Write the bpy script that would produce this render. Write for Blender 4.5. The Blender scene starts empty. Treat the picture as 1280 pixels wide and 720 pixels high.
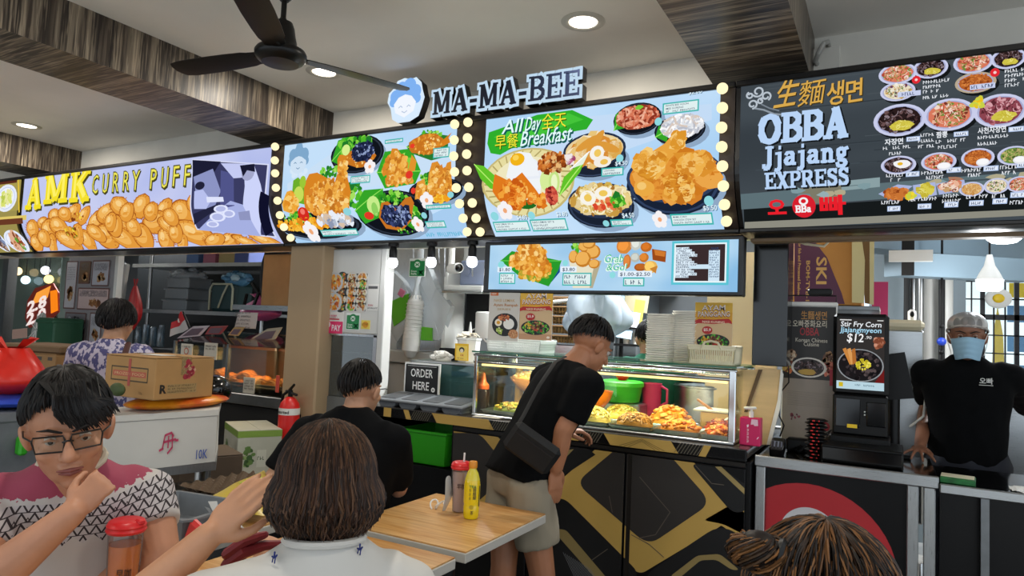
import bpy,math,random
from mathutils import Vector,Matrix,Quaternion,noise
from mathutils.geometry import tessellate_polygon
random.seed(7)
PI = math.pi
scene = bpy.context.scene
COL = scene.collection

# camera
cam_d = bpy.data.cameras.new('camera')
cam = bpy.data.objects.new('camera',cam_d)
COL.objects.link(cam)
cam_d.sensor_width = 36
cam_d.lens = 855 / 1280 * 36
cam_d.clip_start = 0.02
CX,CU,CF = (0.875111,0.481875,0.044466),(-0.008499,-0.076569,0.997028),(-0.483848,0.872888,0.062911)
cam.matrix_world = Matrix(((CX[0],CU[0],-CF[0],0),(CX[1],CU[1],-CF[1],0),(CX[2],CU[2],-CF[2],1.5),(0,0,0,1)))
scene.camera = cam

# world and exposure
world = bpy.data.worlds.new('sky')
scene.world = world
world.use_nodes = True
bg = world.node_tree.nodes['Background']
bg.inputs[0].default_value = (0.80,0.90,1.0,1)
bg.inputs[1].default_value = 1.4
scene.view_settings.view_transform = 'Standard'
scene.view_settings.look = 'None'
scene.view_settings.exposure = 0.0
scene.view_settings.gamma = 1.0
scene.cycles.max_bounces = 6
scene.cycles.diffuse_bounces = 3
scene.cycles.transparent_max_bounces = 12
scene.cycles.sample_clamp_indirect = 4.0
try:
 scene.cycles.use_denoising = True
except Exception:
 pass

# colours and materials
def c(h):
 h = h.lstrip('#')
 v = [int(h[i:i + 2],16) / 255 for i in (0,2,4)]
 return tuple(x / 12.92 if x <= .04045 else ((x + .055) / 1.055) ** 2.4 for x in v)

class V:
 """Tiny wrapper: arithmetic on shader sockets."""
 def __init__(s,nt,k): s.nt,s.k = nt,k
 def m(s,op,b=None,cc=None):
  n = s.nt.nodes.new('ShaderNodeMath'); n.operation = op
  for i,x in enumerate((s,b,cc)):
   if x is None: continue
   if isinstance(x,V): s.nt.links.new(x.k,n.inputs[i])
   else: n.inputs[i].default_value = x
  return V(s.nt,n.outputs[0])
 def __add__(s,o): return s.m('ADD',o)
 def __sub__(s,o): return s.m('SUBTRACT',o)
 def __mul__(s,o): return s.m('MULTIPLY',o)
 def __truediv__(s,o): return s.m('DIVIDE',o)
 def sin(s): return s.m('SINE')
 def abs(s): return s.m('ABSOLUTE')
 def fract(s): return s.m('FRACT')
 def floor(s): return s.m('FLOOR')
 def gt(s,o): return s.m('GREATER_THAN',o)
 def lt(s,o): return s.m('LESS_THAN',o)
 def tri(s,p): return s.m('PINGPONG',p)
 def max(s,o): return s.m('MAXIMUM',o)
 def min(s,o): return s.m('MINIMUM',o)
 def smooth(s,a,b):
  n = s.nt.nodes.new('ShaderNodeMapRange'); n.interpolation_type = 'SMOOTHSTEP'
  s.nt.links.new(s.k,n.inputs['Value']); n.inputs['From Min'].default_value = a; n.inputs['From Max'].default_value = b
  return V(s.nt,n.outputs[0])

class M:
 """A principled material with optional procedural colour."""
 def __init__(s,name,col='#808080',rough=.5,metal=0.,spec=.5,coat=0.,noise_=None,bump=None,emit=None,trans=0.,sub=0.,sheen=0.):
  s.m = bpy.data.materials.new(name); s.m.use_nodes = True
  s.nt = s.m.node_tree; s.b = s.nt.nodes['Principled BSDF']
  col = c(col) if isinstance(col,str) else col
  s.set('Base Color',(*col,1)); s.set('Roughness',rough); s.set('Metallic',metal)
  s.set('Specular IOR Level',spec); s.set('Coat Weight',coat); s.set('Transmission Weight',trans)
  if sheen: s.set('Sheen Weight',sheen)
  if sub: s.set('Subsurface Weight',sub); s.set('Subsurface Radius',(.012,.006,.004))
  if emit: s.set('Emission Color',(*c(emit[0]),1)); s.set('Emission Strength',emit[1])
  if noise_:
   sc,amt = noise_[:2]; stretch = noise_[2] if len(noise_) > 2 else (1,1,1)
   f = s.noise(sc,stretch,5)
   s.mixcol(f,tuple(max(0,x * (1 - amt)) for x in col),tuple(min(1,x * (1 + amt)) for x in col))
  if bump:
   s.bump(s.noise(bump[0],bump[2] if len(bump) > 2 else (1,1,1),4),bump[1])
 def set(s,k,v): s.b.inputs[k].default_value = v
 def link(s,k,v): s.nt.links.new(v.k if isinstance(v,V) else v,s.b.inputs[k])
 def coords(s,kind='Object',scale=(1,1,1)):
  t = s.nt.nodes.new('ShaderNodeTexCoord'); mp = s.nt.nodes.new('ShaderNodeMapping')
  mp.inputs['Scale'].default_value = scale
  s.nt.links.new(t.outputs[kind],mp.inputs[0]); return mp.outputs[0]
 def xyz(s,kind='Object',scale=(1,1,1)):
  n = s.nt.nodes.new('ShaderNodeSeparateXYZ'); s.nt.links.new(s.coords(kind,scale),n.inputs[0])
  return [V(s.nt,o) for o in n.outputs]
 def noise(s,sc,stretch=(1,1,1),detail=4):
  n = s.nt.nodes.new('ShaderNodeTexNoise'); n.inputs['Scale'].default_value = sc; n.inputs['Detail'].default_value = detail
  s.nt.links.new(s.coords('Object',stretch),n.inputs['Vector']); return V(s.nt,n.outputs[0])
 def mix(s,f,a,b):
  n = s.nt.nodes.new('ShaderNodeMix'); n.data_type = 'RGBA'
  for k,x in ((0,f),(6,a),(7,b)):
   if isinstance(x,V): s.nt.links.new(x.k,n.inputs[k])
   elif k == 0: n.inputs[0].default_value = x
   else: n.inputs[k].default_value = (*x,1)
  return V(s.nt,n.outputs[2])
 def mixcol(s,f,a,b):
  r = s.mix(f.smooth(.3,.7),a,b); s.link('Base Color',r); return r
 def bump(s,h,st,dist=.01):
  n = s.nt.nodes.new('ShaderNodeBump'); n.inputs['Strength'].default_value = st; n.inputs['Distance'].default_value = dist
  s.nt.links.new(h.k,n.inputs['Height']); s.nt.links.new(n.outputs[0],s.b.inputs['Normal'])
 def attr(s,name='Col'):
  n = s.nt.nodes.new('ShaderNodeAttribute'); n.attribute_name = name; return V(s.nt,n.outputs['Color'])

def emitter(name,col,st,sample=True):
 m = bpy.data.materials.new(name); m.use_nodes = True; nt = m.node_tree; nt.nodes.clear()
 e = nt.nodes.new('ShaderNodeEmission'); o = nt.nodes.new('ShaderNodeOutputMaterial'); nt.links.new(e.outputs[0],o.inputs[0])
 e.inputs[1].default_value = st
 if col is None:
  a = nt.nodes.new('ShaderNodeAttribute'); a.attribute_name = 'Col'; nt.links.new(a.outputs['Color'],e.inputs[0])
 else: e.inputs[0].default_value = (*c(col),1)
 if not sample: m.cycles.emission_sampling = 'NONE'
 return m

def clear_pane(name,tint='#ffffff',refl=.06,haze=0.,hazecol='#ffffff',rough=0.02):
 """Thin clear sheet: see-through with a faint gloss, optional milky film."""
 m = bpy.data.materials.new(name); m.use_nodes = True; nt = m.node_tree; nt.nodes.clear()
 t = nt.nodes.new('ShaderNodeBsdfTransparent'); t.inputs[0].default_value = (*c(tint),1)
 g = nt.nodes.new('ShaderNodeBsdfGlossy'); g.inputs['Roughness'].default_value = rough
 lw = nt.nodes.new('ShaderNodeFresnel'); lw.inputs[0].default_value = 1.45
 ad = nt.nodes.new('ShaderNodeMath'); ad.operation = 'MULTIPLY_ADD'; ad.inputs[1].default_value = .8; ad.inputs[2].default_value = refl - .035
 nt.links.new(lw.outputs[0],ad.inputs[0])
 mx = nt.nodes.new('ShaderNodeMixShader'); nt.links.new(ad.outputs[0],mx.inputs[0]); nt.links.new(t.outputs[0],mx.inputs[1]); nt.links.new(g.outputs[0],mx.inputs[2])
 out = nt.nodes.new('ShaderNodeOutputMaterial'); last = mx
 if haze:
  d = nt.nodes.new('ShaderNodeBsdfDiffuse'); d.inputs[0].default_value = (*c(hazecol),1)
  m2 = nt.nodes.new('ShaderNodeMixShader'); m2.inputs[0].default_value = haze
  nt.links.new(mx.outputs[0],m2.inputs[1]); nt.links.new(d.outputs[0],m2.inputs[2]); last = m2
 nt.links.new(last.outputs[0],out.inputs[0])
 return m

# geometry
def rotm(axis,a): return Matrix.Rotation(a,3,axis)
def basis(d,up=(0,0,1)):
 d = Vector(d).normalized(); up = Vector(up)
 if abs(d.dot(up)) > .98: up = Vector((1,0,0))
 x = up.cross(d).normalized(); y = d.cross(x); return x,y,d

class G:
 """Collects faces; mk() turns it into one mesh object."""
 def __init__(s): s.v,s.f,s.mi,s.col = [],[],[],{}
 def add(s,vs,fs,mi=0,col=None):
  n = len(s.v); s.v += [tuple(v) for v in vs]
  for f in fs:
   if col is not None: s.col[len(s.f)] = col
   s.f.append(tuple(i + n for i in f)); s.mi.append(mi)
  return s
 def box(s,ctr,size,rot=None,bev=0.,mi=0,col=None,taper=None):
  hx,hy,hz = (x / 2 for x in size); b = min(bev,hx * .95,hy * .95,hz * .95); vs,idx = [],{}
  for sx in (-1,1):
   for sy in (-1,1):
    for sz in (-1,1):
     tp = (taper if taper and sz > 0 else 1)
     for k,(a,bb,cc) in enumerate(((0,b,b),(b,0,b),(b,b,0)) if b else ((0,0,0),)):
      idx[sx,sy,sz,k] = len(vs); vs.append(Vector((sx * (hx * tp - a),sy * (hy * tp - bb),sz * (hz - cc))))
  fs = []
  def g(sx,sy,sz,k): return idx[sx,sy,sz,k if b else 0]
  for sg in (-1,1):
   fx = [g(sg,-1,-1,0),g(sg,1,-1,0),g(sg,1,1,0),g(sg,-1,1,0)]
   fy = [g(-1,sg,-1,1),g(-1,sg,1,1),g(1,sg,1,1),g(1,sg,-1,1)]
   fz = [g(-1,-1,sg,2),g(1,-1,sg,2),g(1,1,sg,2),g(-1,1,sg,2)]
   for q in (fx,fy,fz): fs.append(q if sg > 0 else q[::-1])
  if b:
   for sy in (-1,1):
    for sz in (-1,1):
     q = [g(-1,sy,sz,1),g(1,sy,sz,1),g(1,sy,sz,2),g(-1,sy,sz,2)]; fs.append(q if sy * sz > 0 else q[::-1])
   for sx in (-1,1):
    for sz in (-1,1):
     q = [g(sx,-1,sz,2),g(sx,1,sz,2),g(sx,1,sz,0),g(sx,-1,sz,0)]; fs.append(q if sx * sz > 0 else q[::-1])
   for sx in (-1,1):
    for sy in (-1,1):
     q = [g(sx,sy,-1,0),g(sx,sy,1,0),g(sx,sy,1,1),g(sx,sy,-1,1)]; fs.append(q if sx * sy > 0 else q[::-1])
     for sz in (-1,1):
      t = [g(sx,sy,sz,0),g(sx,sy,sz,1),g(sx,sy,sz,2)]; fs.append(t if sx * sy * sz > 0 else t[::-1])
  ctr = Vector(ctr)
  return s.add([ctr + (rot @ v if rot else v) for v in vs],fs,mi,col)
 def lathe(s,ctr,prof,n=16,d=(0,0,1),mi=0,col=None,sx=1.,sy=1.,cap=True,rot=0.):
  ctr = Vector(ctr); x,y,z = basis(d); vs = []
  if tuple(d) == (0,0,1): x,y = Vector((1,0,0)),Vector((0,1,0))
  for r,h in prof:
   for i in range(n):
    a = rot + 2 * PI * i / n; vs.append(ctr + x * (r * math.cos(a) * sx) + y * (r * math.sin(a) * sy) + z * h)
  fs = [(k * n + i,k * n + (i + 1) % n,(k + 1) * n + (i + 1) % n,(k + 1) * n + i) for k in range(len(prof) - 1) for i in range(n)]
  if cap: fs += [tuple(range(n))[::-1],tuple(range((len(prof) - 1) * n,len(prof) * n))]
  return s.add(vs,fs,mi,col)
 def cyl(s,p0,p1,r0,r1=None,n=12,mi=0,col=None):
  p0,p1 = Vector(p0),Vector(p1); d = p1 - p0
  return s.lathe(p0,[(r0,0),(r0 if r1 is None else r1,d.length)],n,d,mi,col)
 def tube(s,pts,r,n=8,mi=0,col=None,round_=True,flat=1.,up=(0,0,1),close=False):
  pts = [Vector(p) for p in pts]; rr = list(r) if isinstance(r,(list,tuple)) else [r] * len(pts); vs = []
  if round_ and not close:
   d0 = (pts[0] - pts[1]).normalized(); d1 = (pts[-1] - pts[-2]).normalized()
   pts = [pts[0] + d0 * rr[0] * .95,pts[0] + d0 * rr[0] * .65] + pts + [pts[-1] + d1 * rr[-1] * .65,pts[-1] + d1 * rr[-1] * .95]
   rr = [rr[0] * .3,rr[0] * .76] + rr + [rr[-1] * .76,rr[-1] * .3]
  N = len(pts); px = None
  for i,p in enumerate(pts):
   if close: d = pts[(i + 1) % N] - pts[i - 1]
   else: d = pts[min(i + 1,N - 1)] - pts[max(i - 1,0)]
   d = d.normalized() if d.length > 1e-9 else Vector((0,0,1))
   if px is None: px = basis(d,up)[0]
   px = (px - d * px.dot(d))
   px = px.normalized() if px.length > 1e-6 else basis(d,up)[0]
   py = d.cross(px)
   for k in range(n):
    a = 2 * PI * k / n; vs.append(p + px * (math.cos(a) * rr[i]) + py * (math.sin(a) * rr[i] * flat))
  L = N if close else N - 1
  fs = [(i * n + k,i * n + (k + 1) % n,((i + 1) % N) * n + (k + 1) % n,((i + 1) % N) * n + k) for i in range(L) for k in range(n)]
  if not close: fs += [tuple(range(n))[::-1],tuple(range((N - 1) * n,N * n))]
  return s.add(vs,fs,mi,col)
 def ell(s,ctr,r,R=None,n=16,m=10,mi=0,col=None):
  ctr = Vector(ctr); r = (r,r,r) if isinstance(r,(int,float)) else r; vs = []
  for j in range(1,m):
   t = PI * j / m
   for i in range(n):
    a = 2 * PI * i / n; v = Vector((r[0] * math.sin(t) * math.cos(a),r[1] * math.sin(t) * math.sin(a),-r[2] * math.cos(t))); vs.append(ctr + (R @ v if R else v))
  b = Vector((0,0,-r[2])); t_ = Vector((0,0,r[2])); vs += [ctr + (R @ b if R else b),ctr + (R @ t_ if R else t_)]
  fs = [(j * n + i,j * n + (i + 1) % n,(j + 1) * n + (i + 1) % n,(j + 1) * n + i) for j in range(m - 2) for i in range(n)]
  B,T = (m - 1) * n,(m - 1) * n + 1
  fs += [(B,(i + 1) % n,i) for i in range(n)] + [(T,(m - 2) * n + i,(m - 2) * n + (i + 1) % n) for i in range(n)]
  return s.add(vs,fs,mi,col)
 def loft(s,rings,mi=0,cap=True,col=None):
  n = len(rings[0]); vs = [v for r in rings for v in r]
  fs = [(k * n + i,k * n + (i + 1) % n,(k + 1) * n + (i + 1) % n,(k + 1) * n + i) for k in range(len(rings) - 1) for i in range(n)]
  if cap: fs += [tuple(range(n))[::-1],tuple(range((len(rings) - 1) * n,len(rings) * n))]
  return s.add(vs,fs,mi,col)
 def prism(s,pts,off,mi=0,col=None):
  """Polygon (3-D points, planar) pushed along the vector off."""
  pts = [Vector(p) for p in pts]; off = Vector(off); n = len(pts)
  nrm = Vector((0,0,0))
  for i in range(n): nrm += pts[i].cross(pts[(i + 1) % n])
  if nrm.dot(off) > 0: pts = pts[::-1]
  tr = tessellate_polygon([pts]); vs = pts + [p + off for p in pts]
  fs = []
  for t in tr:
   a,b,d = (pts[i] for i in t)
   t = tuple(t) if (b - a).cross(d - a).dot(off) < 0 else tuple(t)[::-1]
   fs += [t,tuple(i + n for i in t[::-1])]
  fs += [(i,i + n,(i + 1) % n + n,(i + 1) % n) for i in range(n)]
  return s.add(vs,fs,mi,col)
 def sheet(s,fn,nu,nv,mi=0,col=None):
  vs = [fn(i / nu,j / nv) for j in range(nv + 1) for i in range(nu + 1)]
  return s.add(vs,[(j * (nu + 1) + i,j * (nu + 1) + i + 1,(j + 1) * (nu + 1) + i + 1,(j + 1) * (nu + 1) + i) for j in range(nv) for i in range(nu)],mi,col)

ORIG = {}
def root_of(o):
 while o.parent: o = o.parent
 return o
def mk(name,g,mats,par=None,smooth=38,local=False,label=None):
 """One mesh object; world coordinates unless local."""
 me = bpy.data.meshes.new(name)
 sh = Vector((0,0,0)) if (par is None or local) else ORIG.get(root_of(par).name,Vector((0,0,0)))
 me.from_pydata([(v[0] - sh.x,v[1] - sh.y,v[2] - sh.z) for v in g.v],[],g.f)
 mats = mats if isinstance(mats,(list,tuple)) else [mats]
 for m in mats: me.materials.append(m.m if isinstance(m,M) else m)
 if any(g.mi): me.polygons.foreach_set('material_index',g.mi)
 if g.col:
  ca = me.color_attributes.new(name='Col',type='FLOAT_COLOR',domain='CORNER'); buf = []
  for i,f in enumerate(g.f):
   k = g.col.get(i,(.5,.5,.5)); buf += [k[0],k[1],k[2],1.] * len(f)
  ca.data.foreach_set('color',buf)
 me.update()
 if smooth:
  me.polygons.foreach_set('use_smooth',[True] * len(me.polygons))
  me.set_sharp_from_angle(angle=math.radians(smooth))
 o = bpy.data.objects.new(name,me); COL.objects.link(o)
 if par: o.parent = par
 if label: o['label'] = label
 return o
def tag(o,label,cat,group=None,kind=None):
 o['label'] = label; o['category'] = cat
 if group: o['group'] = group
 if kind: o['kind'] = kind
 return o
def thing(name,label,cat,loc=(0,0,0),rz=0.,group=None):
 o = bpy.data.objects.new(name,None); COL.objects.link(o); o.empty_display_size = .05
 o.location = loc; o.rotation_euler = (0,0,rz); ORIG[o.name] = Vector(loc)
 return tag(o,label,cat,group)
def struct(name,g,m,par=None,smooth=0):
 o = mk(name,g,m,par,smooth)
 if not par: o['kind'] = 'structure'
 return o
def dup(root,loc,rz=None,label=None):
 r = root.copy(); COL.objects.link(r); r.location = loc; ORIG[r.name] = Vector(loc)
 if rz is not None: r.rotation_euler = (0,0,rz)
 if label: r['label'] = label
 for ch in list(root.children):
  k = ch.copy(); COL.objects.link(k); k.parent = r
  for gch in list(ch.children):
   d = gch.copy(); COL.objects.link(d); d.parent = k
 return r
def remesh(o,vox,sm=3,fac=.5):
 """Fuse overlapping closed shells into one continuous skin."""
 m = o.modifiers.new('r','REMESH'); m.mode = 'VOXEL'; m.voxel_size = vox
 if sm: q = o.modifiers.new('s','SMOOTH'); q.factor = fac; q.iterations = sm
 dg = bpy.context.evaluated_depsgraph_get(); dg.update()
 me = bpy.data.meshes.new_from_object(o.evaluated_get(dg)); mats = list(o.data.materials)
 o.modifiers.clear(); old = o.data; o.data = me; bpy.data.meshes.remove(old)
 me.materials.clear()
 for k in mats: me.materials.append(k)
 me.polygons.foreach_set('use_smooth',[True] * len(me.polygons)); me.polygons.foreach_set('material_index',[0] * len(me.polygons))
 return o
def wrinkle(o,amp,sc,stretch=(1,1,1),seed=0):
 me = o.data; off = Vector((seed * 7.3,seed * 3.1,0))
 for v in me.vertices:
  p = Vector((v.co.x * stretch[0],v.co.y * stretch[1],v.co.z * stretch[2])) * sc + off
  v.co += v.normal * (amp * (1 - abs(noise.noise(p)) * 3.2 + .4 * noise.noise(p * 2.3)))
 me.update(); return o

# flat print (posters, lit menu panels)
_tc = {}
_cu = bpy.data.curves.new('lettering','FONT'); _cu.resolution_u = 2; _co = bpy.data.objects.new('lettering',_cu)
def glyphs(s,bold=0.):
 k = (s,bold)
 if k not in _tc:
  _cu.body = s; _cu.offset = bold; me = _co.to_mesh()
  vs = [(v.co.x,v.co.y) for v in me.vertices]; fs = [tuple(p.vertices) for p in me.polygons]; _co.to_mesh_clear()
  _tc[k] = (vs,fs,max([v[0] for v in vs] or [0]))
 return _tc[k]
def clip(poly,z,keep_above):
 out = []
 for i in range(len(poly)):
  a,b = poly[i - 1],poly[i]; ia = (a[1] >= z) == keep_above or a[1] == z; ib = (b[1] >= z) == keep_above or b[1] == z
  if ia != ib:
   t = (z - a[1]) / (b[1] - a[1]); out.append((a[0] + t * (b[0] - a[0]),z))
  if ib: out.append(b)
 return out
class Pr:
 """Print on a surface: coordinates (x, z) on it, thin layers stacked outwards."""
 def __init__(s,surf,bands=(),lay=.0006,rng=None,zr=None):
  s.zr = zr
  s.surf,s.bands,s.lay,s.g,s.r = surf,sorted(bands),lay,G(),rng or random.Random(len(bpy.data.meshes))
 def _emit(s,p,col,lv):
  if len(p) < 3: return
  col = c(col) if isinstance(col,str) else col
  if s.zr:
   p = clip(p,s.zr[0],True)
   if len(p) > 2: p = clip(p,s.zr[1],False)
   if len(p) < 3: return
  parts = [p]
  for b in s.bands:
   nx = []
   for q in parts:
    lo,hi = min(k[1] for k in q),max(k[1] for k in q)
    if lo < b - 1e-6 < hi - 2e-6: nx += [clip(q,b,False),clip(q,b,True)]
    else: nx.append(q)
   parts = nx
  for q in parts:
   if len(q) >= 3: s.g.add([s.surf(x,z,lv * s.lay) for x,z in q],[tuple(range(len(q)))],0,col)
 def poly(s,pts,col,lv=1):
  pts = list(pts)
  a = sum(pts[i - 1][0] * pts[i][1] - pts[i][0] * pts[i - 1][1] for i in range(len(pts)))
  if a < 0: pts = pts[::-1]
  if len(pts) <= 4 and s._convex(pts): return s._emit(pts,col,lv)
  for t in tessellate_polygon([[Vector((x,z,0)) for x,z in pts]]):
   q = [pts[i] for i in t]
   if (q[1][0] - q[0][0]) * (q[2][1] - q[0][1]) - (q[1][1] - q[0][1]) * (q[2][0] - q[0][0]) < 0: q = q[::-1]
   s._emit(q,col,lv)
 def _convex(s,p):
  n = len(p)
  return all((p[(i + 1) % n][0] - p[i][0]) * (p[(i + 2) % n][1] - p[i][1]) - (p[(i + 1) % n][1] - p[i][1]) * (p[(i + 2) % n][0] - p[i][0]) > -1e-12 for i in range(n))
 def rect(s,x0,z0,x1,z1,col,lv=1): s.poly([(x0,z0),(x1,z0),(x1,z1),(x0,z1)],col,lv)
 def ell(s,e,col,lv=1,n=16,jag=0.,rot=0.,k=1.,a0=0.,a1=2 * PI,off=(0,0)):
  x,z,rx,rz = e; pts = []; full = a1 - a0 > 6.28
  for i in range(n + (0 if full else 1)):
   a = a0 + (a1 - a0) * i / n; q = k * (1 + (s.r.uniform(-jag,jag) if jag else 0))
   u,w = rx * q * math.cos(a),rz * q * math.sin(a)
   pts.append((x + off[0] * rx + u * math.cos(rot) - w * math.sin(rot),z + off[1] * rz + u * math.sin(rot) + w * math.cos(rot)))
  if full: 
   for i in range(n): s._emit([(x + off[0] * rx,z + off[1] * rz),pts[i],pts[(i + 1) % n]],col,lv)
  else: s.poly(pts,col,lv)
 def line(s,pts,w,col,lv=1,closed=False):
  pts = list(pts) + ([pts[0]] if closed else [])
  for (x0,z0),(x1,z1) in zip(pts,pts[1:]):
   L = math.hypot(x1 - x0,z1 - z0) or 1; nx,nz = -(z1 - z0) / L * w / 2,(x1 - x0) / L * w / 2
   ex,ez = (x1 - x0) / L * w * .25,(z1 - z0) / L * w * .25
   s._emit([(x0 - nx - ex,z0 - nz - ez),(x1 - nx + ex,z1 - nz + ez),(x1 + nx + ex,z1 + nz + ez),(x0 + nx - ex,z0 + nz - ez)][::1],col,lv)
 def text(s,t,x,z,h,col,lv=1,bold=0.,align='l',w=None,shear=0.,tilt=0.):
  vs,fs,wd = glyphs(t,bold); k = h / .72; kx = k if w is None else w / max(wd,.01)
  x0 = x - (0 if align == 'l' else wd * kx / 2 if align == 'c' else wd * kx)
  for f in fs:
   q = [(x0 + vs[i][0] * kx + shear * vs[i][1] * k,z + vs[i][1] * k + tilt * vs[i][0] * kx) for i in f]
   if sum(q[i - 1][0] * q[i][1] - q[i][0] * q[i - 1][1] for i in range(len(q))) < 0: q = q[::-1]
   s._emit(q,col,lv)
  return s
 def frame(s,x0,z0,x1,z1,w,col,lv=1):
  s.line([(x0,z0),(x1,z0),(x1,z1),(x0,z1)],w,col,lv,True)
 def inside(s,e,k=1.):
  r,a = math.sqrt(s.r.random()) * k,s.r.random() * 2 * PI
  return e[0] + e[2] * r * math.cos(a),e[1] + e[3] * r * math.sin(a)
 def blobs(s,e,n,pal,size,lv,k=.9,jag=.25,sq=1.,nn=7):
  for i in range(int(n * 1.35)):
   x,z = s.inside(e,k); q = size * s.r.uniform(.45,1.1)
   s.ell((x,z,q,q * sq * s.r.uniform(.6,1.1)),s.r.choice(pal),lv + (i % 5) * .25,nn,jag,s.r.uniform(0,3))
 def noodles(s,e,n,pal,w,lv,L=.5,k=.85,curl=1.5):
  for i in range(n):
   x,z = s.inside(e,k); a = s.r.uniform(0,2 * PI); cv = s.r.uniform(-curl,curl); st = L * min(e[2],e[3]) / 4; pts = [(x,z)]
   for _ in range(4):
    x += math.cos(a) * st; z += math.sin(a) * st; a += cv / 2
    if ((x - e[0]) / e[2]) ** 2 + ((z - e[1]) / e[3]) ** 2 > 1: break
    pts.append((x,z))
   s.line(pts,w,s.r.choice(pal),lv + (i % 6) * .2)
 def fake(s,x0,z,x1,h,col,lv=1,gap=.35):
  """A line of lettering too small to read: short strokes."""
  x = x0
  while x < x1:
   w = h * s.r.uniform(.3,.6)
   if s.r.random() > .15:
    s.line([(x,z),(x,z + h)],h * .2,col,lv); s.line([(x,z + h * s.r.choice((0,.5,1))),(x + w,z + h * s.r.choice((0,.5,1)))],h * .2,col,lv)
   x += w + h * gap
 def mk(s,name,m,par=None,label=None): return mk(name,s.g,m,par,0,label=label)

# shared materials
m_ceil = M('ceiling_paint','#f3efe7',.85,noise_=(1.5,.04))
m_wallw = M('white_wall_paint','#e4e0d6',.8,noise_=(2.5,.05))
m_wallg = M('grey_wall_paint','#7d8286',.8,noise_=(2.5,.06))
m_dark = M('dark_interior','#1c1d1e',.7)
m_black = M('black_plastic','#080809',.42,spec=.3,noise_=(40,.15))
m_blackgloss = M('black_gloss','#070708',.12,spec=.6)
m_white = M('white_plastic','#e4e3de',.4)
m_cream = M('cream_plastic','#e8dfc0',.42)
m_grey = M('grey_plastic','#6d7277',.45,noise_=(20,.06))
m_chrome = M('chrome','#d5d7d8',.12,1.)
m_wire = M('dark_wire','#2a2a2c',.4,.8)
m_red = M('red_plastic','#d21f1c',.35)
m_green = M('green_plastic','#31a51c',.38)
m_pink = M('magenta_plastic','#d0185f',.38)
m_yellow = M('yellow_plastic','#f0c818',.4)
m_clear = clear_pane('clear_glass','#f6fbf8',.045)
m_film = clear_pane('plastic_film','#ffffff',.10,.42,'#e6ecee',.15)
m_print = M('ink_print',rough=.45); m_print.link('Base Color',m_print.attr())
m_lit = emitter('backlit_ink',None,1.0,False)
m_tube = emitter('lamp_tube','#f4f8ff',9.0,False)

def steel(name,scale=(1.2,60,90),rough=.28,tint='#b9bcbd',bump=.015):
 m = M(name,tint,rough,1.)
 f = m.noise(9,scale,3); m.mixcol(f,tuple(x * .93 for x in c(tint)),tuple(min(1,x * 1.05) for x in c(tint)))
 m.link('Roughness',f.m('MULTIPLY_ADD',.12,rough - .05)); m.bump(f,bump); return m
m_steel = steel('brushed_steel')
m_steelv = steel('brushed_steel_upright',(40,40,1.5))
m_steeld = steel('worn_dark_steel',(3,30,3),.38,'#85888a')

def laminate(name,axis):
 """Dark wood laminate with pale irregular streaks across the beam."""
 m = M(name,'#3a322b',.38,spec=.4)
 st = [6,6,6]; st[axis] = 0.25
 st = tuple(st)
 a = m.noise(7,st,3); b = m.noise(19,st,2); d = m.noise(2.2,st,2)
 k = (a.smooth(.45,.62) * .55 + b.smooth(.5,.62) * .6) * d.smooth(.25,.6)
 base = m.mix(m.noise(4,st,2).smooth(.3,.7),c('#2b2420'),c('#4a3f36'))
 m.link('Base Color',m.mix(k.min(1.),base,c('#a3947f'))); m.bump(b,.05); return m
m_lam_v = laminate('wood_laminate_upright',2)
m_lam_h = laminate('wood_laminate_flat',0)

m_floor = M('grey_floor_tile','#6a6865',.35,noise_=(3,.14),bump=(30,.05))
m_kfloor = M('kitchen_floor','#bcb6ac',.5,noise_=(5,.15))
m_beige = M('beige_column_paint','#a68e6e',.6,noise_=(2,.05),bump=(25,.04))

def board(ctr,size,**k): return G().box(ctr,size,**k)

# setting
fl = struct('floor',board((-5,1.5,-.05),(22,14,.1)),m_kfloor)
tl = G()
tile = mk('floor_tile',board((0,0,0),(.594,.594,.012),bev=.003),m_floor,fl,0)
tile.location = (-1.5,2.9,.004)
for i in range(9):
 for j in range(6):
  if (i,j) == (4,3): continue
  t = tile.copy(); COL.objects.link(t); t.location = (-1.5 + (i - 4) * .6,2.9 + (j - 3) * .6,.004)
struct('ceiling',board((-5.3,.2,3.13),(15.5,8.4,.1)),m_ceil)
for k,(x0,x1) in enumerate(((-4.15,-3.68),(-.81,-.353),(-7.47,-7.0))):
 g = G().box(((x0 + x1) / 2,-.03,2.948),(x1 - x0,7.56,.264))
 for i in range(len(g.f)):
  zs = [g.v[q][2] for q in g.f[i]]
  if max(zs) < 2.85: g.mi[i] = 1
 struct('trim_%d' % (k + 1),g,[m_lam_v,m_lam_h])
struct('wall_front',G().box((-6.2,3.85,2.58),(12.6,.2,1.04)).box((1.85,3.85,2.58),(3.5,.2,1.04)),m_wallw)
g = board((-.30,3.735,2.90),(.14,.05,.22),bev=.004)
struct('trim_4',g,m_wallw)
g = G().tube([(-.335,3.73,2.93),(-.34,3.66,2.925),(-.325,3.63,2.95),(-.30,3.63,3.0),(-.285,3.67,3.02),(-.285,3.74,3.02)],.012,8)
tag(mk('conduit_loop',g,M('conduit_grey','#b7b5ae',.4)),'short grey conduit loop poking from the white wall beside the right beam','conduit')
struct('wall_left',board((-12.6,.5,1.5),(.2,13,3.2)),m_wallg)  # extended out of view to keep bright sky out of glass reflections
struct('wall_back',board((-6.4,6.7,1.5),(12.4,.2,3.2)),m_wallg)
struct('wall_right',board((2.6,5.6,1.5),(.2,3.9,3.2)),m_wallw)
struct('trim_5',board((-3.61,3.75,1.12),(.325,.5,2.3),bev=.012),m_beige)          # beige pillar between the stalls
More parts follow.
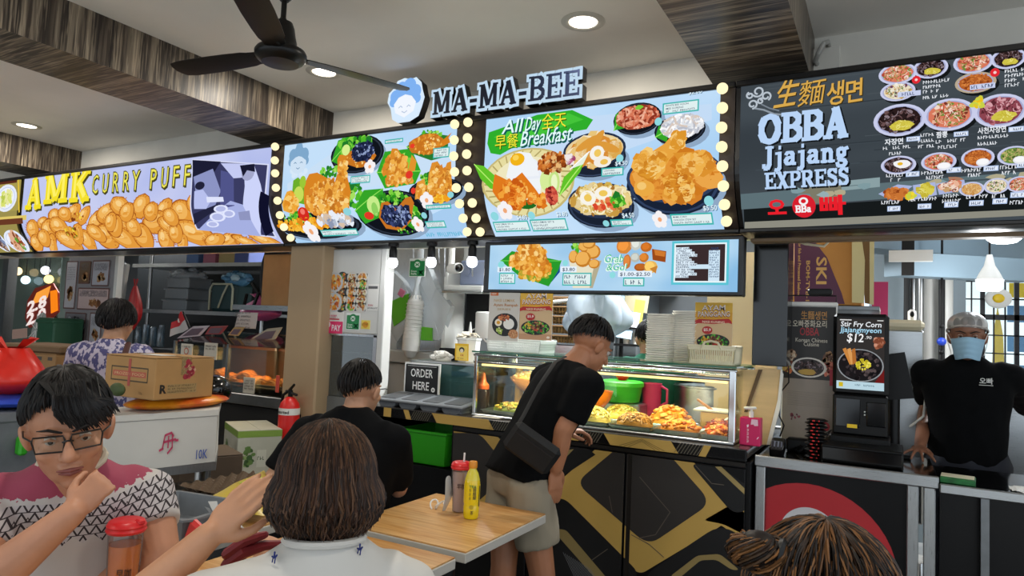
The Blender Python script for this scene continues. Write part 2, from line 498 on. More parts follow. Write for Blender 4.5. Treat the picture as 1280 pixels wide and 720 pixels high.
struct('trim_7',G().box((-6.3,5.25,2.70),(12.4,2.9,.06)),m_wallg)            # low kitchen ceiling
struct('trim_8',G().box((1.2,5.25,2.72),(2.7,2.9,.06)),M('soffit_grey','#56606a',.7))

# downlights
def downlight(x,y,label):
 t = thing('downlight',label,'ceiling light',(x,y,3.08),group='recessed ceiling downlights')
 mk('trim_ring',G().lathe((0,0,0),[(.072,0),(.078,-.008),(.092,-.009),(.112,-.002),(.112,0),(.072,0)],28,cap=False),m_dlring,t,60,True)
 mk('lens',G().lathe((0,0,-.003),[(.001,0),(.072,.0)],24,cap=False),m_dl,t,0,True)
 L = bpy.data.lights.new('downlight_lamp','AREA'); L.shape = 'DISK'; L.size = .13; L.energy = 15; L.color = (1,.93,.82)
 lo = bpy.data.objects.new('downlight_lamp',L); COL.objects.link(lo); lo.parent = t; lo.location = (0,0,-.012)
 return t
m_dlring = M('downlight_ring','#c8c4ba',.4); m_dl = emitter('downlight_lens','#fff4e2',5.,False)
for x,y,lb in ((-1.373,3.096,'round recessed downlight in the ceiling left of the right beam'),(-3.143,3.096,'round recessed downlight half hidden behind the fan blade'),
                 (-6.518,3.02,'round recessed downlight in the ceiling left of the wide wooden beam'),(-1.37,.9,'added unseen downlight in the ceiling over the near tables'),
                 (-5.2,.9,'added unseen downlight in the ceiling over the left tables'),(1.0,1.2,'added unseen downlight in the ceiling near the right edge'),(-3.1,-.9,'added unseen downlight in the ceiling behind the diners')):  # downlights out of view are added to light the seating
 downlight(x,y,lb)

# ceiling fan
m_fan = M('fan_black','#0c0b0b',.35,.3)
fan = thing('ceiling_fan','black three bladed ceiling fan hanging from a rod near the wooden beam','ceiling fan',(-2.54,2.22,2.76))
mk('rod',G().cyl((0,0,.1),(0,0,.33),.013,n=12).lathe((0,0,.26),[(.02,0),(.06,.05),(.06,.06)],20),m_fan,fan,local=True)
mk('motor_canopy',G().lathe((0,0,0),[(.07,.02),(.07,.06),(.062,.09),(.055,.13),(.045,.155),(.02,.165),(.013,.18)],24),m_fan,fan,local=True)
mk('motor_housing',G().lathe((0,0,-.045),[(.02,-.002),(.085,0),(.092,.006),(.105,.014),(.118,.03),(.12,.05),(.112,.064),(.07,.07),(.05,.072)],36),m_fan,fan,local=True)
for a in (66,-54,186):
 R = rotm('Z',math.radians(a)); tw = rotm('X',math.radians(9))
 g = G()
 rings = []
 for i,(x,w) in enumerate(((.12,.045),(.17,.05),(.2,.058),(.3,.064),(.45,.068),(.6,.066),(.66,.055),(.675,.03))):
  rings.append([R @ (Vector((x,0,0)) + tw @ Vector((0,yy,zz))) for yy,zz in ((-w,-.002),(0,-.006),(w,-.002),(w,.002),(0,-.001),(-w,.002))])
 g.loft(rings); b = mk('blade',g,m_fan,fan,local=True)
 mk('blade_bracket',G().tube([R @ Vector((.08,0,-.005)),R @ Vector((.17,0,.004))],[.03,.022],8,flat=.3),m_fan,b,local=True)

# big menu sign boxes
def prof(z): return 3.3 if z >= 2.36 else 3.3 + .2 * ((2.36 - z) / .34) ** 2
SB = [2.02 + .034 * i for i in range(11)]
def ssurf(x,z,h): return (x,prof(z) - .006 - h,z)
m_frame = M('black_sign_frame','#0d0c0c',.3,spec=.5)
m_strip = M('brown_bulb_strip','#2a1d16',.45)
m_bulb = emitter('warm_globe_bulb','#ffeebc',1.25,False)
ZT,ZB = 2.735,2.035
def band(g,x0,x1,z0,z1,h=0.,mi=0):
 zs = [z0] + [b for b in SB if z0 + 1e-4 < b < z1 - 1e-4] + [z1]
 for a,b in zip(zs,zs[1:]): g.add([(x0,prof(a) - h,a),(x1,prof(a) - h,a),(x1,prof(b) - h,b),(x0,prof(b) - h,b)],[(0,1,2,3)],mi)
def sign_box(name,label,x0,x1,margin=(.02,.02),panels=(),mat=None):
 t = thing(name,label,'sign',((x0 + x1) / 2,3.3,ZB))
 pr = [(prof(z),z) for z in [ZB] + [b for b in SB if ZB < b] + [ZT]]
 out = [(3.72,ZB),(3.72,ZT)]
 g = G(); ring = lambda x: [(x,y + .004,z) for y,z in pr] + [(x,y,z) for y,z in out[::-1]]
 g.loft([ring(x0),ring(x1)][::-1])
 mk('casing',g,m_frame,t,0)
 g = G()
 for zc,hh in ((ZT - .012,.028),(ZB + .008,.02)):
  g.box(((x0 + x1) / 2,prof(zc) - .004,zc),(x1 - x0,.03,hh),bev=.004)
 mk('frame',g,m_frame,t,0)
 for a,b in panels:
  g = G(); band(g,a,b,ZB + .016,ZT - .024,.003); mk('backlit_panel',g,mat,t,60)
 return t
def panel_mat(name,col,st,var=None):
 m = emitter(name,col,st); nt = m.node_tree; e = [n for n in nt.nodes if n.type == 'EMISSION'][0]
 if var:
  tc = nt.nodes.new('ShaderNodeTexCoord'); nz = nt.nodes.new('ShaderNodeTexNoise'); nz.inputs['Scale'].default_value = var[1]
  mp = nt.nodes.new('ShaderNodeMapping'); mp.inputs['Scale'].default_value = var[2]; nt.links.new(tc.outputs['Object'],mp.inputs[0]); nt.links.new(mp.outputs[0],nz.inputs['Vector'])
  mx = nt.nodes.new('ShaderNodeMix'); mx.data_type = 'RGBA'; mx.inputs[6].default_value = (*c(col),1); mx.inputs[7].default_value = (*c(var[0]),1)
  mr = nt.nodes.new('ShaderNodeMapRange'); mr.inputs[1].default_value = .4; mr.inputs[2].default_value = .65
  nt.links.new(nz.outputs[0],mr.inputs[0]); nt.links.new(mr.outputs[0],mx.inputs[0]); nt.links.new(mx.outputs[2],e.inputs[0])
 return m
def SP(): return Pr(ssurf,SB,zr=(ZB + .018,ZT - .026))

OR = ['#e8862a','#d96f1c','#f2a23a','#c85a14','#f6b95a']
FR = ['#eca640','#dc8c2a','#f5bc5c','#c27422','#fad488','#d6842c','#f0b04c']
GR = ['#4fb52a','#2f8f1f','#7ed040','#1f7a2a','#a6e060']
DKRICE = ['#1b2340','#2a3358','#12182c','#8fa0c8','#3b4674']
def leaf(p,pts,lv,col='#35a528',vein='#8fe05a'):
 p.poly(pts,col,lv); p.line([pts[0],pts[len(pts) // 2]],.006,vein,lv + .5)
def plate(p,e,lv,dark='#10141c',rim='#2c3442',inner=.8):
 p.ell((e[0] + .02,e[1] - .02,e[2],e[3]),'#8fa8c4',lv - .5,22); p.ell(e,dark,lv,24); p.ell(e,rim,lv + .3,24,k=.94); p.ell(e,dark,lv + .6,24,k=.88)
def lettuce(p,e,n,lv): p.blobs(e,n,GR,min(e[2],e[3]) * .42,lv,.8,.35)
def cutlet(p,e,lv,n=60,rot=0.,pal=FR):
 p.ell(e,'#c87420',lv,18,.08,rot); p.blobs(e,n,pal,min(e[2],e[3]) * .16,lv + .5,.92,.4)
def price_tag(p,x0,z0,x1,z1,lines,lv=14,edge='#3fb5b0',size=None):
 p.rect(x0,z0,x1,z1,edge,lv); d = .007; p.rect(x0 + d,z0 + d,x1 - d,z1 - d,'#dff0f0',lv + .6)
 h = (z1 - z0 - 2 * d) / len(lines)
 for i,s_ in enumerate(lines):
  zz = z1 - d - h * (i + .85)
  if s_: p.text(s_,x0 + 2 * d,zz,h * .62,'#27405c',lv + 1.4,.004,w=min((x1 - x0 - 4 * d),len(s_) * h * .55))
  else: p.fake(x0 + 2 * d,zz,x1 - 3 * d,h * .6,'#40566e',lv + 1.4)
def flower(p,x,z,r,lv):
 for k in range(5): p.ell((x + r * .6 * math.cos(k * 1.257 + .3),z + r * .6 * math.sin(k * 1.257 + .3),r * .55,r * .55),'#f6f2f4',lv,8)
 p.ell((x,z,r * .3,r * .3),'#f0a878',lv + .6,8)

def bulbs(sign,pts,groupless=True):
 for x,z in pts:
  y = prof(z)
  b = mk('globe_bulb',G().ell((x,y - .036,z),.027,n=14,m=9),m_bulb,sign,60)
  mk('bulb_socket',G().cyl((x,y - .001,z),(x,y - .018,z),.017,.015,10),m_frame,b)

# slab-serif letters drawn as strokes
SLAB = {  # unit cell: width, strokes (x0,y0,x1,y1,thickness) and serif bars
 'M': (1.12,[(.17,0,.17,1,.17),(.95,0,.95,1,.2),(.2,1,.55,.1,.17),(.92,1,.57,.1,.1)],[(0,.36,0),(.74,1.12,0),(0,.3,1),(.82,1.12,1)]),
 'A': (1.0,[(.16,0,.5,1,.11),(.84,0,.48,1,.2),(.26,.32,.72,.32,.1)],[(0,.34,0),(.62,1.0,0)]),
 'B': (.86,[(.2,0,.2,1,.2),(.2,.95,.58,.95,.1),(.58,.95,.74,.84,.13),(.74,.84,.74,.66,.18),(.74,.66,.58,.53,.13),(.2,.52,.6,.52,.1),(.6,.52,.8,.38,.13),(.8,.38,.8,.18,.18),(.8,.18,.6,.05,.13),(.2,.05,.6,.05,.1)],[(0,.3,0),(0,.3,1)]),
 'E': (.84,[(.2,0,.2,1,.2),(.2,.95,.8,.95,.1),(.2,.51,.58,.51,.1),(.2,.05,.82,.05,.1),(.78,1,.78,.74,.09),(.8,0,.8,.28,.09),(.57,.4,.57,.62,.08)],[(0,.3,0),(0,.3,1)]),
 'K': (1.0,[(.2,0,.2,1,.2),(.28,.46,.8,.98,.12),(.42,.58,.82,.02,.2)],[(0,.4,0),(.62,1.0,0),(0,.4,1),(.6,.98,1)]),
 'X': (.95,[(.2,0,.76,1,.11),(.76,0,.2,1,.18)],[(0,.36,0),(.58,.95,0),(0,.38,1),(.58,.95,1)]),
 'P': (.82,[(.2,0,.2,1,.19),(.2,.95,.58,.95,.1),(.58,.95,.74,.84,.13),(.74,.84,.74,.62,.17),(.74,.62,.58,.48,.13),(.2,.47,.6,.47,.1)],[(0,.42,0),(0,.3,1)]),
 'R': (.95,[(.2,0,.2,1,.19),(.2,.95,.58,.95,.1),(.58,.95,.74,.84,.13),(.74,.84,.74,.62,.17),(.74,.62,.58,.5,.13),(.2,.49,.6,.49,.1),(.5,.48,.8,.03,.18)],[(0,.4,0),(.66,.95,0),(0,.3,1)]),
 'S': (.74,[(.64,.8,.5,.94,.12),(.5,.95,.26,.95,.11),(.26,.95,.12,.82,.14),(.12,.82,.14,.64,.16),(.14,.64,.6,.42,.16),(.6,.42,.64,.2,.16),(.64,.2,.5,.05,.14),(.5,.05,.24,.05,.11),(.24,.05,.1,.2,.12),(.66,1,.66,.72,.07),(.09,0,.09,.3,.07)],[]),
 'O': (.98,[(.5,.95,.24,.88,.12),(.24,.88,.11,.65,.18),(.11,.65,.11,.35,.19),(.11,.35,.24,.12,.18),(.24,.12,.5,.05,.12),(.5,.05,.74,.12,.12),(.74,.12,.87,.35,.18),(.87,.35,.87,.65,.19),(.87,.65,.74,.88,.18),(.74,.88,.5,.95,.12)],[]),
 '-': (.5,[(.06,.38,.44,.38,.15)],[]),
 'J': (.62,[(.42,1,.42,.1,.19),(.42,.1,.3,-.12,.15),(.3,-.12,.12,-.1,.13),(.1,-.06,.1,.08,.14)],[(.2,.62,1)]),
 'j': (.46,[(.3,.66,.3,-.1,.15),(.3,-.1,.2,-.24,.12),(.2,-.24,.04,-.2,.1),(.28,.92,.32,.92,.15)],[(.08,.34,.66)]),
 'a': (.66,[(.12,.52,.2,.63,.1),(.2,.63,.42,.63,.1),(.42,.63,.5,.5,.13),(.5,.52,.5,.08,.14),(.5,.38,.22,.36,.1),(.22,.36,.1,.2,.13),(.1,.2,.2,.05,.12),(.2,.05,.38,.06,.1),(.38,.06,.5,.2,.1),(.5,.05,.64,.05,.1)],[]),
 'n': (.74,[(.2,0,.2,.66,.14),(.2,.5,.36,.63,.11),(.36,.63,.5,.6,.12),(.5,.6,.56,.45,.13),(.56,.45,.56,0,.14)],[(.04,.34,0),(.42,.74,0),(.04,.22,.66)]),
 'g': (.64,[(.28,.63,.12,.55,.11),(.12,.55,.12,.32,.13),(.12,.32,.28,.22,.11),(.28,.22,.44,.32,.11),(.44,.32,.44,.55,.13),(.44,.55,.28,.63,.11),(.44,.58,.62,.64,.1),(.16,.24,.14,.1,.1),(.14,.08,.44,.04,.12),(.44,.04,.52,-.1,.12),(.52,-.1,.4,-.24,.1),(.4,-.24,.12,-.22,.1),(.12,-.22,.08,-.06,.11)],[]),
}
def slab_polys(word,x,z,h,wid=None,fat=0.,sp=.08):
 tot = sum(SLAB[ch][0] if ch != ' ' else .4 for ch in word) + sp * (len(word) - 1)
 kx = h if wid is None else wid / tot; out = []; px = x
 for ch in word:
  if ch == ' ': px += (.4 + sp) * kx; continue
  w,st,se = SLAB[ch]; ps = []
  for x0,y0,x1,y1,th in st:
   a,b = Vector((px + x0 * kx,z + y0 * h)),Vector((px + x1 * kx,z + y1 * h)); d = (b - a).normalized(); n_ = Vector((-d.y,d.x))
   t_ = th * (kx * abs(n_.x) + h * abs(n_.y)) / 2 + fat; e = d * (fat + (th * .12 * h if abs(d.x * d.y) < .02 else 0))
   if y0 in (0,1) and y1 in (0,1) and x0 == x1: e = d * fat
   ps.append([tuple(a - n_ * t_ - e),tuple(b - n_ * t_ + e),tuple(b + n_ * t_ + e),tuple(a + n_ * t_ - e)])
  for x0,x1,yy in se:
   zz = z + yy * h; t_ = .075 * h; z0,z1 = (zz,zz + t_) if yy == 0 else (zz - t_,zz)
   ps.append([(px + x0 * kx - fat,z0 - fat),(px + x1 * kx + fat,z0 - fat),(px + x1 * kx + fat,z1 + fat),(px + x0 * kx - fat,z1 + fat)])
  out.append(ps); px += (w + sp) * kx
 return out
def slab(p,word,x,z,h,col,lv,wid=None,fat=0.,dx=0.,dz=0.):
 for k,ps in enumerate(slab_polys(word,x + dx,z + dz,h,wid,fat)):
  for i,q in enumerate(ps): p.poly(q,col,lv + i * .02)

# curry puff sign
m_pan_amk = panel_mat('lavender_backlight','#ccd2f6',.95,('#b4bff0',1.2,(1,1,1)))
s1 = sign_box('curry_puff_sign','long lit lavender menu sign with curry puffs and a black and white photo',-7.10,-3.80,panels=((-7.065,-3.80),),mat=m_pan_amk)
p = SP()
for ch in 'AMK':
 a,b = {'A': ((-6.994,2.428),(-6.746,2.416)),'M': ((-6.687,2.464),(-6.326,2.46)),'K': ((-6.275,2.457),(-5.992,2.428))}[ch]
 h = {'A': (-6.94,2.687)[1] - (-6.896,2.423)[1],'M': (-6.595,2.714)[1] - (-6.556,2.465)[1],'K': (-6.188,2.699)[1] - (-6.15,2.444)[1]}[ch]
 z = a[1]
 slab(p,ch,a[0],z,h,'#4c4a1e',2,b[0] - a[0],.012,.02,-.02); slab(p,ch,a[0],z,h,'#f4e02a',4,b[0] - a[0],.012)
 slab(p,ch,a[0] + .012,z + .02,h * .94,'#fff26a',5,(b[0] - a[0]) * .92,-.01)
for ch,a,b,t in (('C',(-5.955,2.502),(-5.861,2.497),(-5.979,2.67)),('U',(-5.809,2.5),(-5.717,2.495),(-5.828,2.672)),('R',(-5.667,2.499),(-5.566,2.493),(-5.691,2.676)),('R',(-5.523,2.5),(-5.424,2.491),(-5.535,2.671)),
     ('Y',(-5.393,2.496),(-5.286,2.489),(-5.404,2.668)),('P',(-5.162,2.494),(-5.069,2.489),(-5.183,2.664)),('U',(-5.019,2.492),(-4.924,2.486),(-5.04,2.666)),('F',(-4.881,2.496),(-4.793,2.49),(-4.901,2.667)),('F',(-4.745,2.494),(-4.66,2.488),(-4.765,2.663))):
 w,h = b[0] - a[0],t[1] - a[1]
 p.text(ch,a[0] + .012,a[1] - .01,h,'#3c3a1c',2,.02,w=w); p.text(ch,a[0],a[1],h,'#5b561c',3,.035,w=w); p.text(ch,a[0] + .003,a[1] + .004,h * .97,'#efe65a',4,-.004,w=w * .93)
p.mk('lettering',m_lit,s1)
puffs = [(-6.893,2.235,.121,.082),(-6.691,2.284,.105,.055),(-6.486,2.325,.115,.084),(-6.211,2.355,.136,.07),(-6.646,2.207,.154,.093),(-6.452,2.241,.15,.093),(-5.869,2.261,.172,.077),(-5.703,2.326,.158,.085),(-5.518,2.377,.154,.079),(-5.238,2.363,.126,.096),(-4.953,2.318,.128,.073),(-4.734,2.29,.141,.1),(-5.418,2.245,.127,.073),
         (-5.079,2.233,.179,.082),(-4.598,2.356,.075,.072),(-6.939,2.12,.134,.059),(-6.696,2.102,.155,.045),(-6.399,2.128,.172,.082),(-6.11,2.122,.118,.08),(-5.798,2.145,.179,.097),(-5.581,2.128,.172,.094),(-5.315,2.133,.144,.092),(-5.042,2.109,.157,.067),(-4.66,2.139,.221,.093),(-4.872,2.077,.115,.038),(-4.317,2.082,.173,.047),(-3.942,2.073,.161,.04),(-6.753,2.156,.13,.065),(-6.194,2.175,.131,.063),(-5.92,2.173,.126,.074),(-5.607,2.22,.131,.073),(-5.371,2.2,.104,.071),(-4.911,2.197,.135,.068),(-5.094,2.312,.101,.074),(-6.017,2.32,.119,.06),(-6.309,2.346,.113,.063),(-4.876,2.145,.115,.056),(-4.475,2.085,.142,.042),(-4.141,2.067,.134,.036),(-5.406,2.32,.107,.077),(-5.644,2.253,.11,.062),(-4.858,2.26,.096,.07)]
for i,e in enumerate(puffs):
 p = SP(); lv = 5 + i * .7; rot = (.5,.2,-.3,.4,.6,-.2)[i % 6]
 p.ell(e,'#a85a1c',lv,20,.05,rot); p.ell(e,'#e39a3c',lv + .15,20,.02,rot,.92); p.ell(e,'#f0b45c',lv + .3,16,0,rot,.62,off=(-.12,.15)); p.ell(e,'#f8d08a',lv + .4,10,.1,rot,.28,off=(-.15,.3))
 for k in range(9):
  a = 1.0 + k * .3; p.line([(e[0] + e[2] * .98 * math.cos(a),e[1] + e[3] * .98 * math.sin(a)),(e[0] + e[2] * .82 * math.cos(a + .1),e[1] + e[3] * .82 * math.sin(a + .1))],.008,'#c8792a',lv + .5)
 p.mk('curry_puff_picture',m_lit,s1)
p = SP(); e = (-6.266,2.19,.109,.051); p.ell(e,'#d89a40',30,14,.1); p.blobs(e,22,['#f2d24a','#7c3c14','#e8b030','#5c7a1c','#b4541c'],.022,30.5,.8); e = (-6.114,2.31,.096,.04); p.ell(e,'#d8953c',28,12,.1); p.blobs(e,14,['#f2d24a','#7c3c14','#c86a24'],.018,28.6)
p.mk('cut_puff_picture',m_lit,s1)
# black and white photograph of puff makers
p = SP(); A,B,C_,D_ = (-4.626,2.689),(-3.79,2.585),(-3.808,2.085),(-4.605,2.16)
p.poly([D_,C_,B,A],'#d8dcf6',34); ins = lambda q: (q[0] * .965 + (A[0] + C_[0]) / 2 * .035,q[1] * .965 + (A[1] + C_[1]) / 2 * .035)
p.poly([ins(q) for q in (D_,C_,B,A)],'#3a3c62',35)
p.poly([(-4.62,2.682),(-4.296,2.643),(-4.438,2.48),(-4.602,2.552)],'#1c1d34',35.5); p.poly([(-4.592,2.551),(-4.379,2.596),(-4.272,2.422),(-4.338,2.296),(-4.517,2.304)],'#8c94c4',35.6)
p.poly([(-4.289,2.577),(-4.147,2.543),(-4.12,2.308),(-4.269,2.293)],'#50548a',35.7); p.poly([(-4.587,2.159),(-4.459,2.211),(-4.161,2.345),(-3.996,2.302),(-3.939,2.119),(-3.957,2.099)],'#a6b0e2',36)
p.poly([(-4.579,2.272),(-4.3,2.329),(-4.276,2.304),(-4.608,2.193)],'#23243e',36.2); p.poly([(-4.295,2.631),(-3.952,2.598),(-3.96,2.506),(-4.144,2.508)],'#c4caf2',36.1)
p.ell((-4.511,2.478,.055,.031),'#22233a',37); p.poly([(-4.57,2.44),(-4.471,2.446),(-4.371,2.356),(-4.427,2.3),(-4.562,2.306)],'#b8c0ee',37.2); p.poly([(-4.428,2.389),(-4.242,2.378),(-4.23,2.343),(-4.415,2.346)],'#dfe4fc',37.4)
p.poly([(-4.042,2.582),(-3.935,2.585),(-3.856,2.442),(-3.803,2.293),(-3.957,2.099),(-3.979,2.204),(-4.029,2.304),(-4.019,2.441)],'#cdd4fa',37.3); p.ell((-3.996,2.538,.067,.058),'#a4a8cc',37.6); p.poly([(-4.085,2.597),(-3.936,2.597),(-3.922,2.538),(-4.006,2.556),(-4.043,2.512)],'#191a30',38)
p.poly([(-4.088,2.262),(-3.97,2.268),(-3.979,2.204),(-4.094,2.208)],'#8f95c0',38)
for e in ((-4.269,2.293,.078,.028),(-4.32,2.239,.087,.033),(-4.192,2.256,.068,.027),(-4.399,2.192,.07,.022)): p.ell(e,'#e2e7ff',37,14); p.ell(e,'#b4bbe6',37.4,12,k=.7)
p.poly([(-3.852,2.396),(-3.76,2.357),(-3.804,2.126),(-3.909,2.098)],'#10112a',38.4)
p.mk('black_and_white_photo',m_lit,s1)

# neighbour sign at the left edge
m_pan_n = panel_mat('olive_backlight','#b7a85e',.7)
s0 = sign_box('neighbour_menu_sign','lit menu sign with white plates of food at the left edge',-7.9,-7.12,panels=((-7.88,-7.15),),mat=m_pan_n)
p = SP(); p.rect((-7.468,2.42)[0] - .4,(-7.468,2.42)[1],(-7.116,2.404)[0],(-7.528,2.758)[1],'#a99a50',1); p.rect((-7.751,2.059)[0] - .4,(-7.167,2.368)[1],(-6.968,2.36)[0],(-7.164,2.323)[1],'#e0c86a',1.5)
p.rect((-7.526,2.742)[0] - .3,(-7.367,2.685)[1],(-7.191,2.673)[0],(-7.378,2.747)[1],'#5a2c20',2); p.rect((-7.459,2.304)[0] - .3,(-7.315,2.292)[1],(-7.03,2.289)[0],(-7.308,2.344)[1],'#6a3a26',2)
p.line([(-7.175,2.748),(-7.102,2.403)],.02,'#e6c43c',3); p.mk('lettering',m_lit,s0)
for e,pal in (((-7.357,2.546,.193,.132),['#d8e070','#e8e8a0','#b8c850','#f0f0d0']),((-7.289,2.141,.183,.102),['#c07848','#e0b090','#8c4a2c','#58a030']),((-7.572,2.14,.103,.083),['#8090b0','#604040','#c0a080'])):
 p = SP(); p.ell(e,'#e6ecfa',4,22); p.ell(e,'#c4d0ee',4.5,22,k=.82); p.ell(e,'#eef2ff',5,20,k=.76); p.blobs(e,26,pal,.04,6,.6); p.mk('dish_picture',m_lit,s0)

# fried chicken sign + breakfast sign (one long box)
m_pan_m = panel_mat('sky_blue_backlight','#c4e0fa',1.,('#a2cdf2',.9,(1,1,1)))
XL0,XL1,XR0,XR1 = -3.672,-2.245,-2.045,-.725
s2 = sign_box('chicken_and_breakfast_sign','wide lit sky blue menu sign of fried chicken and breakfast dishes edged with globe bulbs',-3.79,-.655,panels=((XL0,XL1),(XR0,XR1)),mat=m_pan_m)
for a,b in ((-3.79,XL0),(XL1,XR0),(XR1,-.655)):
 g = G(); band(g,a,b,ZB + .016,ZT - .024,.004); mk('bulb_strip',g,m_strip,s2,60)
bulbs(s2,[(-3.73,2.699),(-3.724,2.602),(-3.712,2.511),(-3.695,2.409),(-3.674,2.319),(-3.674,2.224),(-3.678,2.148),(-3.668,2.082)])
bulbs(s2,[(-2.242,2.694),(-2.24,2.6),(-2.237,2.504),(-2.226,2.41),(-2.211,2.315),(-2.201,2.227),(-2.201,2.149),(-2.208,2.078)])
bulbs(s2,[(-2.15,2.696),(-2.148,2.603),(-2.148,2.508),(-2.14,2.411),(-2.125,2.314),(-2.113,2.227),(-2.113,2.146),(-2.119,2.075)])
bulbs(s2,[(-.71,2.701),(-.708,2.606),(-.709,2.511),(-.706,2.417),(-.701,2.324),(-.7,2.234),(-.702,2.153),(-.703,2.082)])
# pale diagonal sheen bands printed behind the dishes
p = SP(); p.poly([(-3.62,2.438),(-3.064,2.69),(-2.247,2.539),(-2.24,2.418),(-3.106,2.352),(-3.607,2.263)],'#c9e0f6',.5); p.poly([(-2.886,2.055),(-2.187,2.253),(-2.217,2.082),(-2.398,2.035)],'#a8cdf0',.5); p.poly([(-2.025,2.245),(-1.578,2.656),(-.765,2.643),(-.763,2.564),(-1.472,2.383),(-1.924,2.074)],'#c4dcf6',.5)
p.mk('printed_background',m_lit,s2)
# portrait emblem of a bun-haired cook
def cook_emblem(p,e,lv,hair='#7fa8cc',face='#cfe2f4',line='#5f86aa'):
 x,z,rx,rz = e
 for k,(dx,dz,r) in enumerate(((0,.95,.34),(-.55,.5,.42),(.55,.5,.42),(0,.55,.55),(-.75,.1,.26),(.75,.1,.26))): p.ell((x + dx * rx,z + dz * rz,r * rx,r * rz),hair,lv + k * .05,14)
 p.ell((x,z - .05 * rz,rx * .78,rz * .62),face,lv + 1,18)
 p.poly([(x - rx * .78,z + .1 * rz),(x - rx * .5,z + .62 * rz),(x,z + .72 * rz),(x + rx * .5,z + .62 * rz),(x + rx * .78,z + .1 * rz),(x + rx * .3,z + .36 * rz),(x,z + .42 * rz),(x - rx * .3,z + .36 * rz)],hair,lv + 1.5)
 for sx in (-1,1): p.line([(x + sx * rx * .42,z - .02 * rz),(x + sx * rx * .3,z + .05 * rz),(x + sx * rx * .18,z - .02 * rz)],rx * .05,line,lv + 2)
 p.line([(x - rx * .16,z - .3 * rz),(x,z - .38 * rz),(x + rx * .16,z - .3 * rz)],rx * .05,line,lv + 2)
p = SP(); cook_emblem(p,(-3.526,2.575,.095,.111),3)
for q in [(-3.582,2.524),(-3.542,2.499),(-3.497,2.496),(-3.454,2.514),(-3.564,2.49),(-3.474,2.483)]: p.ell((q[0],q[1],.02,.022),'#d6e8f8',2.5,8)
p.mk('cook_emblem',m_lit,s2)
# fried chicken dishes
def dish(fn):
 p = SP(); fn(p); return p.mk('dish_picture',m_lit,s2)
def d1(p):
 e = (-3.009,2.591,.224,.126); plate(p,e,3); leaf(p,[(-3.22,2.561),(-3.175,2.696),(-3.026,2.723),(-3.069,2.58),(-3.162,2.535)],5); lettuce(p,(-3.021,2.66,.177,.058),34,6); e2 = (-2.956,2.602,.094,.068); cutlet(p,(-2.973,2.567,.121,.063),8,40); p.ell(e2,'#1b2340',10,16,.1); p.blobs(e2,70,DKRICE,.012,10.5,1.); lettuce(p,(-3.107,2.626,.055,.053),10,7)
 p.ell((-3.1,2.625,.035,.037),'#d8f090',9,12); flower(p,*(-2.889,2.498),.042,13)
def d2(p):
 e = (-2.454,2.601,.155,.089); leaf(p,[(-2.611,2.601),(-2.488,2.679),(-2.299,2.64),(-2.303,2.515),(-2.418,2.5),(-2.571,2.557)],3,'#2a7a30'); lettuce(p,(-2.428,2.663,.095,.035),20,5); e2 = (-2.46,2.602,.132,.064); cutlet(p,e2,7,70); p.poly([(-2.354,2.606),(-2.277,2.657),(-2.298,2.625),(-2.279,2.599),(-2.341,2.576)],'#d67f1f',8)
 p.ell((-2.562,2.601,.018,.015),'#e8402a',10,10)
def d3(p):
 leaf(p,[(-2.834,2.458),(-2.779,2.586),(-2.573,2.588),(-2.491,2.442),(-2.528,2.366),(-2.762,2.351)],3); lettuce(p,(-2.665,2.485,.15,.081),30,5); e = (-2.689,2.482,.101,.086); p.poly([(-2.754,2.411),(-2.736,2.521),(-2.723,2.601),(-2.679,2.597),(-2.625,2.532),(-2.568,2.428),(-2.614,2.372),(-2.713,2.373)],'#d98a2c',7); p.blobs(e,70,FR,.024,7.5,.95); p.blobs((-2.652,2.394,.125,.035),40,FR,.02,8); p.ell((-2.574,2.424,.028,.025),'#e23a2a',10,12); p.poly([(-2.588,2.439),(-2.564,2.547),(-2.525,2.504),(-2.533,2.445)],'#e0942e',9)
def d4(p):
 plate(p,(-2.379,2.318,.197,.075),2.5); lettuce(p,(-2.42,2.359,.106,.067),26,5); p.poly([(-2.434,2.293),(-2.43,2.418),(-2.411,2.485),(-2.37,2.491),(-2.32,2.429),(-2.3,2.476),(-2.272,2.483),(-2.254,2.302),(-2.324,2.251),(-2.414,2.264)],'#dd8f30',6.5); p.blobs((-2.345,2.364,.087,.095),90,FR,.022,7,.95); p.poly([(-2.532,2.271),(-2.511,2.375),(-2.458,2.391),(-2.435,2.284)],'#e39a38',8); p.blobs((-2.479,2.315,.048,.047),26,FR,.02,8.5); p.blobs((-2.333,2.265,.069,.013),20,['#f0a020','#f8c840'],.02,9)
 p.ell((-2.539,2.323,.018,.019),'#e23a2a',10); lettuce(p,(-2.465,2.401,.03,.025),8,9); flower(p,*(-2.444,2.261),.045,13)
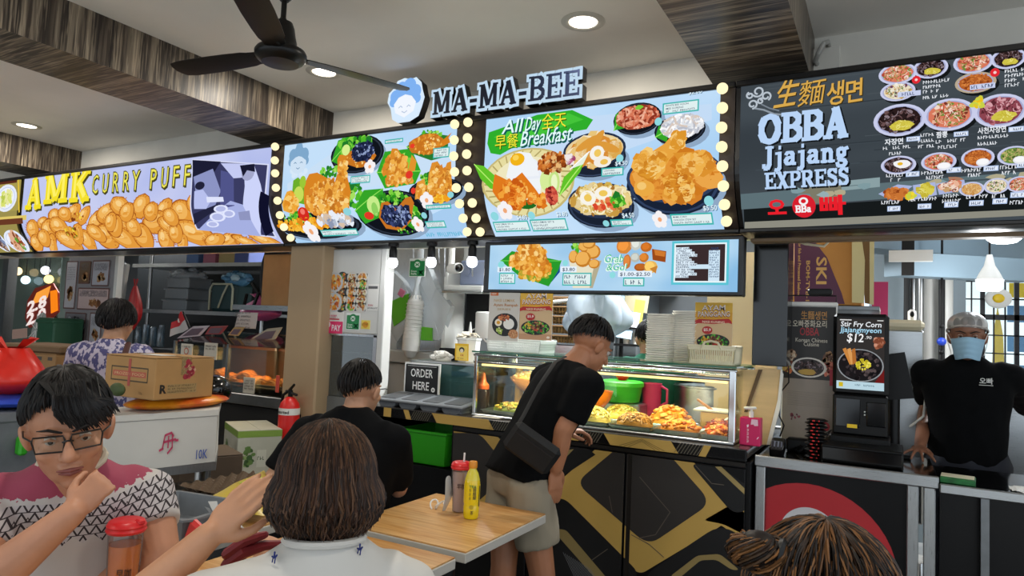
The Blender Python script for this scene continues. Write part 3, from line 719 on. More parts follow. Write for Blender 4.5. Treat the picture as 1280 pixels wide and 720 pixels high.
def d5(p):
 e = (-3.223,2.246,.362,.149); plate(p,(-3.372,2.153,.373,.082),3); lettuce(p,(-3.242,2.488,.1,.054),20,4); lettuce(p,(-3.004,2.32,.067,.101),20,4); lettuce(p,(-3.498,2.192,.176,.069),20,4)
 p.poly([(-3.451,2.256),(-3.454,2.427),(-3.415,2.49),(-3.343,2.495),(-3.238,2.445),(-3.18,2.42),(-3.158,2.492),(-3.171,2.568),(-3.153,2.598),(-3.083,2.592),(-3.066,2.548),(-3.089,2.487),(-3.037,2.347),(-3.065,2.239),(-3.183,2.185),(-3.346,2.201)],'#d88424',8)
 p.blobs((-3.245,2.318,.183,.124),200,FR,.026,8.5,.98); p.blobs((-3.116,2.484,.048,.096),50,FR,.018,9,.9); p.poly([(-3.661,2.297),(-3.615,2.382),(-3.57,2.39),(-3.497,2.279),(-3.572,2.23),(-3.655,2.255)],'#e8a83c',8); p.blobs((-3.576,2.304,.068,.064),40,['#f0a83a','#e08c24','#f8cc70'],.024,8.5)
 p.poly([(-3.567,2.325),(-3.561,2.456),(-3.518,2.475),(-3.438,2.415),(-3.451,2.287),(-3.509,2.3)],'#6cae2a',7); p.ell((-3.5,2.359,.045,.054),'#c8dc5a',9,14,rot=.3); p.ell((-3.47,2.439,.03,.044),'#9cc838',8.6,12); p.ell((-3.475,2.226,.051,.045),'#d42a20',12,16); p.ell((-3.477,2.242,.022,.02),'#f47a6a',12.5,10)
 p.blobs((-3.515,2.163,.266,.039),90,['#f0a020','#f8c040','#e08818'],.022,11); lettuce(p,(-3.63,2.202,.076,.02),10,12)
 flower(p,*(-3.464,2.116),.06,15); p.blobs((-3.201,2.176,.18,.038),40,['#e8eef8','#b4bece','#8f98b0','#d8c0a8'],.03,14)
def d6(p):
 e = (-2.728,2.205,.281,.134); plate(p,e,3.5); leaf(p,[(-3.021,2.227),(-2.931,2.351),(-2.775,2.352),(-2.763,2.198),(-2.969,2.149)],6); lettuce(p,(-2.689,2.288,.137,.048),26,7); lettuce(p,(-2.576,2.181,.072,.08),20,7); e2 = (-2.706,2.182,.13,.081)
 p.poly([(-2.84,2.182),(-2.794,2.265),(-2.742,2.272),(-2.685,2.222),(-2.603,2.284),(-2.56,2.291),(-2.542,2.252),(-2.593,2.155),(-2.698,2.1),(-2.816,2.117)],'#c87424',9); p.poly([(-2.827,2.182),(-2.777,2.254),(-2.741,2.248),(-2.693,2.199),(-2.61,2.246),(-2.581,2.24),(-2.595,2.164),(-2.688,2.117),(-2.797,2.139)],'#1b2340',9.6); p.blobs((-2.698,2.186,.112,.059),130,DKRICE,.014,10,1.)
 p.ell((-2.861,2.254,.052,.057),'#c6ec8a',8.5,14,rot=-.3); p.ell((-2.855,2.23,.026,.042),'#8fd060',9,12); p.ell((-2.914,2.194,.039,.023),'#e03a28',11,14); flower(p,*(-2.556,2.131),.04,13); lettuce(p,(-2.676,2.095,.099,.018),10,10)
for d in (d1,d2,d3,d4,d5,d6): dish(d)
p = SP()
for a,b,ln in (((-2.776,2.632),(-2.633,2.658),['','']),((-2.401,2.508),(-2.283,2.571),['','','']),((-3.041,2.395),(-2.879,2.446),['','','']),((-3.378,2.085),(-3.058,2.124),['MAMA RIPENYE','']),((-2.457,2.208),(-2.275,2.235),['','']),((-2.496,2.107),(-2.351,2.146),['','',''])):
 price_tag(p,a[0],a[1],b[0],b[1],ln,16)
for e in ((-3.083,2.225,.034,.024),(-2.486,2.178,.021,.018),(-2.267,2.284,.023,.018)): p.ell(e,'#8fd4dc',16,14)
p.fake((-2.529,2.064)[0],(-2.529,2.064)[1],(-2.26,2.066)[0],.02,'#5cb8d8',3)
p.mk('price_tags',m_lit,s2)
# breakfast side
p = SP(); p.poly([(-2.029,2.566),(-2.022,2.631),(-1.876,2.661),(-1.716,2.698),(-1.504,2.7),(-1.381,2.633),(-1.416,2.585),(-1.574,2.576),(-1.498,2.55),(-1.621,2.536),(-1.869,2.523),(-1.94,2.493),(-2.004,2.508)],'#2fae2c',2); p.poly([(-1.988,2.599),(-1.775,2.669),(-1.522,2.684),(-1.436,2.64),(-1.623,2.598),(-1.871,2.551)],'#44c43a',2.5); p.mk('green_brush_stroke',m_lit,s2)
p = SP()
for dx,dz,col,lv,bo in ((.008,-.008,'#0d5a52',4,.03),(0,0,'#e4fbff',6,.008)):
 for t,a,b,zt in (('All',(-1.936,2.612),(-1.812,2.6),(-1.94,2.692)),('Day',(-1.792,2.614),(-1.697,2.604),(-1.796,2.694)),('Breakfast',(-1.818,2.53),(-1.505,2.501),(-1.823,2.615))):
  p.text(t,a[0] + dx,a[1] + dz,(zt[1] - a[1]) * 1.0,col,lv,bo,w=(b[0] - a[0]),shear=.18,tilt=.02)
for t,a,b,zt in (('全天',(-1.685,2.618),(-1.537,2.603),(-1.689,2.695)),('早餐',(-1.979,2.533),(-1.828,2.519),(-1.983,2.608))):
 p.text(t,a[0] + .005,a[1] - .006,(zt[1] - a[1]) * .86,'#3a5a08',4,0.,w=b[0] - a[0]); p.text(t,a[0],a[1],(zt[1] - a[1]) * .86,'#f8e83a',6,0.,w=b[0] - a[0])
p.mk('lettering',m_lit,s2)
def b1(p):
 e = (-1.764,2.329,.29,.186); p.ell(e,'#c8b878',5,30); p.ell(e,'#e6dca0',5.4,30,k=.95)
 for k in range(30):
  a = k * .21; p.line([(e[0] + e[2] * .93 * math.cos(a),e[1] + e[3] * .93 * math.sin(a)),(e[0] + e[2] * .74 * math.cos(a + .1),e[1] + e[3] * .74 * math.sin(a + .1))],.008,'#b4a468',5.8)
 p.ell(e,'#efe8c0',6,28,k=.74); leaf(p,[(-2.109,2.451),(-2.043,2.436),(-1.954,2.365),(-1.925,2.283),(-1.997,2.304),(-2.061,2.363)],9,'#63c22a','#b8f070'); leaf(p,[(-1.422,2.409),(-1.454,2.399),(-1.536,2.336),(-1.571,2.238),(-1.509,2.284),(-1.443,2.355)],9,'#63c22a','#b8f070')
 p.poly([(-1.892,2.361),(-1.867,2.477),(-1.817,2.5),(-1.746,2.485),(-1.703,2.419),(-1.671,2.31),(-1.689,2.228),(-1.746,2.247),(-1.79,2.309)],'#f0f4f8',10); p.ell((-1.825,2.456,.046,.036),'#f2b418',11,16); p.ell((-1.835,2.466,.02,.016),'#fbd458',11.5,10); p.ell((-1.739,2.35,.07,.105),'#e9eef6',9.6,16)
 p.poly([(-1.982,2.286),(-1.966,2.384),(-1.923,2.363),(-1.86,2.331),(-1.791,2.38),(-1.749,2.333),(-1.711,2.287),(-1.647,2.193),(-1.681,2.179),(-1.767,2.24),(-1.822,2.177),(-1.891,2.188),(-1.952,2.241)],'#e07a1e',12); p.blobs((-1.849,2.265,.091,.077),70,OR,.026,12.5,.9); p.blobs((-1.709,2.229,.059,.037),24,OR,.02,12.5)
 p.blobs((-1.61,2.42,.087,.062),90,['#a8541c','#d8843a','#e8b878','#7c3410','#c86a28'],.018,10); p.ell((-1.646,2.326,.034,.056),'#d6ec9a',10.5,14); p.ell((-1.593,2.314,.033,.059),'#c6e488',10.8,14); p.ell((-1.593,2.314,.019,.042),'#ecf6c4',11.2,12); p.ell((-1.614,2.244,.038,.049),'#a8342c',12.5,16); p.blobs((-1.614,2.244,.034,.045),40,['#c04438','#7c1c1c','#e06a50'],.014,13)
 p.ell((-1.773,2.207,.06,.024),'#1f6a22',9.2,12); flower(p,*(-1.919,2.181),.045,15)
def b2(p):
 e = (-1.369,2.452,.181,.116); plate(p,(-1.368,2.422,.177,.098),3.6,'#1c2434','#3b4a66'); p.ell((-1.37,2.469,.177,.095),'#26324a',5,28); p.ell((-1.37,2.469,.163,.084),'#e8cf9a',5.5,28); e2 = (-1.37,2.465,.154,.077); p.blobs(e2,60,['#f0d8a0','#e8c47a','#dba850','#f6e6c4','#d88c34'],.045,6,.8)
 for q,r in (((-1.408,2.507),.5),((-1.295,2.479),-.4),((-1.363,2.511),.9)): p.ell((q[0],q[1],.075,.022),'#dd9a3c',8,14,0,r)
 p.ell((-1.351,2.45,.041,.039),'#f6f2ea',9,16,rot=.4); p.ell((-1.347,2.45,.02,.021),'#f0c860',9.5,12); p.ell((-1.318,2.401,.049,.03),'#f4eee4',9.2,16); p.ell((-1.309,2.4,.022,.015),'#eec258',9.7,12); p.blobs((-1.511,2.429,.028,.026),20,['#a0446a','#c87494','#f0e8e8'],.02,9); leaf(p,[(-1.5,2.376),(-1.41,2.455),(-1.393,2.462),(-1.426,2.397)],10,'#e6f0e0','#ffffff')
def b3(p):
 e = (-1.341,2.203,.188,.1); plate(p,(-1.346,2.176,.188,.1),4,'#1a2232','#323f58'); p.ell((-1.34,2.207,.183,.085),'#2a3650',6,28); e2 = (-1.339,2.21,.17,.073); p.ell(e2,'#dcc27a',6.5,26); p.blobs(e2,110,['#e8d088','#c89a44','#f0e2b0','#a87430','#d0b050','#e2ce9c'],.026,7,.95); p.noodles(e2,60,['#f2e2a8','#d8b860','#f8eecb'],.008,8,.8)
 p.blobs((-1.248,2.198,.044,.027),24,GR,.022,9); p.blobs((-1.321,2.186,.071,.03),16,['#d8482c','#e87a4a'],.016,9)
 for e3 in ((-1.406,2.222,.045,.037),(-1.317,2.24,.049,.031)): p.ell(e3,'#f8f4ea',9.5,18); p.ell(e3,'#efc85c',10,14,k=.5)
def b4(p):
 e = (-.945,2.295,.241,.138); plate(p,(-.947,2.265,.241,.144),4.5,'#182236','#2f4060'); p.ell((-.945,2.303,.241,.127),'#30405e',7,32); e2 = (-.945,2.303,.224,.112); p.ell(e2,'#dd8a2e',7.5,30); p.blobs(e2,60,['#e39436','#cf7a20','#eba64a','#d4812a'],.06,8,.85,.15)
 p.poly([(-1.143,2.357),(-1.119,2.413),(-1.053,2.432),(-.989,2.467),(-.942,2.519),(-.902,2.515),(-.877,2.481),(-.907,2.435),(-.962,2.384),(-1.01,2.3),(-1.093,2.297)],'#e8a440',10); p.blobs((-1.06,2.371,.075,.065),60,['#f0b450','#dd962e','#f6cc7a','#cf8424'],.034,10.5,.9); p.blobs((-.925,2.477,.036,.044),24,['#f0b450','#f6cc7a','#dd962e'],.026,10.8,.8)
 p.poly([(-1.009,2.209),(-.969,2.297),(-.905,2.323),(-.851,2.274),(-.842,2.193),(-.94,2.176)],'#e29a38',10.4); p.blobs((-.916,2.248,.071,.059),60,['#eeb04c','#d88c2a','#f4c874','#c4741e'],.03,11,.9); p.poly([(-.947,2.415),(-.828,2.412),(-.735,2.319),(-.796,2.285),(-.881,2.314)],'#dd922f',10.2); p.blobs((-.834,2.353,.086,.047),50,['#eeb04c','#d4882a','#f2c06a'],.028,10.9,.9); p.ell((-1.095,2.251,.054,.038),'#eaaa44',11,16); p.ell((-1.107,2.263,.025,.019),'#f4c874',11.4,12)
def b5(p):
 e = (-1.139,2.61,.128,.084); plate(p,e,3,inner=.9); leaf(p,[(-1.262,2.561),(-1.257,2.645),(-1.205,2.673),(-1.193,2.57)],5); e2 = (-1.139,2.619,.115,.063); p.ell(e2,'#b4583c',6,22,.06); p.noodles(e2,130,['#d87858','#e89a7c','#b84c34','#f0b498','#8c3422'],.011,6.5,.9,.95); p.ell((-1.128,2.668,.021,.013),'#78c83a',9,10,.2)
def b6(p):
 e = (-.918,2.529,.128,.077); plate(p,e,3.4); leaf(p,[(-1.039,2.505),(-1.024,2.561),(-.967,2.538),(-.981,2.474)],5); e2 = (-.907,2.548,.112,.061); p.ell(e2,'#cfd2d8',6,22,.06); p.noodles(e2,130,['#f4f4f6','#e0e4ea','#c8ccd6','#ffffff','#d8c8bc','#b8bcc8'],.010,6.5,.9,.95)
for d in (b1,b2,b3,b4,b5,b6): dish(d)
p = SP()
for a,b,ln in (((-1.005,2.612),(-.824,2.671),['WHITE BEE HOON','/MEE GORENG','']),((-1.321,2.321),(-1.199,2.366),['LONTONG','']),((-1.304,2.08),(-1.183,2.113),['MEE REBUS','']),((-.98,2.073),(-.769,2.126),['MAMA CURRY','CHICKEN STEW SET','']),((-2.022,2.073),(-1.792,2.127),['NASI LEMAK SET A','CHICKEN WING','']),((-1.78,2.07),(-1.558,2.13),['NASI LEMAK SET B','FISH FILLET',''])):
 price_tag(p,a[0],a[1],b[0],b[1],ln,16)
for q,t in (((-.879,2.7),'$2.00'),((-1.247,2.374),'$4.50'),((-.811,2.135),'$5.50'),((-1.857,2.133),'$4.80'),((-1.608,2.14),'$3.80'),((-1.234,2.119),'$4.50')):
 p.text(t,q[0],q[1],.022,'#e8f8ff',17,.01)
 p.text(t,q[0] + .003,q[1] - .003,.022,'#3a6a88',16.4,.015)
for e in ((-1.025,2.581,.019,.021),(-1.222,2.41,.02,.021),(-.778,2.176,.023,.023),(-1.996,2.155,.026,.023),(-1.759,2.15,.022,.02),(-1.331,2.096,.018,.015)): p.ell(e,'#8fd8e0',16,14)
flower(p,*(-1.036,2.104),.036,15)
p.mk('price_tags',m_lit,s2)

# raised stall name on top of the sign
m_letter_side = M('letter_side_black','#0a0a0d',.3); m_letter_face = emitter('letter_face_pale_blue','#cfeaff',.85); m_letter_ink = M('letter_ink_navy','#121a30',.35)
nm = thing('stall_name_letters','raised white outlined MA-MA-BEE letters standing on top of the sky blue sign','sign',(-2.0,3.30,2.75))
wx0,wx1,wz,wh = -2.405,-1.455,2.768,.138
word = 'MA-MA-BEE'
for ps in slab_polys(word,wx0,wz,wh,wx1 - wx0,.017,.1):
 g,f,k = G(),G(),G()
 for i,q in enumerate(ps):
  e = .0004 * i
  g.prism([(x,3.27 - e,z) for x,z in q],(0,.055,0)); f.add([(x,3.2675 - e,z) for x,z in q],[(0,1,2,3)])
 o = mk('letter',g,m_letter_side,nm,0); mk('lit_face',f,m_letter_face,o,0)
 LETTERS = o
for ps,o in zip(slab_polys(word,wx0,wz,wh,wx1 - wx0,0,.1),[x for x in nm.children if x.name.startswith('letter')]):
 k = G()
 for i,q in enumerate(ps): k.prism([(x,3.262 - .0003 * i,z) for x,z in q],(0,.005,0))
 mk('dark_letter',k,m_letter_ink,o,0)
em = thing('cook_head_sign','raised pale blue cloud haired head emblem at the left end of the white letters','sign',(-2.62,3.27,2.735))
ex,ez = (-2.622,2.859); ez += .03
outline = [(x * 1.18,z * 1.12) for x,z in [(-.085,-.10),(-.10,-.04),(-.125,.0),(-.118,.05),(-.085,.075),(-.06,.115),(-.01,.125),(.03,.112),(.07,.12),(.108,.085),(.12,.04),(.135,.0),(.12,-.05),(.10,-.10),(.04,-.125),(-.04,-.125)]]
mk('backing',G().prism([(ex + x * .93,3.27,ez + z) for x,z in outline],(0,.055,0)),m_letter_side,em,0)
fp = Pr(lambda x,z,h: (x,3.2685 - h,z))
fp.poly([(ex + x * .93,ez + z) for x,z in outline],'#d8ecff',0)
for dx,dz,r in ((-.03,.075,.045),(.03,.085,.05),(.075,.045,.045),(-.075,.03,.042),(0,.04,.07),(.09,.0,.03),(-.09,-.005,.03)): fp.ell((ex + dx,ez + dz,r,r),'#7fb2f2',1,16)
fp.poly([(ex - .085,ez - .02),(ex - .05,ez + .02),(ex,ez + .035),(ex + .05,ez + .02),(ex + .085,ez - .02),(ex + .07,ez - .075),(ex,ez - .11),(ex - .07,ez - .075)],'#f2f7ff',2)
for sx in (-1,1): fp.line([(ex + sx * .045,ez - .045),(ex + sx * .03,ez - .035),(ex + sx * .018,ez - .045)],.006,'#b8c8e0',3)
fp.line([(ex - .02,ez - .07),(ex,ez - .08),(ex + .02,ez - .07)],.006,'#b8c8e0',3)
fp.mk('lit_face',m_lit,em)

# dark noodle stall sign on the right
m_pan_o = panel_mat('slate_backlight','#4a535a',.8,('#363d44',.8,(.6,1,3)))
s3 = sign_box('noodle_stall_sign','lit dark slate menu sign with gold characters and noodle bowls on the right',-.652,.95,panels=((-.63,.93),),mat=m_pan_o)
p = SP()
p.poly([(-.628,2.2),(.463,2.224),(.468,2.163),(-.631,2.134)],'#5d7076',.4); p.poly([(-.366,2.21),(-.194,2.216),(-.195,2.148),(-.369,2.143)],'#7c7a68',.8); p.poly([(-.232,2.228),(-.043,2.236),(-.043,2.198),(-.233,2.189)],'#8aa0a4',.6)
p.poly([(-.62,2.134),(.469,2.152),(.476,2.089),(-.627,2.059)],'#161a1b',.5); p.poly([(-.623,2.08),(.476,2.089),(.479,2.066),(-.628,2.049)],'#8d8c80',.9)
for k in range(24):
 x0,x1 = sorted((p.r.uniform(-.6,.9),p.r.uniform(-.6,.9))); z = p.r.uniform(2.2,2.7); p.rect(x0,z,min(x1,x0 + .5),z + p.r.uniform(.002,.006),p.r.choice(['#424b52','#333a40','#485056']),.3)
for k in range(26):
 x,z = p.r.uniform(-.6,.9),p.r.uniform(2.17,2.215); p.ell((x,z,.03,.012),p.r.choice(['#7f9aa0','#b0a88a','#6e8890','#a87a60','#96aeb2']),1 + k * .02,8,.3)
p.mk('printed_background',m_lit,s3)
p = SP()
def swirl(cx,cz,r,turns,col,w,start=0.):
 p.line([(cx + r * (1 - .55 * i / 16) * math.cos(start + turns * 2 * PI * i / 16),cz + r * (1 - .55 * i / 16) * math.sin(start + turns * 2 * PI * i / 16)) for i in range(17)],w,col,3)
for q,r,st in (((-.575,2.616),.022,-1.5),((-.551,2.674),.026,-2.5),((-.515,2.647),.022,-1),((-.587,2.66),.016,2),((-.539,2.627),.014,1)): swirl(q[0],q[1],r,1.1,'#b9c3cd',.008,st)
p.line([(-.564,2.595),(-.524,2.583),(-.478,2.558),(-.443,2.551)],.008,'#8f99a4',3); p.line([(-.535,2.611),(-.499,2.588),(-.457,2.571)],.006,'#79838e',3)
p.mk('cloud_emblem',m_lit,s3)
p = SP()
for t,a,b,zt,sh in (('生',(-.485,2.593),(-.388,2.582),(-.488,2.712),.25),('麵',(-.381,2.588),(-.271,2.575),(-.383,2.697),.12),('생',(-.261,2.577),(-.19,2.568),(-.262,2.677),.05),('면',(-.187,2.579),(-.114,2.57),(-.188,2.677),.02)):
 h = (zt[1] - a[1]) * .84
 bo = 0. if t == '麵' else .014
 p.text(t,a[0] + .004,a[1] - .004,h,'#3a2c10',3,bo,w=b[0] - a[0],shear=sh,tilt=.06); p.text(t,a[0],a[1],h,'#d8a94e',4,bo,w=b[0] - a[0],shear=sh,tilt=.06)
for wd,a,b,zt,fat in (('OBBA',(-.542,2.421),(-.171,2.386),(-.545,2.555),.004),('Jjajang',(-.526,2.314),(-.167,2.287),(-.528,2.404),.0025),('EXPRESS',(-.515,2.215),(-.165,2.195),(-.512,2.284),.0015)):
 w,h = b[0] - a[0],zt[1] - a[1]
 slab(p,wd,a[0] + .008,a[1] - .007,h,'#12161a',3,w,fat); slab(p,wd,a[0],a[1],h,'#b9d4f6',5,w,fat)
p.ell((-.352,2.136,.05,.047),'#d8202e',4,24); e = (-.353,2.156,.02,.016); p.ell(e,'#f4f4f6',5,18); p.ell(e,'#d8202e',6,16,k=.55)
a,b = (-.389,2.111),(-.323,2.109); slab(p,'OBBa'[1:],a[0],a[1],.028,'#f4f4f6',6,b[0] - a[0],.001)
for t,a,b,zt in (('오',(-.513,2.106),(-.428,2.103),(-.507,2.173)),('빠',(-.29,2.104),(-.177,2.1),(-.286,2.175))):
 p.text(t,a[0],a[1],(zt[1] - a[1]) * .84,'#e8202c',5,.035,w=b[0] - a[0])
p.mk('lettering',m_lit,s3)
JJ = ['#2a1c1c','#4a3434','#1a1012','#6a5050','#8c7c84']; YL = ['#d8cc50','#c4b438','#e8e080']
SEA = ['#d8785c','#e8b498','#b04c38','#f0d8c8','#7a3428','#c8a070','#6a8c3a']
def bowl(e,pal,kind=0,rim='#c9cdea',white=False):
 p = SP(); p.ell((e[0] + .01,e[1] - .012,e[2],e[3]),'#15181a',4,20); p.ell(e,rim,5,26); p.ell(e,'#a8acd0',5.5,24,k=.86); p.ell(e,pal[0],6,22,.03,k=.8)
 s_ = min(e[2],e[3]); p.blobs((e[0],e[1],e[2] * .78,e[3] * .78),55,pal,s_ * .16,6.5,.95,.4); p.noodles((e[0],e[1],e[2] * .75,e[3] * .75),40,pal,s_ * .05,8,.7,.9)
 if kind == 1: p.ell((e[0] + e[2] * .1,e[1] - e[3] * .35,e[2] * .45,e[3] * .32),'#cfc24a',10,14,.15); p.noodles((e[0] + e[2] * .1,e[1] - e[3] * .35,e[2] * .45,e[3] * .32),20,YL,s_ * .05,10.5,.8)
 if kind == 2: p.ell((e[0] + e[2] * .3,e[1] - e[3] * .5,e[2] * .4,e[3] * .4),'#e6e8ee',11,14); p.ell((e[0] + e[2] * .3,e[1] - e[3] * .45,e[2] * .33,e[3] * .28),'#f8f8fa',11.5,14)
 if kind == 3: p.ell((e[0] + e[2] * .2,e[1] + e[3] * .1,e[2] * .5,e[3] * .45),'#f2f2f4',10,14,.1); p.ell((e[0] + e[2] * .1,e[1] + e[3] * .1,e[2] * .16,e[3] * .18),'#e8b82c',10.6,10)
 return p.mk('dish_picture',m_lit,s3)
CHK = ['#b4602a','#d88440','#8c4018','#c87434']; MIX = ['#e8dcc0','#c8a058','#5c7c30','#6a3a5c','#f0ece0']; VEG = ['#6c8c3c','#98a858','#c8b478','#4c5c2c']
for e,pal,k in (((.02,2.676,.072,.046),SEA,0),((.141,2.683,.063,.045),JJ,1),((.021,2.598,.066,.042),MIX,0),((.29,2.684,.069,.047),SEA,0),((.408,2.682,.058,.043),JJ,1),((.298,2.598,.071,.044),CHK,0),((.028,2.472,.098,.07),JJ,1),((.207,2.475,.093,.068),SEA,0),((.381,2.471,.09,.069),['#8c4450','#b46a74','#5c2830','#d8a0a8'],1),
                  ((.026,2.28,.066,.038),JJ,3),((.172,2.282,.063,.038),SEA,2),((.307,2.287,.057,.038),CHK,2),((.429,2.286,.057,.037),VEG,2),((.375,2.177,.043,.029),MIX,0),((.451,2.179,.042,.029),SEA,0),((.291,2.17,.044,.027),['#d8a868','#e8c890','#c08848'],0)):
 bowl(e,pal,k,'#c9cdea' if k != 0 or pal is not CHK else '#b8a890')
for pts,pal,e in (([(-.049,2.17),(.024,2.203),(.081,2.194),(.007,2.139)],CHK,(.016,2.169,.045,.022)),([(.081,2.197),(.162,2.204),(.17,2.155),(.088,2.141)],YL,(.126,2.176,.029,.021)),([(.165,2.198),(.264,2.207),(.271,2.168),(.178,2.155)],SEA,(.217,2.186,.037,.015))):
 p = SP(); p.poly(pts,'#aab4dc',5); p.blobs(e,34,pal,.014,6.5,.9,.3); p.mk('dish_picture',m_lit,s3)
p = SP()
for a,b in (((.115,2.617),(.207,2.604)),((.115,2.596),(.178,2.588)),((.115,2.576),(.167,2.569)),((.115,2.551),(.204,2.543)),((.397,2.624),(.457,2.619)),((.397,2.604),(.457,2.599)),((.397,2.585),(.457,2.58)),((.397,2.565),(.447,2.561)),
             ((-.031,2.348),(.07,2.349)),((-.019,2.323),(.035,2.322)),((.099,2.391),(.148,2.393)),((.099,2.367),(.157,2.365)),((.099,2.343),(.151,2.342)),((.162,2.358),(.26,2.359)),((.162,2.334),(.241,2.334)),((.307,2.361),(.418,2.363)),((.307,2.335),(.371,2.335)),
             ((-.018,2.234),(.042,2.234)),((-.012,2.215),(.03,2.216)),((.112,2.235),(.193,2.236)),((.13,2.216),(.188,2.215)),((.254,2.235),(.32,2.237)),((.277,2.216),(.315,2.216)),((.384,2.238),(.437,2.238)),((.391,2.217),(.438,2.217)),
             ((-.036,2.129),(.043,2.128)),((.067,2.136),(.173,2.137)),((.185,2.143),(.247,2.143)),((.191,2.124),(.254,2.125)),((.265,2.136),(.348,2.138)),((.364,2.134),(.407,2.135)),((.426,2.108),(.471,2.109))):
 p.fake(a[0],a[1],b[0],.012,'#e8ecf2',8)
for t,a,b in (('자장면',(-.026,2.369),(.043,2.369)),('짬뽕',(.162,2.382),(.202,2.381)),('사천자장면',(.306,2.384),(.4,2.384))): p.text(t,a[0],a[1],.021,'#eef2f8',8.5,.02,w=b[0] - a[0])
for q in ((.055,2.375),(.224,2.379),(.408,2.38),(.054,2.23),(.201,2.236),(.328,2.233),(.437,2.238),(-.014,2.1),(.101,2.104),(.198,2.106),(.286,2.108),(.366,2.111),(.424,2.131)):
 p.rect(q[0],q[1],q[0] + .05,q[1] + .02,'#b4c8ec',8); p.rect(q[0] + .003,q[1] + .003,q[0] + .047,q[1] + .017,'#e4ecfa',8.4); p.fake(q[0] + .008,q[1] + .005,q[0] + .04,.009,'#3a4a70',8.8)
for e in ((.089,2.638,.016,.017),(.363,2.629,.016,.018)): p.ell(e,'#e02a34',12,14); p.ell(e,'#f4d0d0',12.5,8,k=.35)
for a in ((.021,2.57),(.279,2.567)): p.rect(a[0],a[1],a[0] + .085,a[1] + .022,'#c8d0ec',11); p.fake(a[0] + .006,a[1] + .005,a[0] + .075,.012,'#39456a',11.5)
flower(p,*(.076,2.151),.012,12)
for e in ((.306,2.51,.022,.023),(.076,2.154,.018,.015)): p.blobs(e,16,['#f0d838','#e8c020','#c8d048'],.012,12.5)
p.mk('menu_lettering',m_lit,s3)

# small lit sign hanging under the blue one
Y2 = 3.49
m_pan_s = panel_mat('pale_blue_backlight','#b8dcf6',.97,('#8cc0e8',2.0,(1,1,1.5)))
s4 = thing('grab_and_go_sign','small lit blue snack menu sign hanging under the wide chicken sign','sign',(-1.39,Y2,1.73))
g = G().box((-1.388,Y2 + .05,1.875),(1.50,.09,.305),bev=.006); mk('casing',g,m_frame,s4,0)
x0,z0 = (-2.049,1.752); x1,z1 = (-.662,2.023)
X0,X1,Z0,Z1 = -2.093,-.66,1.742,2.005
mk('backlit_panel',G().add([(X0,Y2 - .004,Z0),(X1,Y2 - .004,Z0),(X1,Y2 - .004,Z1),(X0,Y2 - .004,Z1)],[(0,1,2,3)]),m_pan_s,s4,0)
def S4(): return Pr(lambda x,z,h: (x,Y2 - .005 - h,z),zr=(Z0,Z1))
p = S4(); leaf(p,[(-2.016,1.912),(-1.943,1.968),(-1.825,1.947),(-1.621,1.907),(-1.638,1.853),(-1.694,1.762),(-1.882,1.817)],2,'#2a9a2c','#5cc84a'); p.poly([(-1.63,1.898),(-1.628,1.844),(-1.675,1.79),(-1.704,1.762)],'#1c4a8c',1.5); p.blobs((-1.789,1.845,.114,.055),60,['#e0a838','#c8901c','#f0c860','#88a030'],.02,4)
for e in ((-1.827,1.975,.078,.047),(-1.887,1.91,.074,.047),(-1.78,1.872,.103,.055),(-1.758,1.946,.046,.042)): p.ell(e,'#d8841e',5,16,.12); p.blobs(e,36,FR,.02,5.5,.9)
p.mk('dish_picture',m_lit,s4)
p = S4(); p.poly([(-1.577,1.925),(-1.38,1.905),(-1.426,1.755),(-1.545,1.754)],'#e8e2c8',2); p.poly([(-1.418,1.905),(-1.38,1.905),(-1.426,1.755),(-1.445,1.755)],'#b4ac90',2.4); lettuce(p,(-1.516,1.987,.058,.036),20,2.5)
for i,e in enumerate(((-1.548,1.929,.029,.036),(-1.483,1.986,.038,.031),(-1.429,1.954,.042,.04),(-1.489,1.915,.048,.045),(-1.422,1.888,.033,.026),(-1.455,1.999,.038,.027))): p.ell(e,'#c8802a',4 + i,16); p.ell(e,'#eeb25a',4.4 + i,14,.06,k=.82,off=(-.08,.1))
p.mk('dish_picture',m_lit,s4)
p = S4()
for e,cl in (((-1.255,1.981,.043,.041),'#d8883a'),((-1.188,1.993,.031,.034),'#c8ccc4'),((-1.131,1.975,.031,.026),'#c06a24'),((-1.234,1.899,.022,.039),'#c87838'),((-1.19,1.92,.027,.026),'#b8bcb4'),((-1.142,1.919,.026,.026),'#c8782c'),((-1.158,1.868,.035,.021),'#a85a20'),((-1.105,1.868,.039,.034),'#e8b860')):
 p.ell(e,cl,3,16,.05); p.ell(e,tuple(min(1,x * 1.35) for x in c(cl)),3.6,12,.1,k=.7,off=(-.1,.15))
p.poly([(-1.1,1.965),(-1.022,1.951),(-1.025,1.893),(-1.094,1.906)],'#9c4a18',4); p.poly([(-1.087,1.961),(-1.026,1.947),(-1.03,1.922),(-1.081,1.931)],'#d07a30',4.5); p.poly([(-1.109,1.86),(-1.067,1.876),(-1.074,1.834)],'#c88434',5)
p.mk('dish_picture',m_lit,s4)
p = S4()
for t,a,b,zt in (('Grab',(-1.366,1.896),(-1.256,1.895),(-1.368,1.94)),('&Go!',(-1.351,1.852),(-1.237,1.852),(-1.352,1.891))):
 p.text(t,a[0] - .003,a[1] - .003,(zt[1] - a[1]),'#e9fdf2',6,.05,w=b[0] - a[0],shear=.2); p.text(t,a[0],a[1],(zt[1] - a[1]),'#3cba88',7,.0,w=b[0] - a[0],shear=.2)
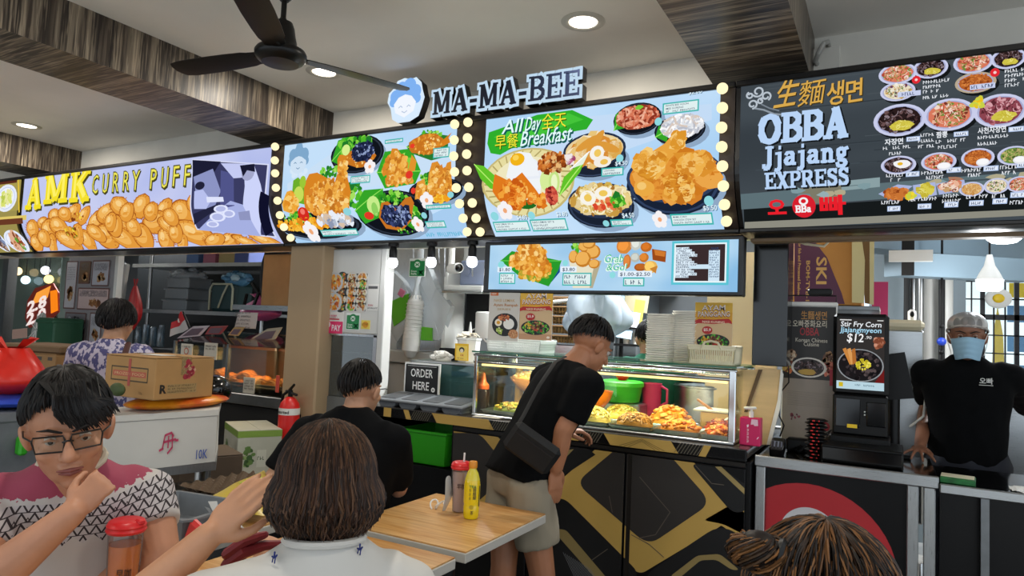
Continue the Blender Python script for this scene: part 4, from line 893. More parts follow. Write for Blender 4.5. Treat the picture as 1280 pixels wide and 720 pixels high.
for t,a,b in (('$1.80',(-2.023,1.85),(-1.947,1.85)),('$3.80',(-1.613,1.849),(-1.535,1.848)),('$1.00-$2.50',(-1.272,1.822),(-1.104,1.822))):
 p.rect(a[0] - .01,a[1] - .006,b[0] + .01,a[1] + .026,'#e6f2fc',7); p.text(t,a[0],a[1],.019,'#2c3a58',8,.01,w=b[0] - a[0])
for a,b,n in (((-2.019,1.774),(-1.91,1.84),3),((-1.609,1.767),(-1.434,1.839),2),((-1.252,1.766),(-1.134,1.813),1)):
 price_tag(p,a[0],a[1],b[0],b[1],[''] * n,7)
for e in ((-2.009,1.888,.022,.021),(-1.595,1.894,.017,.018),(-1.313,1.826,.018,.017)): p.ell(e,'#8fdce0',7,12)
p.mk('lettering',m_lit,s4)
p = S4(); a,b = (-.992,1.776),(-.703,2.002); p.rect(a[0],a[1],b[0],b[1],'#5cc4d4',5); p.rect(a[0] + .012,a[1] + .012,b[0] - .012,b[1] - .012,'#e8f6fa',5.6); p.rect(a[0] + .02,a[1] + .02,b[0] - .02,b[1] - .02,'#3a2c2e',6.2)
w,h = b[0] - a[0],b[1] - a[1]; p.rect(b[0] - .10,a[1] + .02,b[0] - .045,b[1] - .05,'#cfe6f6',6.8); p.rect(b[0] - .2,a[1] + h * .36,b[0] - .1,a[1] + h * .46,'#cfe6f6',6.8)
for k in range(13):
 z = b[1] - .04 - k * (h - .07) / 13
 wd = w * (.3 + .18 * (k % 4) / 3) * .8; p.rect(a[0] + .02,z - .006,a[0] + .02 + wd,z + .008,'#dcecf8',6.9); p.fake(a[0] + .025,z - .004,a[0] + .02 + wd,.009,'#2a3a58',7.3); p.fake(b[0] - .095,z - .004,b[0] - .05,.008,'#2a4a78',7.4)
p.mk('price_list',m_lit,s4)

# small tools for groceries and crockery
def heap(g,ctr,rx,ry,h,n,pal,size,flat=.7,rnd=random,yup=0.):
 g.ell(ctr,(rx,ry,h * .8),n=14,m=8,col=c(pal[0]))
 for _ in range(n):
  a,r = rnd.random() * 2 * PI,math.sqrt(rnd.random()); x,y = r * math.cos(a),r * math.sin(a)
  z = h * math.sqrt(max(0,1 - r * r)) * .85; s_ = size * rnd.uniform(.6,1.3)
  g.ell((ctr[0] + x * rx,ctr[1] + y * ry,ctr[2] + z),(s_,s_ * rnd.uniform(.5,1),s_ * flat * rnd.uniform(.5,1)),rotm('Z',rnd.random() * 3) @ rotm('X',rnd.uniform(-.6,.6)),6,4,col=c(rnd.choice(pal)))
def strands_heap(g,ctr,rx,ry,h,n,pal,w,rnd=random):
 g.ell(ctr,(rx,ry,h * .8),n=14,m=8,col=c(pal[0]))
 for _ in range(n):
  a,r = rnd.random() * 2 * PI,math.sqrt(rnd.random()) * .95; x,y = r * math.cos(a),r * math.sin(a); pts = []; d = rnd.random() * 6
  for k in range(5):
   rr = x * x + y * y
   if rr > 1: break
   pts.append((ctr[0] + x * rx,ctr[1] + y * ry,ctr[2] + h * math.sqrt(1 - rr) * .85 + rnd.uniform(0,w * 2))); d += rnd.uniform(-.8,.8); x += math.cos(d) * .13; y += math.sin(d) * .13
  if len(pts) > 1: g.tube(pts,w,4,round_=False,col=c(rnd.choice(pal)))
m_food = M('cooked_food',rough=.32,spec=.6); m_food.link('Base Color',m_food.attr())
m_tin = M('colour_print_card',rough=.5); m_tin.link('Base Color',m_tin.attr())
def carton(name,label,ctr,size,rz=0.,col='#b08a58',cat='cardboard box',marks=None,tape=True,group=None,tilt=None):
 """Corrugated carton: body, top flaps with a seam, tape; marks(Pr, face) draws its print."""
 t = thing(name,label,cat,(ctr[0],ctr[1],ctr[2] - size[2] / 2),rz,group); sx,sy,sz = size
 m = M('cardboard',col,.75,noise_=(6,.07),bump=(60,.03))
 mk('body',G().box((0,0,sz / 2 - .003),(sx,sy,sz - .006),bev=.004),m,t,local=True)
 for s_ in (-1,1): mk('flap',G().box((0,s_ * sy * .252,sz - .002),(sx * .995,sy * .494,.004)),m,t,local=True)
 if tape:
  mk('packing_tape',G().box((0,0,sz + .0012),(sx * 1.002,.05,.001)).box((sx / 2 + .0006,0,sz - .04),(.001,.05,.08)).box((-sx / 2 - .0006,0,sz - .04),(.001,.05,.08)),m_tape,t,local=True)
 if marks:
  pf = Pr(lambda x,z,h: (x,-sy / 2 - .0006 - h,z),lay=.0003); ps = Pr(lambda x,z,h: (sx / 2 + .0006 + h,x,z),lay=.0003)
  marks(pf,ps,sx,sy,sz)
  for q in (pf,ps):
   if q.g.f: mk('printed_marks',q.g,m_print,t,0,local=True)
 return t
m_tape = clear_pane('packing_tape','#e6d6b0',.1,.35,'#c8ac78',.1)
def flat_sheet(name,par,x0,z0,x1,z1,y,col='#e8e4da',thick=.003,local=False):
 return mk(name,G().box(((x0 + x1) / 2,y + thick / 2,(z0 + z1) / 2),(abs(x1 - x0),thick,abs(z1 - z0))),M('paper',col,.6),par,0,local)

# unseen tube lamps added to brighten the stall kitchens
def added_tube_light(x,y,z,ln,e,label,col=(.95,.98,1.0)):
 t = thing('added_tube_light',label,'lamp',(x,y,z),group=None)
 mk('fixture',G().box((0,0,.03),(ln,.09,.05),bev=.008),m_white,t,local=True)
 mk('tube',G().cyl((-ln / 2 + .03,0,-.012),(ln / 2 - .03,0,-.012),.016,n=10),m_tube,t,local=True)
 L = bpy.data.lights.new('added_tube_lamp','AREA'); L.shape = 'RECTANGLE'; L.size = ln; L.size_y = .05; L.energy = e; L.color = col
 o = bpy.data.objects.new('added_tube_lamp',L); COL.objects.link(o); o.parent = t; o.location = (0,0,-.034)
 return t
added_tube_light(-1.6,4.7,2.62,1.2,100,'added unseen tube light brightening the fried chicken kitchen')
added_tube_light(-2.6,5.7,2.62,1.2,75,'added unseen tube light brightening the back of the fried chicken kitchen')
added_tube_light(-5.2,5.2,2.62,1.2,26,'added unseen tube light brightening the curry puff stall shelves',(1,.93,.82))
added_tube_light(-8.6,4.9,2.62,1.2,30,'added unseen tube light brightening the roast counter at the far left')
added_tube_light(1.1,5.2,2.64,1.2,9,'added unseen tube light brightening the noodle stall kitchen')

# patterned front counter
m_ctop = M('polished_counter_top','#57504a',.16,.0,spec=.6,noise_=(60,.25)); m_cblack = M('black_laminate','#08080a',.3,spec=.3)
ct = thing('food_counter','black counter with gold and grey rounded diamond print below the chicken sign','counter',(-1.95,3.85,0))
g = G().box((-1.44,3.88,.46),(1.72,.78,.92)).box((-2.63,4.22,.46),(.66,.10,.92)).box((-2.935,3.88,.46),(.05,.78,.92)).box((-2.63,3.88,.33),(.66,.78,.64))
mk('body',g,m_cblack,ct,0)
mk('worktop',G().box((-1.775,3.88,.957),(2.36,.86,.05),bev=.006),m_ctop,ct)
mk('front_band',G().box((-1.775,3.462,.955),(2.36,.024,.058),bev=.003),m_cblack,ct)
pb = Pr(lambda x,z,h: (x,3.4495 - h,z),lay=.0004,zr=(.927,.983)); GOLD,GREYD,INK = '#bd9a4e','#2c2825','#070708'
for x0,x1,sl in ((-2.80,-2.74,0),(-2.64,-2.60,.02),(-2.42,-2.02,.03),(-1.53,-1.48,.02),(-1.31,-.95,.03),(-.80,-.765,-.02)):
 pb.poly([(x0 + sl,.927),(x1 + sl,.927),(x1 - sl * .3,.983),(x0 - sl * .3,.983)],GOLD,1)
for x0,x1 in ((-2.02,-1.84),(-1.47,-1.33),(-.94,-.81),(-2.59,-2.44)):
 n_ = int((x1 - x0) / .016)
 for k in range(n_): pb.line([(x0 + k * .016,.93),(x0 + k * .016 + .03,.98)],.003,'#77705e',1)
for k in range(3): pb.line([(-1.18 - k * .025,.93),(-1.11,.965 + k * .006),(-1.04 + k * .025,.93)],.0025,'#6c5a28',2)
pb.mk('band_print',m_print,ct)
m_door = M('counter_door_black','#08080a',.3,spec=.3)
DX = (-2.285,-1.76,-1.20,-.595); DOORS = []
for k in range(3):
 DOORS.append(mk('door',G().box(((DX[k] + DX[k + 1]) / 2,3.481,.475),(DX[k + 1] - DX[k] - .012,.018,.83),bev=.003),m_door,ct))
mk('door_frame_strip',G().box((-1.175,3.474,.475),(.022,.012,.83)).box((-1.44,3.474,.908),(1.68,.012,.02)),M('dark_strip','#2e2b28',.3,.6),ct)
def dp(): return Pr(lambda x,z,h: (x,3.4695 - h,z),lay=.0004,zr=(.065,.888))
def rnd_poly(pts,r,n=6):
 out = []
 for i,b in enumerate(pts):
  a,d = pts[i - 1],pts[(i + 1) % len(pts)]; va,vd = Vector((a[0] - b[0],a[1] - b[1])),Vector((d[0] - b[0],d[1] - b[1]))
  p0 = Vector(b) + va.normalized() * min(r,va.length * .45); p1 = Vector(b) + vd.normalized() * min(r,vd.length * .45)
  for k in range(n + 1):
   t = k / n; out.append(tuple(p0 * (1 - t) ** 2 + Vector(b) * 2 * t * (1 - t) + p1 * t * t))
 return out
def clipx(poly,x0,x1):
 sw = [(q[1],q[0]) for q in poly]; sw = clip(sw,x0,True)
 if len(sw) > 2: sw = clip(sw,x1,False)
 return [(q[1],q[0]) for q in sw]
shapes = [  # (outline, corner radius, colour, layer)
 ([(-1.619,.649),(-1.325,.936),(-.96,.946),(-.659,.677),(-.695,.614),(-1.105,.291),(-1.615,.572)],.04,GOLD,1),
 ([(-.994,.974),(-.911,.944),(-.529,.624),(-.527,.514),(-.714,.611),(-.829,.572)],.02,GOLD,1.1),
 ([(-.791,.617),(-.533,.81),(-.528,.595),(-.601,.582),(-.695,.614)],.02,GOLD,1.1),
 ([(-1.477,.7),(-1.172,.983),(-1.001,.941),(-.754,.708),(-1.064,.443)],.075,GREYD,2.2),
 ([(-.869,.886),(-.701,.877),(-.532,.78),(-.603,.686),(-.659,.677)],.05,INK,2.4),
 ([(-.743,.883),(-.713,.887),(-.546,.755),(-.546,.726)],.0,'#a18c56',2.6),
 ([(-.695,.626),(-1.105,.275),(-.854,.067),(-.49,.484)],.1,INK,2),
 ([(-1.616,.585),(-1.54,.61),(-1.106,.299),(-1.265,-.074),(-1.598,.181)],.05,INK,2),
 ([(-1.63,.901),(-1.415,.891),(-1.368,.863),(-1.62,.675)],.0,INK,2),
 ([(-1.627,.84),(-1.494,.878),(-1.576,.785),(-1.623,.736)],.0,'#a18c56',2.2),
 ([(-2.392,.865),(-2.097,.898),(-1.873,.702),(-2.288,.316),(-2.54,.562)],.06,GREYD,2.2),
 ([(-2.325,.925),(-2.034,.946),(-1.745,.71),(-2.28,.178),(-2.662,.544)],.05,GOLD,1),
 ([(-2,.908),(-1.583,.937),(-1.58,.872),(-1.73,.712)],.05,INK,2),
 ([(-1.609,.435),(-1.523,.442),(-1.231,.196),(-1.274,.167),(-1.559,.393)],.02,'#8d7a4a',2.6),
 ([(-.949,.315),(-.817,.443),(-.71,.471),(-.616,.414),(-.652,.407),(-.725,.441),(-.801,.423),(-.901,.318)],.02,'#8d7a4a',2.8)]
for k in range(3):
 p = dp()
 for pts,r,col,lv in shapes:
  q = clipx(rnd_poly(pts,r) if r else pts,DX[k] + .007,DX[k + 1] - .007)
  if len(q) > 2: p.poly(q,col,lv)
 for ln in ([(-1.283,.658),(-1.122,.78),(-.958,.628),(-1.029,.505),(-1.112,.474),(-1.263,.578),(-1.283,.658)],[(-.837,.875),(-.757,.8),(-.699,.801),(-.571,.887)],[(-1.304,.373),(-1.155,.482),(-1.06,.451),(-.984,.402)],[(-1.369,.311),(-1.282,.386),(-1.148,.29)]):
  for a,b in zip(ln,ln[1:]):
   q = clipx([a,b],DX[k],DX[k + 1]) if DX[k] < min(a[0],b[0]) and max(a[0],b[0]) < DX[k + 1] else None
   if q: p.line([a,b],.004,'#5c5248',3.4)
 for i in range(14):
  a,b = (((-1.534,.363)[0] + i * .012,.32 - i * .004),((-1.534,.363)[0] + i * .012 + .14,.10))
  if DX[k] < a[0] and b[0] < DX[k + 1]: p.line([a,b],.0025,'#77787a',3)
  a,b = ((-.862,.364)[0] + i * .014,.33),((-.921,.313)[0] + i * .014,.22)
  if DX[k] < b[0] and a[0] < DX[k + 1]: p.line([a,b],.0025,'#77787a',3)
 if p.g.f: mk('door_print',p.g,m_print,DOORS[k],0)
# green tub in the open bay
tub = thing('green_tub','bright green plastic tub in the open bay of the patterned counter','tub',(-2.52,3.68,.655))
g = G(); rings = []
for z,k in ((0,.9),(.01,.93),(.19,1.0),(.197,1.04),(.205,1.04),(.205,.98),(.02,.9)):
 rings.append([Vector((-2.52 + sx * .185 * k,3.68 + sy * .18 * k,.657 + z)) for sx,sy in ((-1,-.85),(-.9,-1),(.9,-1),(1,-.85),(1,.85),(.9,1),(-.9,1),(-1,.85))])
g.loft(rings); mk('tub_body',g,m_green,tub)
mk('rim',G().box((-2.52,3.495,.853),(.36,.012,.018),bev=.004),m_green,tub)

# things on the left of the counter
tr = thing('cutlery_tray','grey plastic cutlery tray with four rounded bins below the order sign','tray',(-2.57,3.62,.983))
mk('top_rim',G().box((-2.575,3.62,1.038),(.68,.27,.016),rotm('X',.12),bev=.005),m_grey,tr)
for k in range(4):
 x = -2.83 + k * .165; g = G(); rings = []
 for y in (3.515,3.53,3.72,3.735):
  q = .9 if y in (3.515,3.735) else 1.; zt = 1.03 + (y - 3.62) * .12
  rings.append([Vector((x + .074 * q * ax,y,zt - .001 if az is None else zt - .045 * az * q)) for ax,az in ((-1,None),(1,None),(1,.45),(.8,.8),(.4,1),(-.4,1),(-.8,.8),(-1,.45))])
 mk('bin',g.loft(rings[::-1]),m_grey,tr)
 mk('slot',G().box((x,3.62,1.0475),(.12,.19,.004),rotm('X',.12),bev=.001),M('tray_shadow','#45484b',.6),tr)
for sx in (-2.88,-2.27): mk('foot',G().box((sx,3.62,.99),(.02,.2,.016),bev=.003),m_grey,tr)
od = thing('order_here_sign','black ORDER HERE board with white border standing behind the cutlery tray','sign',(-2.76,3.79,.983))
mk('board',G().box((-2.765,3.792,1.15),(.295,.012,.215),bev=.002),m_white,od)
mk('foot',G().box((-2.765,3.80,1.013),(.2,.10,.06),bev=.004),m_white,od)
p = Pr(lambda x,z,h: (x,3.7855 - h,z)); p.rect(-2.908,1.046,-2.622,1.254,'#f0f0ee',.2); p.rect(-2.9,1.054,-2.63,1.246,'#0e0e10',1)
p.rect(-2.885,1.234,-2.645,1.237,'#d8d8d8',2); p.text('ORDER',-2.858,1.163,.056,'#f0f0ee',2,.012,w=.185); p.text('HERE',-2.84,1.078,.056,'#f0f0ee',2,.012,w=.14); p.ell((-2.666,1.084,.016,.016),'#f0f0ee',2); p.ell((-2.666,1.084,.008,.009),'#0e0e10',3,3)
p.mk('lettering',m_print,od)
sc = thing('sauce_bottle','dark sauce bottle with an orange nozzle cap beside the cutlery tray','bottle',(-2.20,3.66,.983))
mk('bottle',G().lathe((-2.20,3.66,.983),[(.036,0),(.04,.006),(.041,.13),(.036,.15),(.02,.158)],20),M('soy_dark','#2a1d1a',.25),sc)
mk('nozzle_cap',G().lathe((-2.20,3.66,1.137),[(.036,0),(.037,.022),(.03,.03),(.018,.045),(.012,.07),(.006,.095),(.004,.1)],16),M('orange_cap','#d8622c',.4),sc)
nt_ = thing('folded_leaflet','white leaflet lying on the counter in front of the sauce bottle','leaflet',(-2.08,3.53,.983))
mk('sheet',G().box((-2.08,3.535,.9865),(.17,.10,.002),rotm('Z',.2)).box((-2.05,3.54,.9895),(.12,.08,.002),rotm('Z',.35)),M('leaflet_paper','#dcd6cc',.6),nt_,0)

# low glass counter behind the order sign
lg = thing('glass_cabinet','low greenish glass cabinet with steel top behind the order sign','cabinet',(-2.55,4.02,.983))
mk('steel_top',G().box((-2.57,4.02,1.265),(.70,.34,.016),bev=.003),m_steel,lg)
for x in (-2.905,-2.235):
 for y in (3.86,4.18): mk('post',G().box((x,y,1.12),(.016,.016,.274),bev=.002),m_steel,lg)
mk('front_glass',G().box((-2.57,3.858,1.12),(.65,.004,.27)),clear_pane('green_glass','#9cc4c0',.1,.25,'#5f8f90'),lg,0)
mk('inner_shelf',G().box((-2.57,4.03,1.13),(.64,.28,.006)),m_steel,lg)
mk('back_panel',G().box((-2.57,4.185,1.12),(.66,.006,.27)),m_steeld,lg)
tag(mk('black_tray',G().box((-2.45,4.0,1.005),(.28,.2,.04),bev=.008).box((-2.45,4.0,1.03),(.24,.16,.02),bev=.006),m_black),'black food tray inside the low glass cabinet','tray')
tag(mk('takeaway_tray',G().box((-2.43,4.02,1.15),(.22,.18,.03),bev=.008).box((-2.62,4.02,1.15),(.12,.14,.028),bev=.008),M('pale_blue_plastic','#7fa8b4',.4)),'pale blue trays on the inner shelf of the low glass cabinet','tray')
tb = thing('packet_tub','white tub with yellow label full of sauce packets on the glass cabinet','tub',(-2.55,4.02,1.273))
mk('tub_body',G().lathe((-2.55,4.02,1.273),[(.066,0),(.072,.004),(.083,.15),(.09,.155),(.09,.167),(.079,.167),(.07,.02)],8,rot=PI / 8),m_white,tb,25)
p = Pr(lambda x,z,h: (x,3.9425 - (z - 1.273) * .06 - h - .002,z)); p.rect(-2.605,1.285,-2.495,1.4,'#e8b81c',1); p.rect(-2.595,1.29,-2.505,1.385,'#f0d060',1.5); p.ell((-2.55,1.358,.022,.018),'#22201c',2.5); p.ell((-2.55,1.352,.014,.013),'#e8dcc8',3); p.text('OK',-2.562,1.315,.014,'#b83818',3,.02); p.fake(-2.585,1.297,-2.52,.008,'#8c5a18',3)
p.mk('label',m_print,tb)
for k in range(26):
 a,r = random.random() * 6.28,random.random() * .07
 tag(mk('sauce_packet',G().box((-2.55 + r * math.cos(a),4.02 + r * math.sin(a),1.44 + random.uniform(0,.05) * (1 - r / .09)),(.05,.03,.006),rotm('Z',random.random() * 3) @ rotm('X',random.uniform(-.9,.9)),bev=.002),M('packet_film',random.choice(['#e6ddc8','#d8ceb4','#efe9dc','#cfc4b0']),.3)),'small cream sauce packet heaped in the white tub with yellow label','packet','sauce packets in the tub')
rb = thing('red_squeeze_bottle','red squeeze bottle with white nozzle standing behind the packet tub','bottle',(-2.50,4.2,1.275))
mk('bottle',G().lathe((-2.62,4.14,1.273),[(.03,0),(.034,.01),(.034,.15),(.028,.18),(.016,.19)],16),m_red,rb)
mk('nozzle',G().lathe((-2.62,4.14,1.463),[(.014,0),(.012,.03),(.004,.09)],10),m_white,rb)
ww = thing('rolled_cloth','crumpled white cloth on the low glass cabinet left of the packet tub','cloth',(-2.68,4.0,1.273))
g = G(); heap(g,(-2.76,4.0,1.283),.075,.06,.05,26,['#e4e0d6','#d4d0c6','#efece4'],.03); mk('cloth',g,m_food,ww)
tag(mk('black_box',G().box((-2.76,4.14,1.315),(.20,.08,.085),bev=.01),m_black),'small black box behind the white cloth on the glass cabinet','box')

# white cabinet with posters, left
wc = thing('white_cabinet','tall white cabinet with posters above an open steel shelf beside the beige pillar','cabinet',(-3.24,3.64,0))
m_cab = M('cabinet_white','#d9d9d4',.45,noise_=(3,.03))
mk('upper_panel',G().box((-3.235,3.64,1.728),(.44,.08,.585),bev=.006),m_cab,wc)
mk('side_panel',G().box((-2.99,3.64,1.01),(.05,.09,2.02),bev=.006),m_cab,wc)
mk('steel_frame',G().box((-3.49,3.62,1.2),(.04,.03,.46)).box((-3.24,3.62,1.425),(.5,.03,.016)).box((-3.035,3.62,1.2),(.03,.03,.46)),m_steelv,wc,0)
mk('inner_back',G().box((-3.25,3.74,1.2),(.46,.02,.46)).box((-3.25,3.69,.99),(.46,.12,.02)).box((-3.25,3.7,.5),(.46,.16,.98)),M('cabinet_inside','#6a6d6c',.5),wc,0)
for z in (1.30,1.16): mk('shelf',G().box((-3.25,3.69,z),(.45,.09,.008)),m_steel,wc,0)
mk('glass_front',G().box((-3.26,3.63,1.2),(.42,.004,.43)),clear_pane('smoky_glass','#b4bcbc',.12,.18,'#8f9898'),wc,0)
def wall_poster(name,label,x0,z0,x1,z1,y,fn,base='#e8e6e0',cat='poster',lit=None):
 t = thing(name,label,cat,((x0 + x1) / 2,y,z0))
 mk('sheet',G().box(((x0 + x1) / 2,y + .0015,(z0 + z1) / 2),(x1 - x0,.003,z1 - z0)),M('poster_paper',base,.45),t,0)
 p = Pr(lambda x,z,h: (x,y - .0006 - h,z),lay=.0004); fn(p,x0,z0,x1,z1); mk('print',p.g,lit or m_print,t,0)
 return t
def dishes_print(p,x0,z0,x1,z1):
 p.rect(x0,z0,x1,z1,'#16191c',0)
 for i in range(4):
  for j in range(5):
   x,z = x0 + (x1 - x0) * (i + .5) / 4,z0 + (z1 - z0) * (j + .5) / 5
   r = (x1 - x0) * .115; p.ell((x,z,r * 1.1,r * .95),random.choice(['#d8d4cc','#2c3438','#e8e0d0']),1,16); p.blobs((x,z,r * .85,r * .75),16,random.choice([OR,FR,GR + OR,['#e8d8a0','#c88838','#a0582c']]),r * .25,2)
 for q in ((.2,.76),(.2,.22)):
  x,z = x0 + (x1 - x0) * q[0],z0 + (z1 - z0) * q[1]; r = (x1 - x0) * .19; p.ell((x,z,r * 1.1,r),'#c8ccd0',4,20); p.blobs((x,z,r * .9,r * .8),40,OR + ['#f0d890'],r * .2,5)
wall_poster('dish_poster','dark poster of many rice dishes taped on the white cabinet',(-3.49,1.576)[0],(-3.124,1.591)[1],(-3.124,1.591)[0],(-3.144,1.848)[1],3.597,dishes_print)
def qr_less(p,x0,z0,x1,z1):
 p.rect(x0,z1 - (z1 - z0) * .18,x0 + (x1 - x0) * .9,z1 - (z1 - z0) * .08,'#5a5a5a',1); p.text('SCAN',x0 + .005,z0 + .03,.012,'#b42838',1,.02); p.fake(x0 + .005,z0 + .012,x1 - .005,.010,'#404448',1)
wall_poster('notice_card','small white notice card beside the dish poster on the white cabinet',(-3.111,1.597)[0],(-3.111,1.597)[1],(-3.02,1.599)[0],(-3.124,1.777)[1],3.597,qr_less)
def pinkad(p,x0,z0,x1,z1):
 w,h = x1 - x0,z1 - z0; p.rect(x0,z0 + h * .62,x0 + w * .8,z0 + h * .68,'#c02838',1); p.text('We accept',x0 + w * .1,z0 + h * .78,h * .1,'#d83a6a',1,.02,w=w * .55); p.fake(x0 + w * .2,z0 + h * .7,x0 + w * .7,h * .06,'#cc8888',1); p.rect(x0,z0,x1 * .0 + x0 + w,z0 + h * .55,'#e8306c',1); p.ell((x0 + w * .22,z0 + h * .4,w * .12,h * .14),'#f4dfe4',2); p.text('PAY',x0 + w * .4,z0 + h * .12,h * .28,'#f8e8ee',2,.03,w=w * .5)
wall_poster('pink_notice','pink and white payment notice at the lower left of the white cabinet',(-3.492,1.424)[0],(-3.493,1.429)[1],(-3.322,1.442)[0],(-3.505,1.582)[1],3.597,pinkad)
def halal_like(p,x0,z0,x1,z1):
 w,h = x1 - x0,z1 - z0; p.rect(x0,z0,x1,z1,'#eef4ee',0); p.rect(x0 + w * .04,z0 + h * .04,x1 - w * .04,z1 - h * .14,'#1c8a4c',1); p.ell(((x0 + x1) / 2,z0 + h * .72,w * .26,h * .22),'#1c8a4c',1.5); p.ell(((x0 + x1) / 2,z0 + h * .66,w * .17,h * .16),'#e8f4ea',2); p.line([(x0 + w * .4,z0 + h * .6),(x0 + w * .6,z0 + h * .72)],w * .05,'#1c8a4c',3); p.line([(x0 + w * .4,z0 + h * .72),(x0 + w * .6,z0 + h * .6)],w * .05,'#1c8a4c',3)
 for k in (0,1): p.text('Scan' if k == 0 else 'Safe',x0 + w * .12,z0 + h * (.26 - .14 * k),h * .1,'#e8f4ea',2,.02,w=w * .36); p.line([(x0 + w * .62,z0 + h * (.12)),(x0 + w * .86,z0 + h * .34)],w * .06,'#d8efdc',2); p.line([(x0 + w * .62,z0 + h * .34),(x0 + w * .86,z0 + h * .12)],w * .06,'#d8efdc',2)
wall_poster('green_notice','green notice sticker below the dish poster on the white cabinet',(-3.293,1.454)[0],(-3.294,1.46)[1],(-3.171,1.464)[0],(-3.245,1.577)[1],3.597,halal_like)
wall_poster('yellow_sticker','small yellow square sticker right of the green notice on the cabinet',(-3.157,1.465)[0],(-3.158,1.47)[1],(-3.08,1.473)[0],(-3.162,1.53)[1],3.597,lambda p,a,b,d,e: (p.ell(((a + d) / 2,(b + e) / 2,(d - a) * .34,(e - b) * .36),'#e8a020',1),p.fake(a + .01,b + .025,d - .01,.014,'#8c5a10',2)),'#f0d860')
p = SP
sq = Pr(lambda x,z,h: (x,3.5985 - h,z)); sq.text('S',(-3.287,2.022)[0],(-3.279,2.016)[1],.05,'#2a2a2a',1,.0); sq.text('so',(-3.121,2.024)[0],(-3.122,2.03)[1],.04,'#2a2a2a',1); mk('lettering',sq.g,m_print,wc,0)

# pantry corner: steel back, hanging bags, globe lamps
sb = thing('steel_back_panel','brushed steel splash panel behind the hanging plastic bags','panel',(-3.1,4.7,1.25))
a,b = (-3.937,4.7,2.254),(-3.047,4.7,1.313)
mk('steel_sheet',G().box(((a[0] + b[0]) / 2,4.71,(2.35 + b[2]) / 2),(b[0] - a[0],.02,2.35 - b[2])),m_steelv,sb,0)
mk('edge_post',G().box((b[0] + .03,4.68,1.75),(.05,.06,1.2),bev=.004),m_cab,sb)
mk('white_ledge',G().box(((a[0] + b[0]) / 2 - .05,4.58,b[2] - .06),(b[0] - a[0] + .25,.24,.10),bev=.008).box(((a[0] + b[0]) / 2 - .05,4.6,b[2] - .55),(b[0] - a[0] + .25,.18,.86)),m_cab,sb)
for k,(px_,lb) in enumerate((((-2.835,3.5),'lit globe bulb on a black socket nearest the white cabinet'),((-2.53,3.5),'lit globe bulb on a black socket, middle of the three under the sign'),((-2.226,3.5),'lit globe bulb on a black socket beside the small snack sign'))):
 t = thing('pendant_bulb',lb,'lamp',(px_[0],px_[1],1.908),group='three bulbs under the chicken sign')
 mk('socket',G().lathe((0,0,.03),[(.022,0),(.026,.01),(.026,.05),(.02,.07),(.034,.075),(.034,.105)],16),m_black,t,local=True)
 mk('globe',G().lathe((0,0,-.034),[(.003,0),(.018,.004),(.03,.016),(.034,.034),(.031,.05),(.024,.062),(.022,.066)],20),emitter('cool_globe_bulb','#f2f6ff',4.,False),t,local=True)
 L = bpy.data.lights.new('bulb_lamp','POINT'); L.energy = 1.6; L.shadow_soft_size = .035; L.color = (.95,.97,1); o = bpy.data.objects.new('bulb_lamp',L); COL.objects.link(o); o.parent = t; o.location = (0,-.0,-.06)
cm = thing('security_camera','white security camera with black lens under the sign, right of the bulbs','camera',(-2.815,4.2,1.941))
cx_,cy_,cz_ = (-2.815,4.2,1.941)
mk('housing',G().cyl((cx_ - .05,cy_ + .02,cz_),(cx_ + .07,cy_ - .06,cz_),.038,n=18).lathe((cx_ - .05,cy_ + .02,cz_ + .0),[(.02,0),(.024,.03),(.02,.72)],12),m_white,cm)
mk('lens',G().lathe((cx_ + .07,cy_ - .06,cz_),[(.03,0),(.03,.012),(.02,.014)],16,(.83,-.55,0)),m_blackgloss,cm)
# bags
def sack(g,ctr,w,d,h,tie=.25,n=22,m=14,amp=.12,seed=0,neck=None,lean=0.):
 rnd = random.Random(seed); ph = [rnd.uniform(0,6.28) for _ in range(6)]
 def fn(u,v):
  a = u * 2 * PI; k = math.sin(min(1,v * 1.15 + .08) * PI / 2) if v < .5 else 1
  r = (.25 + .75 * math.sin(min(1.,v / .35) * PI / 2)) if v < .35 else 1.0 - (1 - tie) * ((v - .35) / .65) ** 1.5
  r *= 1 + amp * (math.sin(5 * a + ph[0] + v * 3) * v + .5 * math.sin(9 * a + ph[1]) * v + .6 * math.sin(3 * a + ph[2] + v * 5))
  return Vector((ctr[0] + w / 2 * r * math.cos(a) + lean * v,ctr[1] + d / 2 * r * math.sin(a),ctr[2] + h * v))
 return g.sheet(fn,n,m)
def bag(name,label,ctr,w,d,h,mat,seed=0,tie=.22,amp=.12,lean=0.,cat='bag'):
 t = thing(name,label,cat,ctr)
 mk('bag_body',sack(G(),ctr,w,d,h,tie,30,18,amp,seed,lean=lean),mat,t,80)
 top = Vector(ctr) + Vector((lean,0,h)); g = G()
 for k in range(4):
  a = k * 1.6 + seed; g.add([top + Vector((.3 * tie * w * math.cos(a),.3 * tie * d * math.sin(a),-.01)),top + Vector((.3 * tie * w * math.cos(a + .7),.3 * tie * d * math.sin(a + .7),-.01)),top + Vector((tie * w * math.cos(a + .5),tie * d * .8 * math.sin(a + .5),.10 * h + .03)),top + Vector((tie * w * .9 * math.cos(a),tie * d * .8 * math.sin(a),.08 * h + .03))],[(0,1,2,3)])
 mk('knot',g,mat,t,80); return t
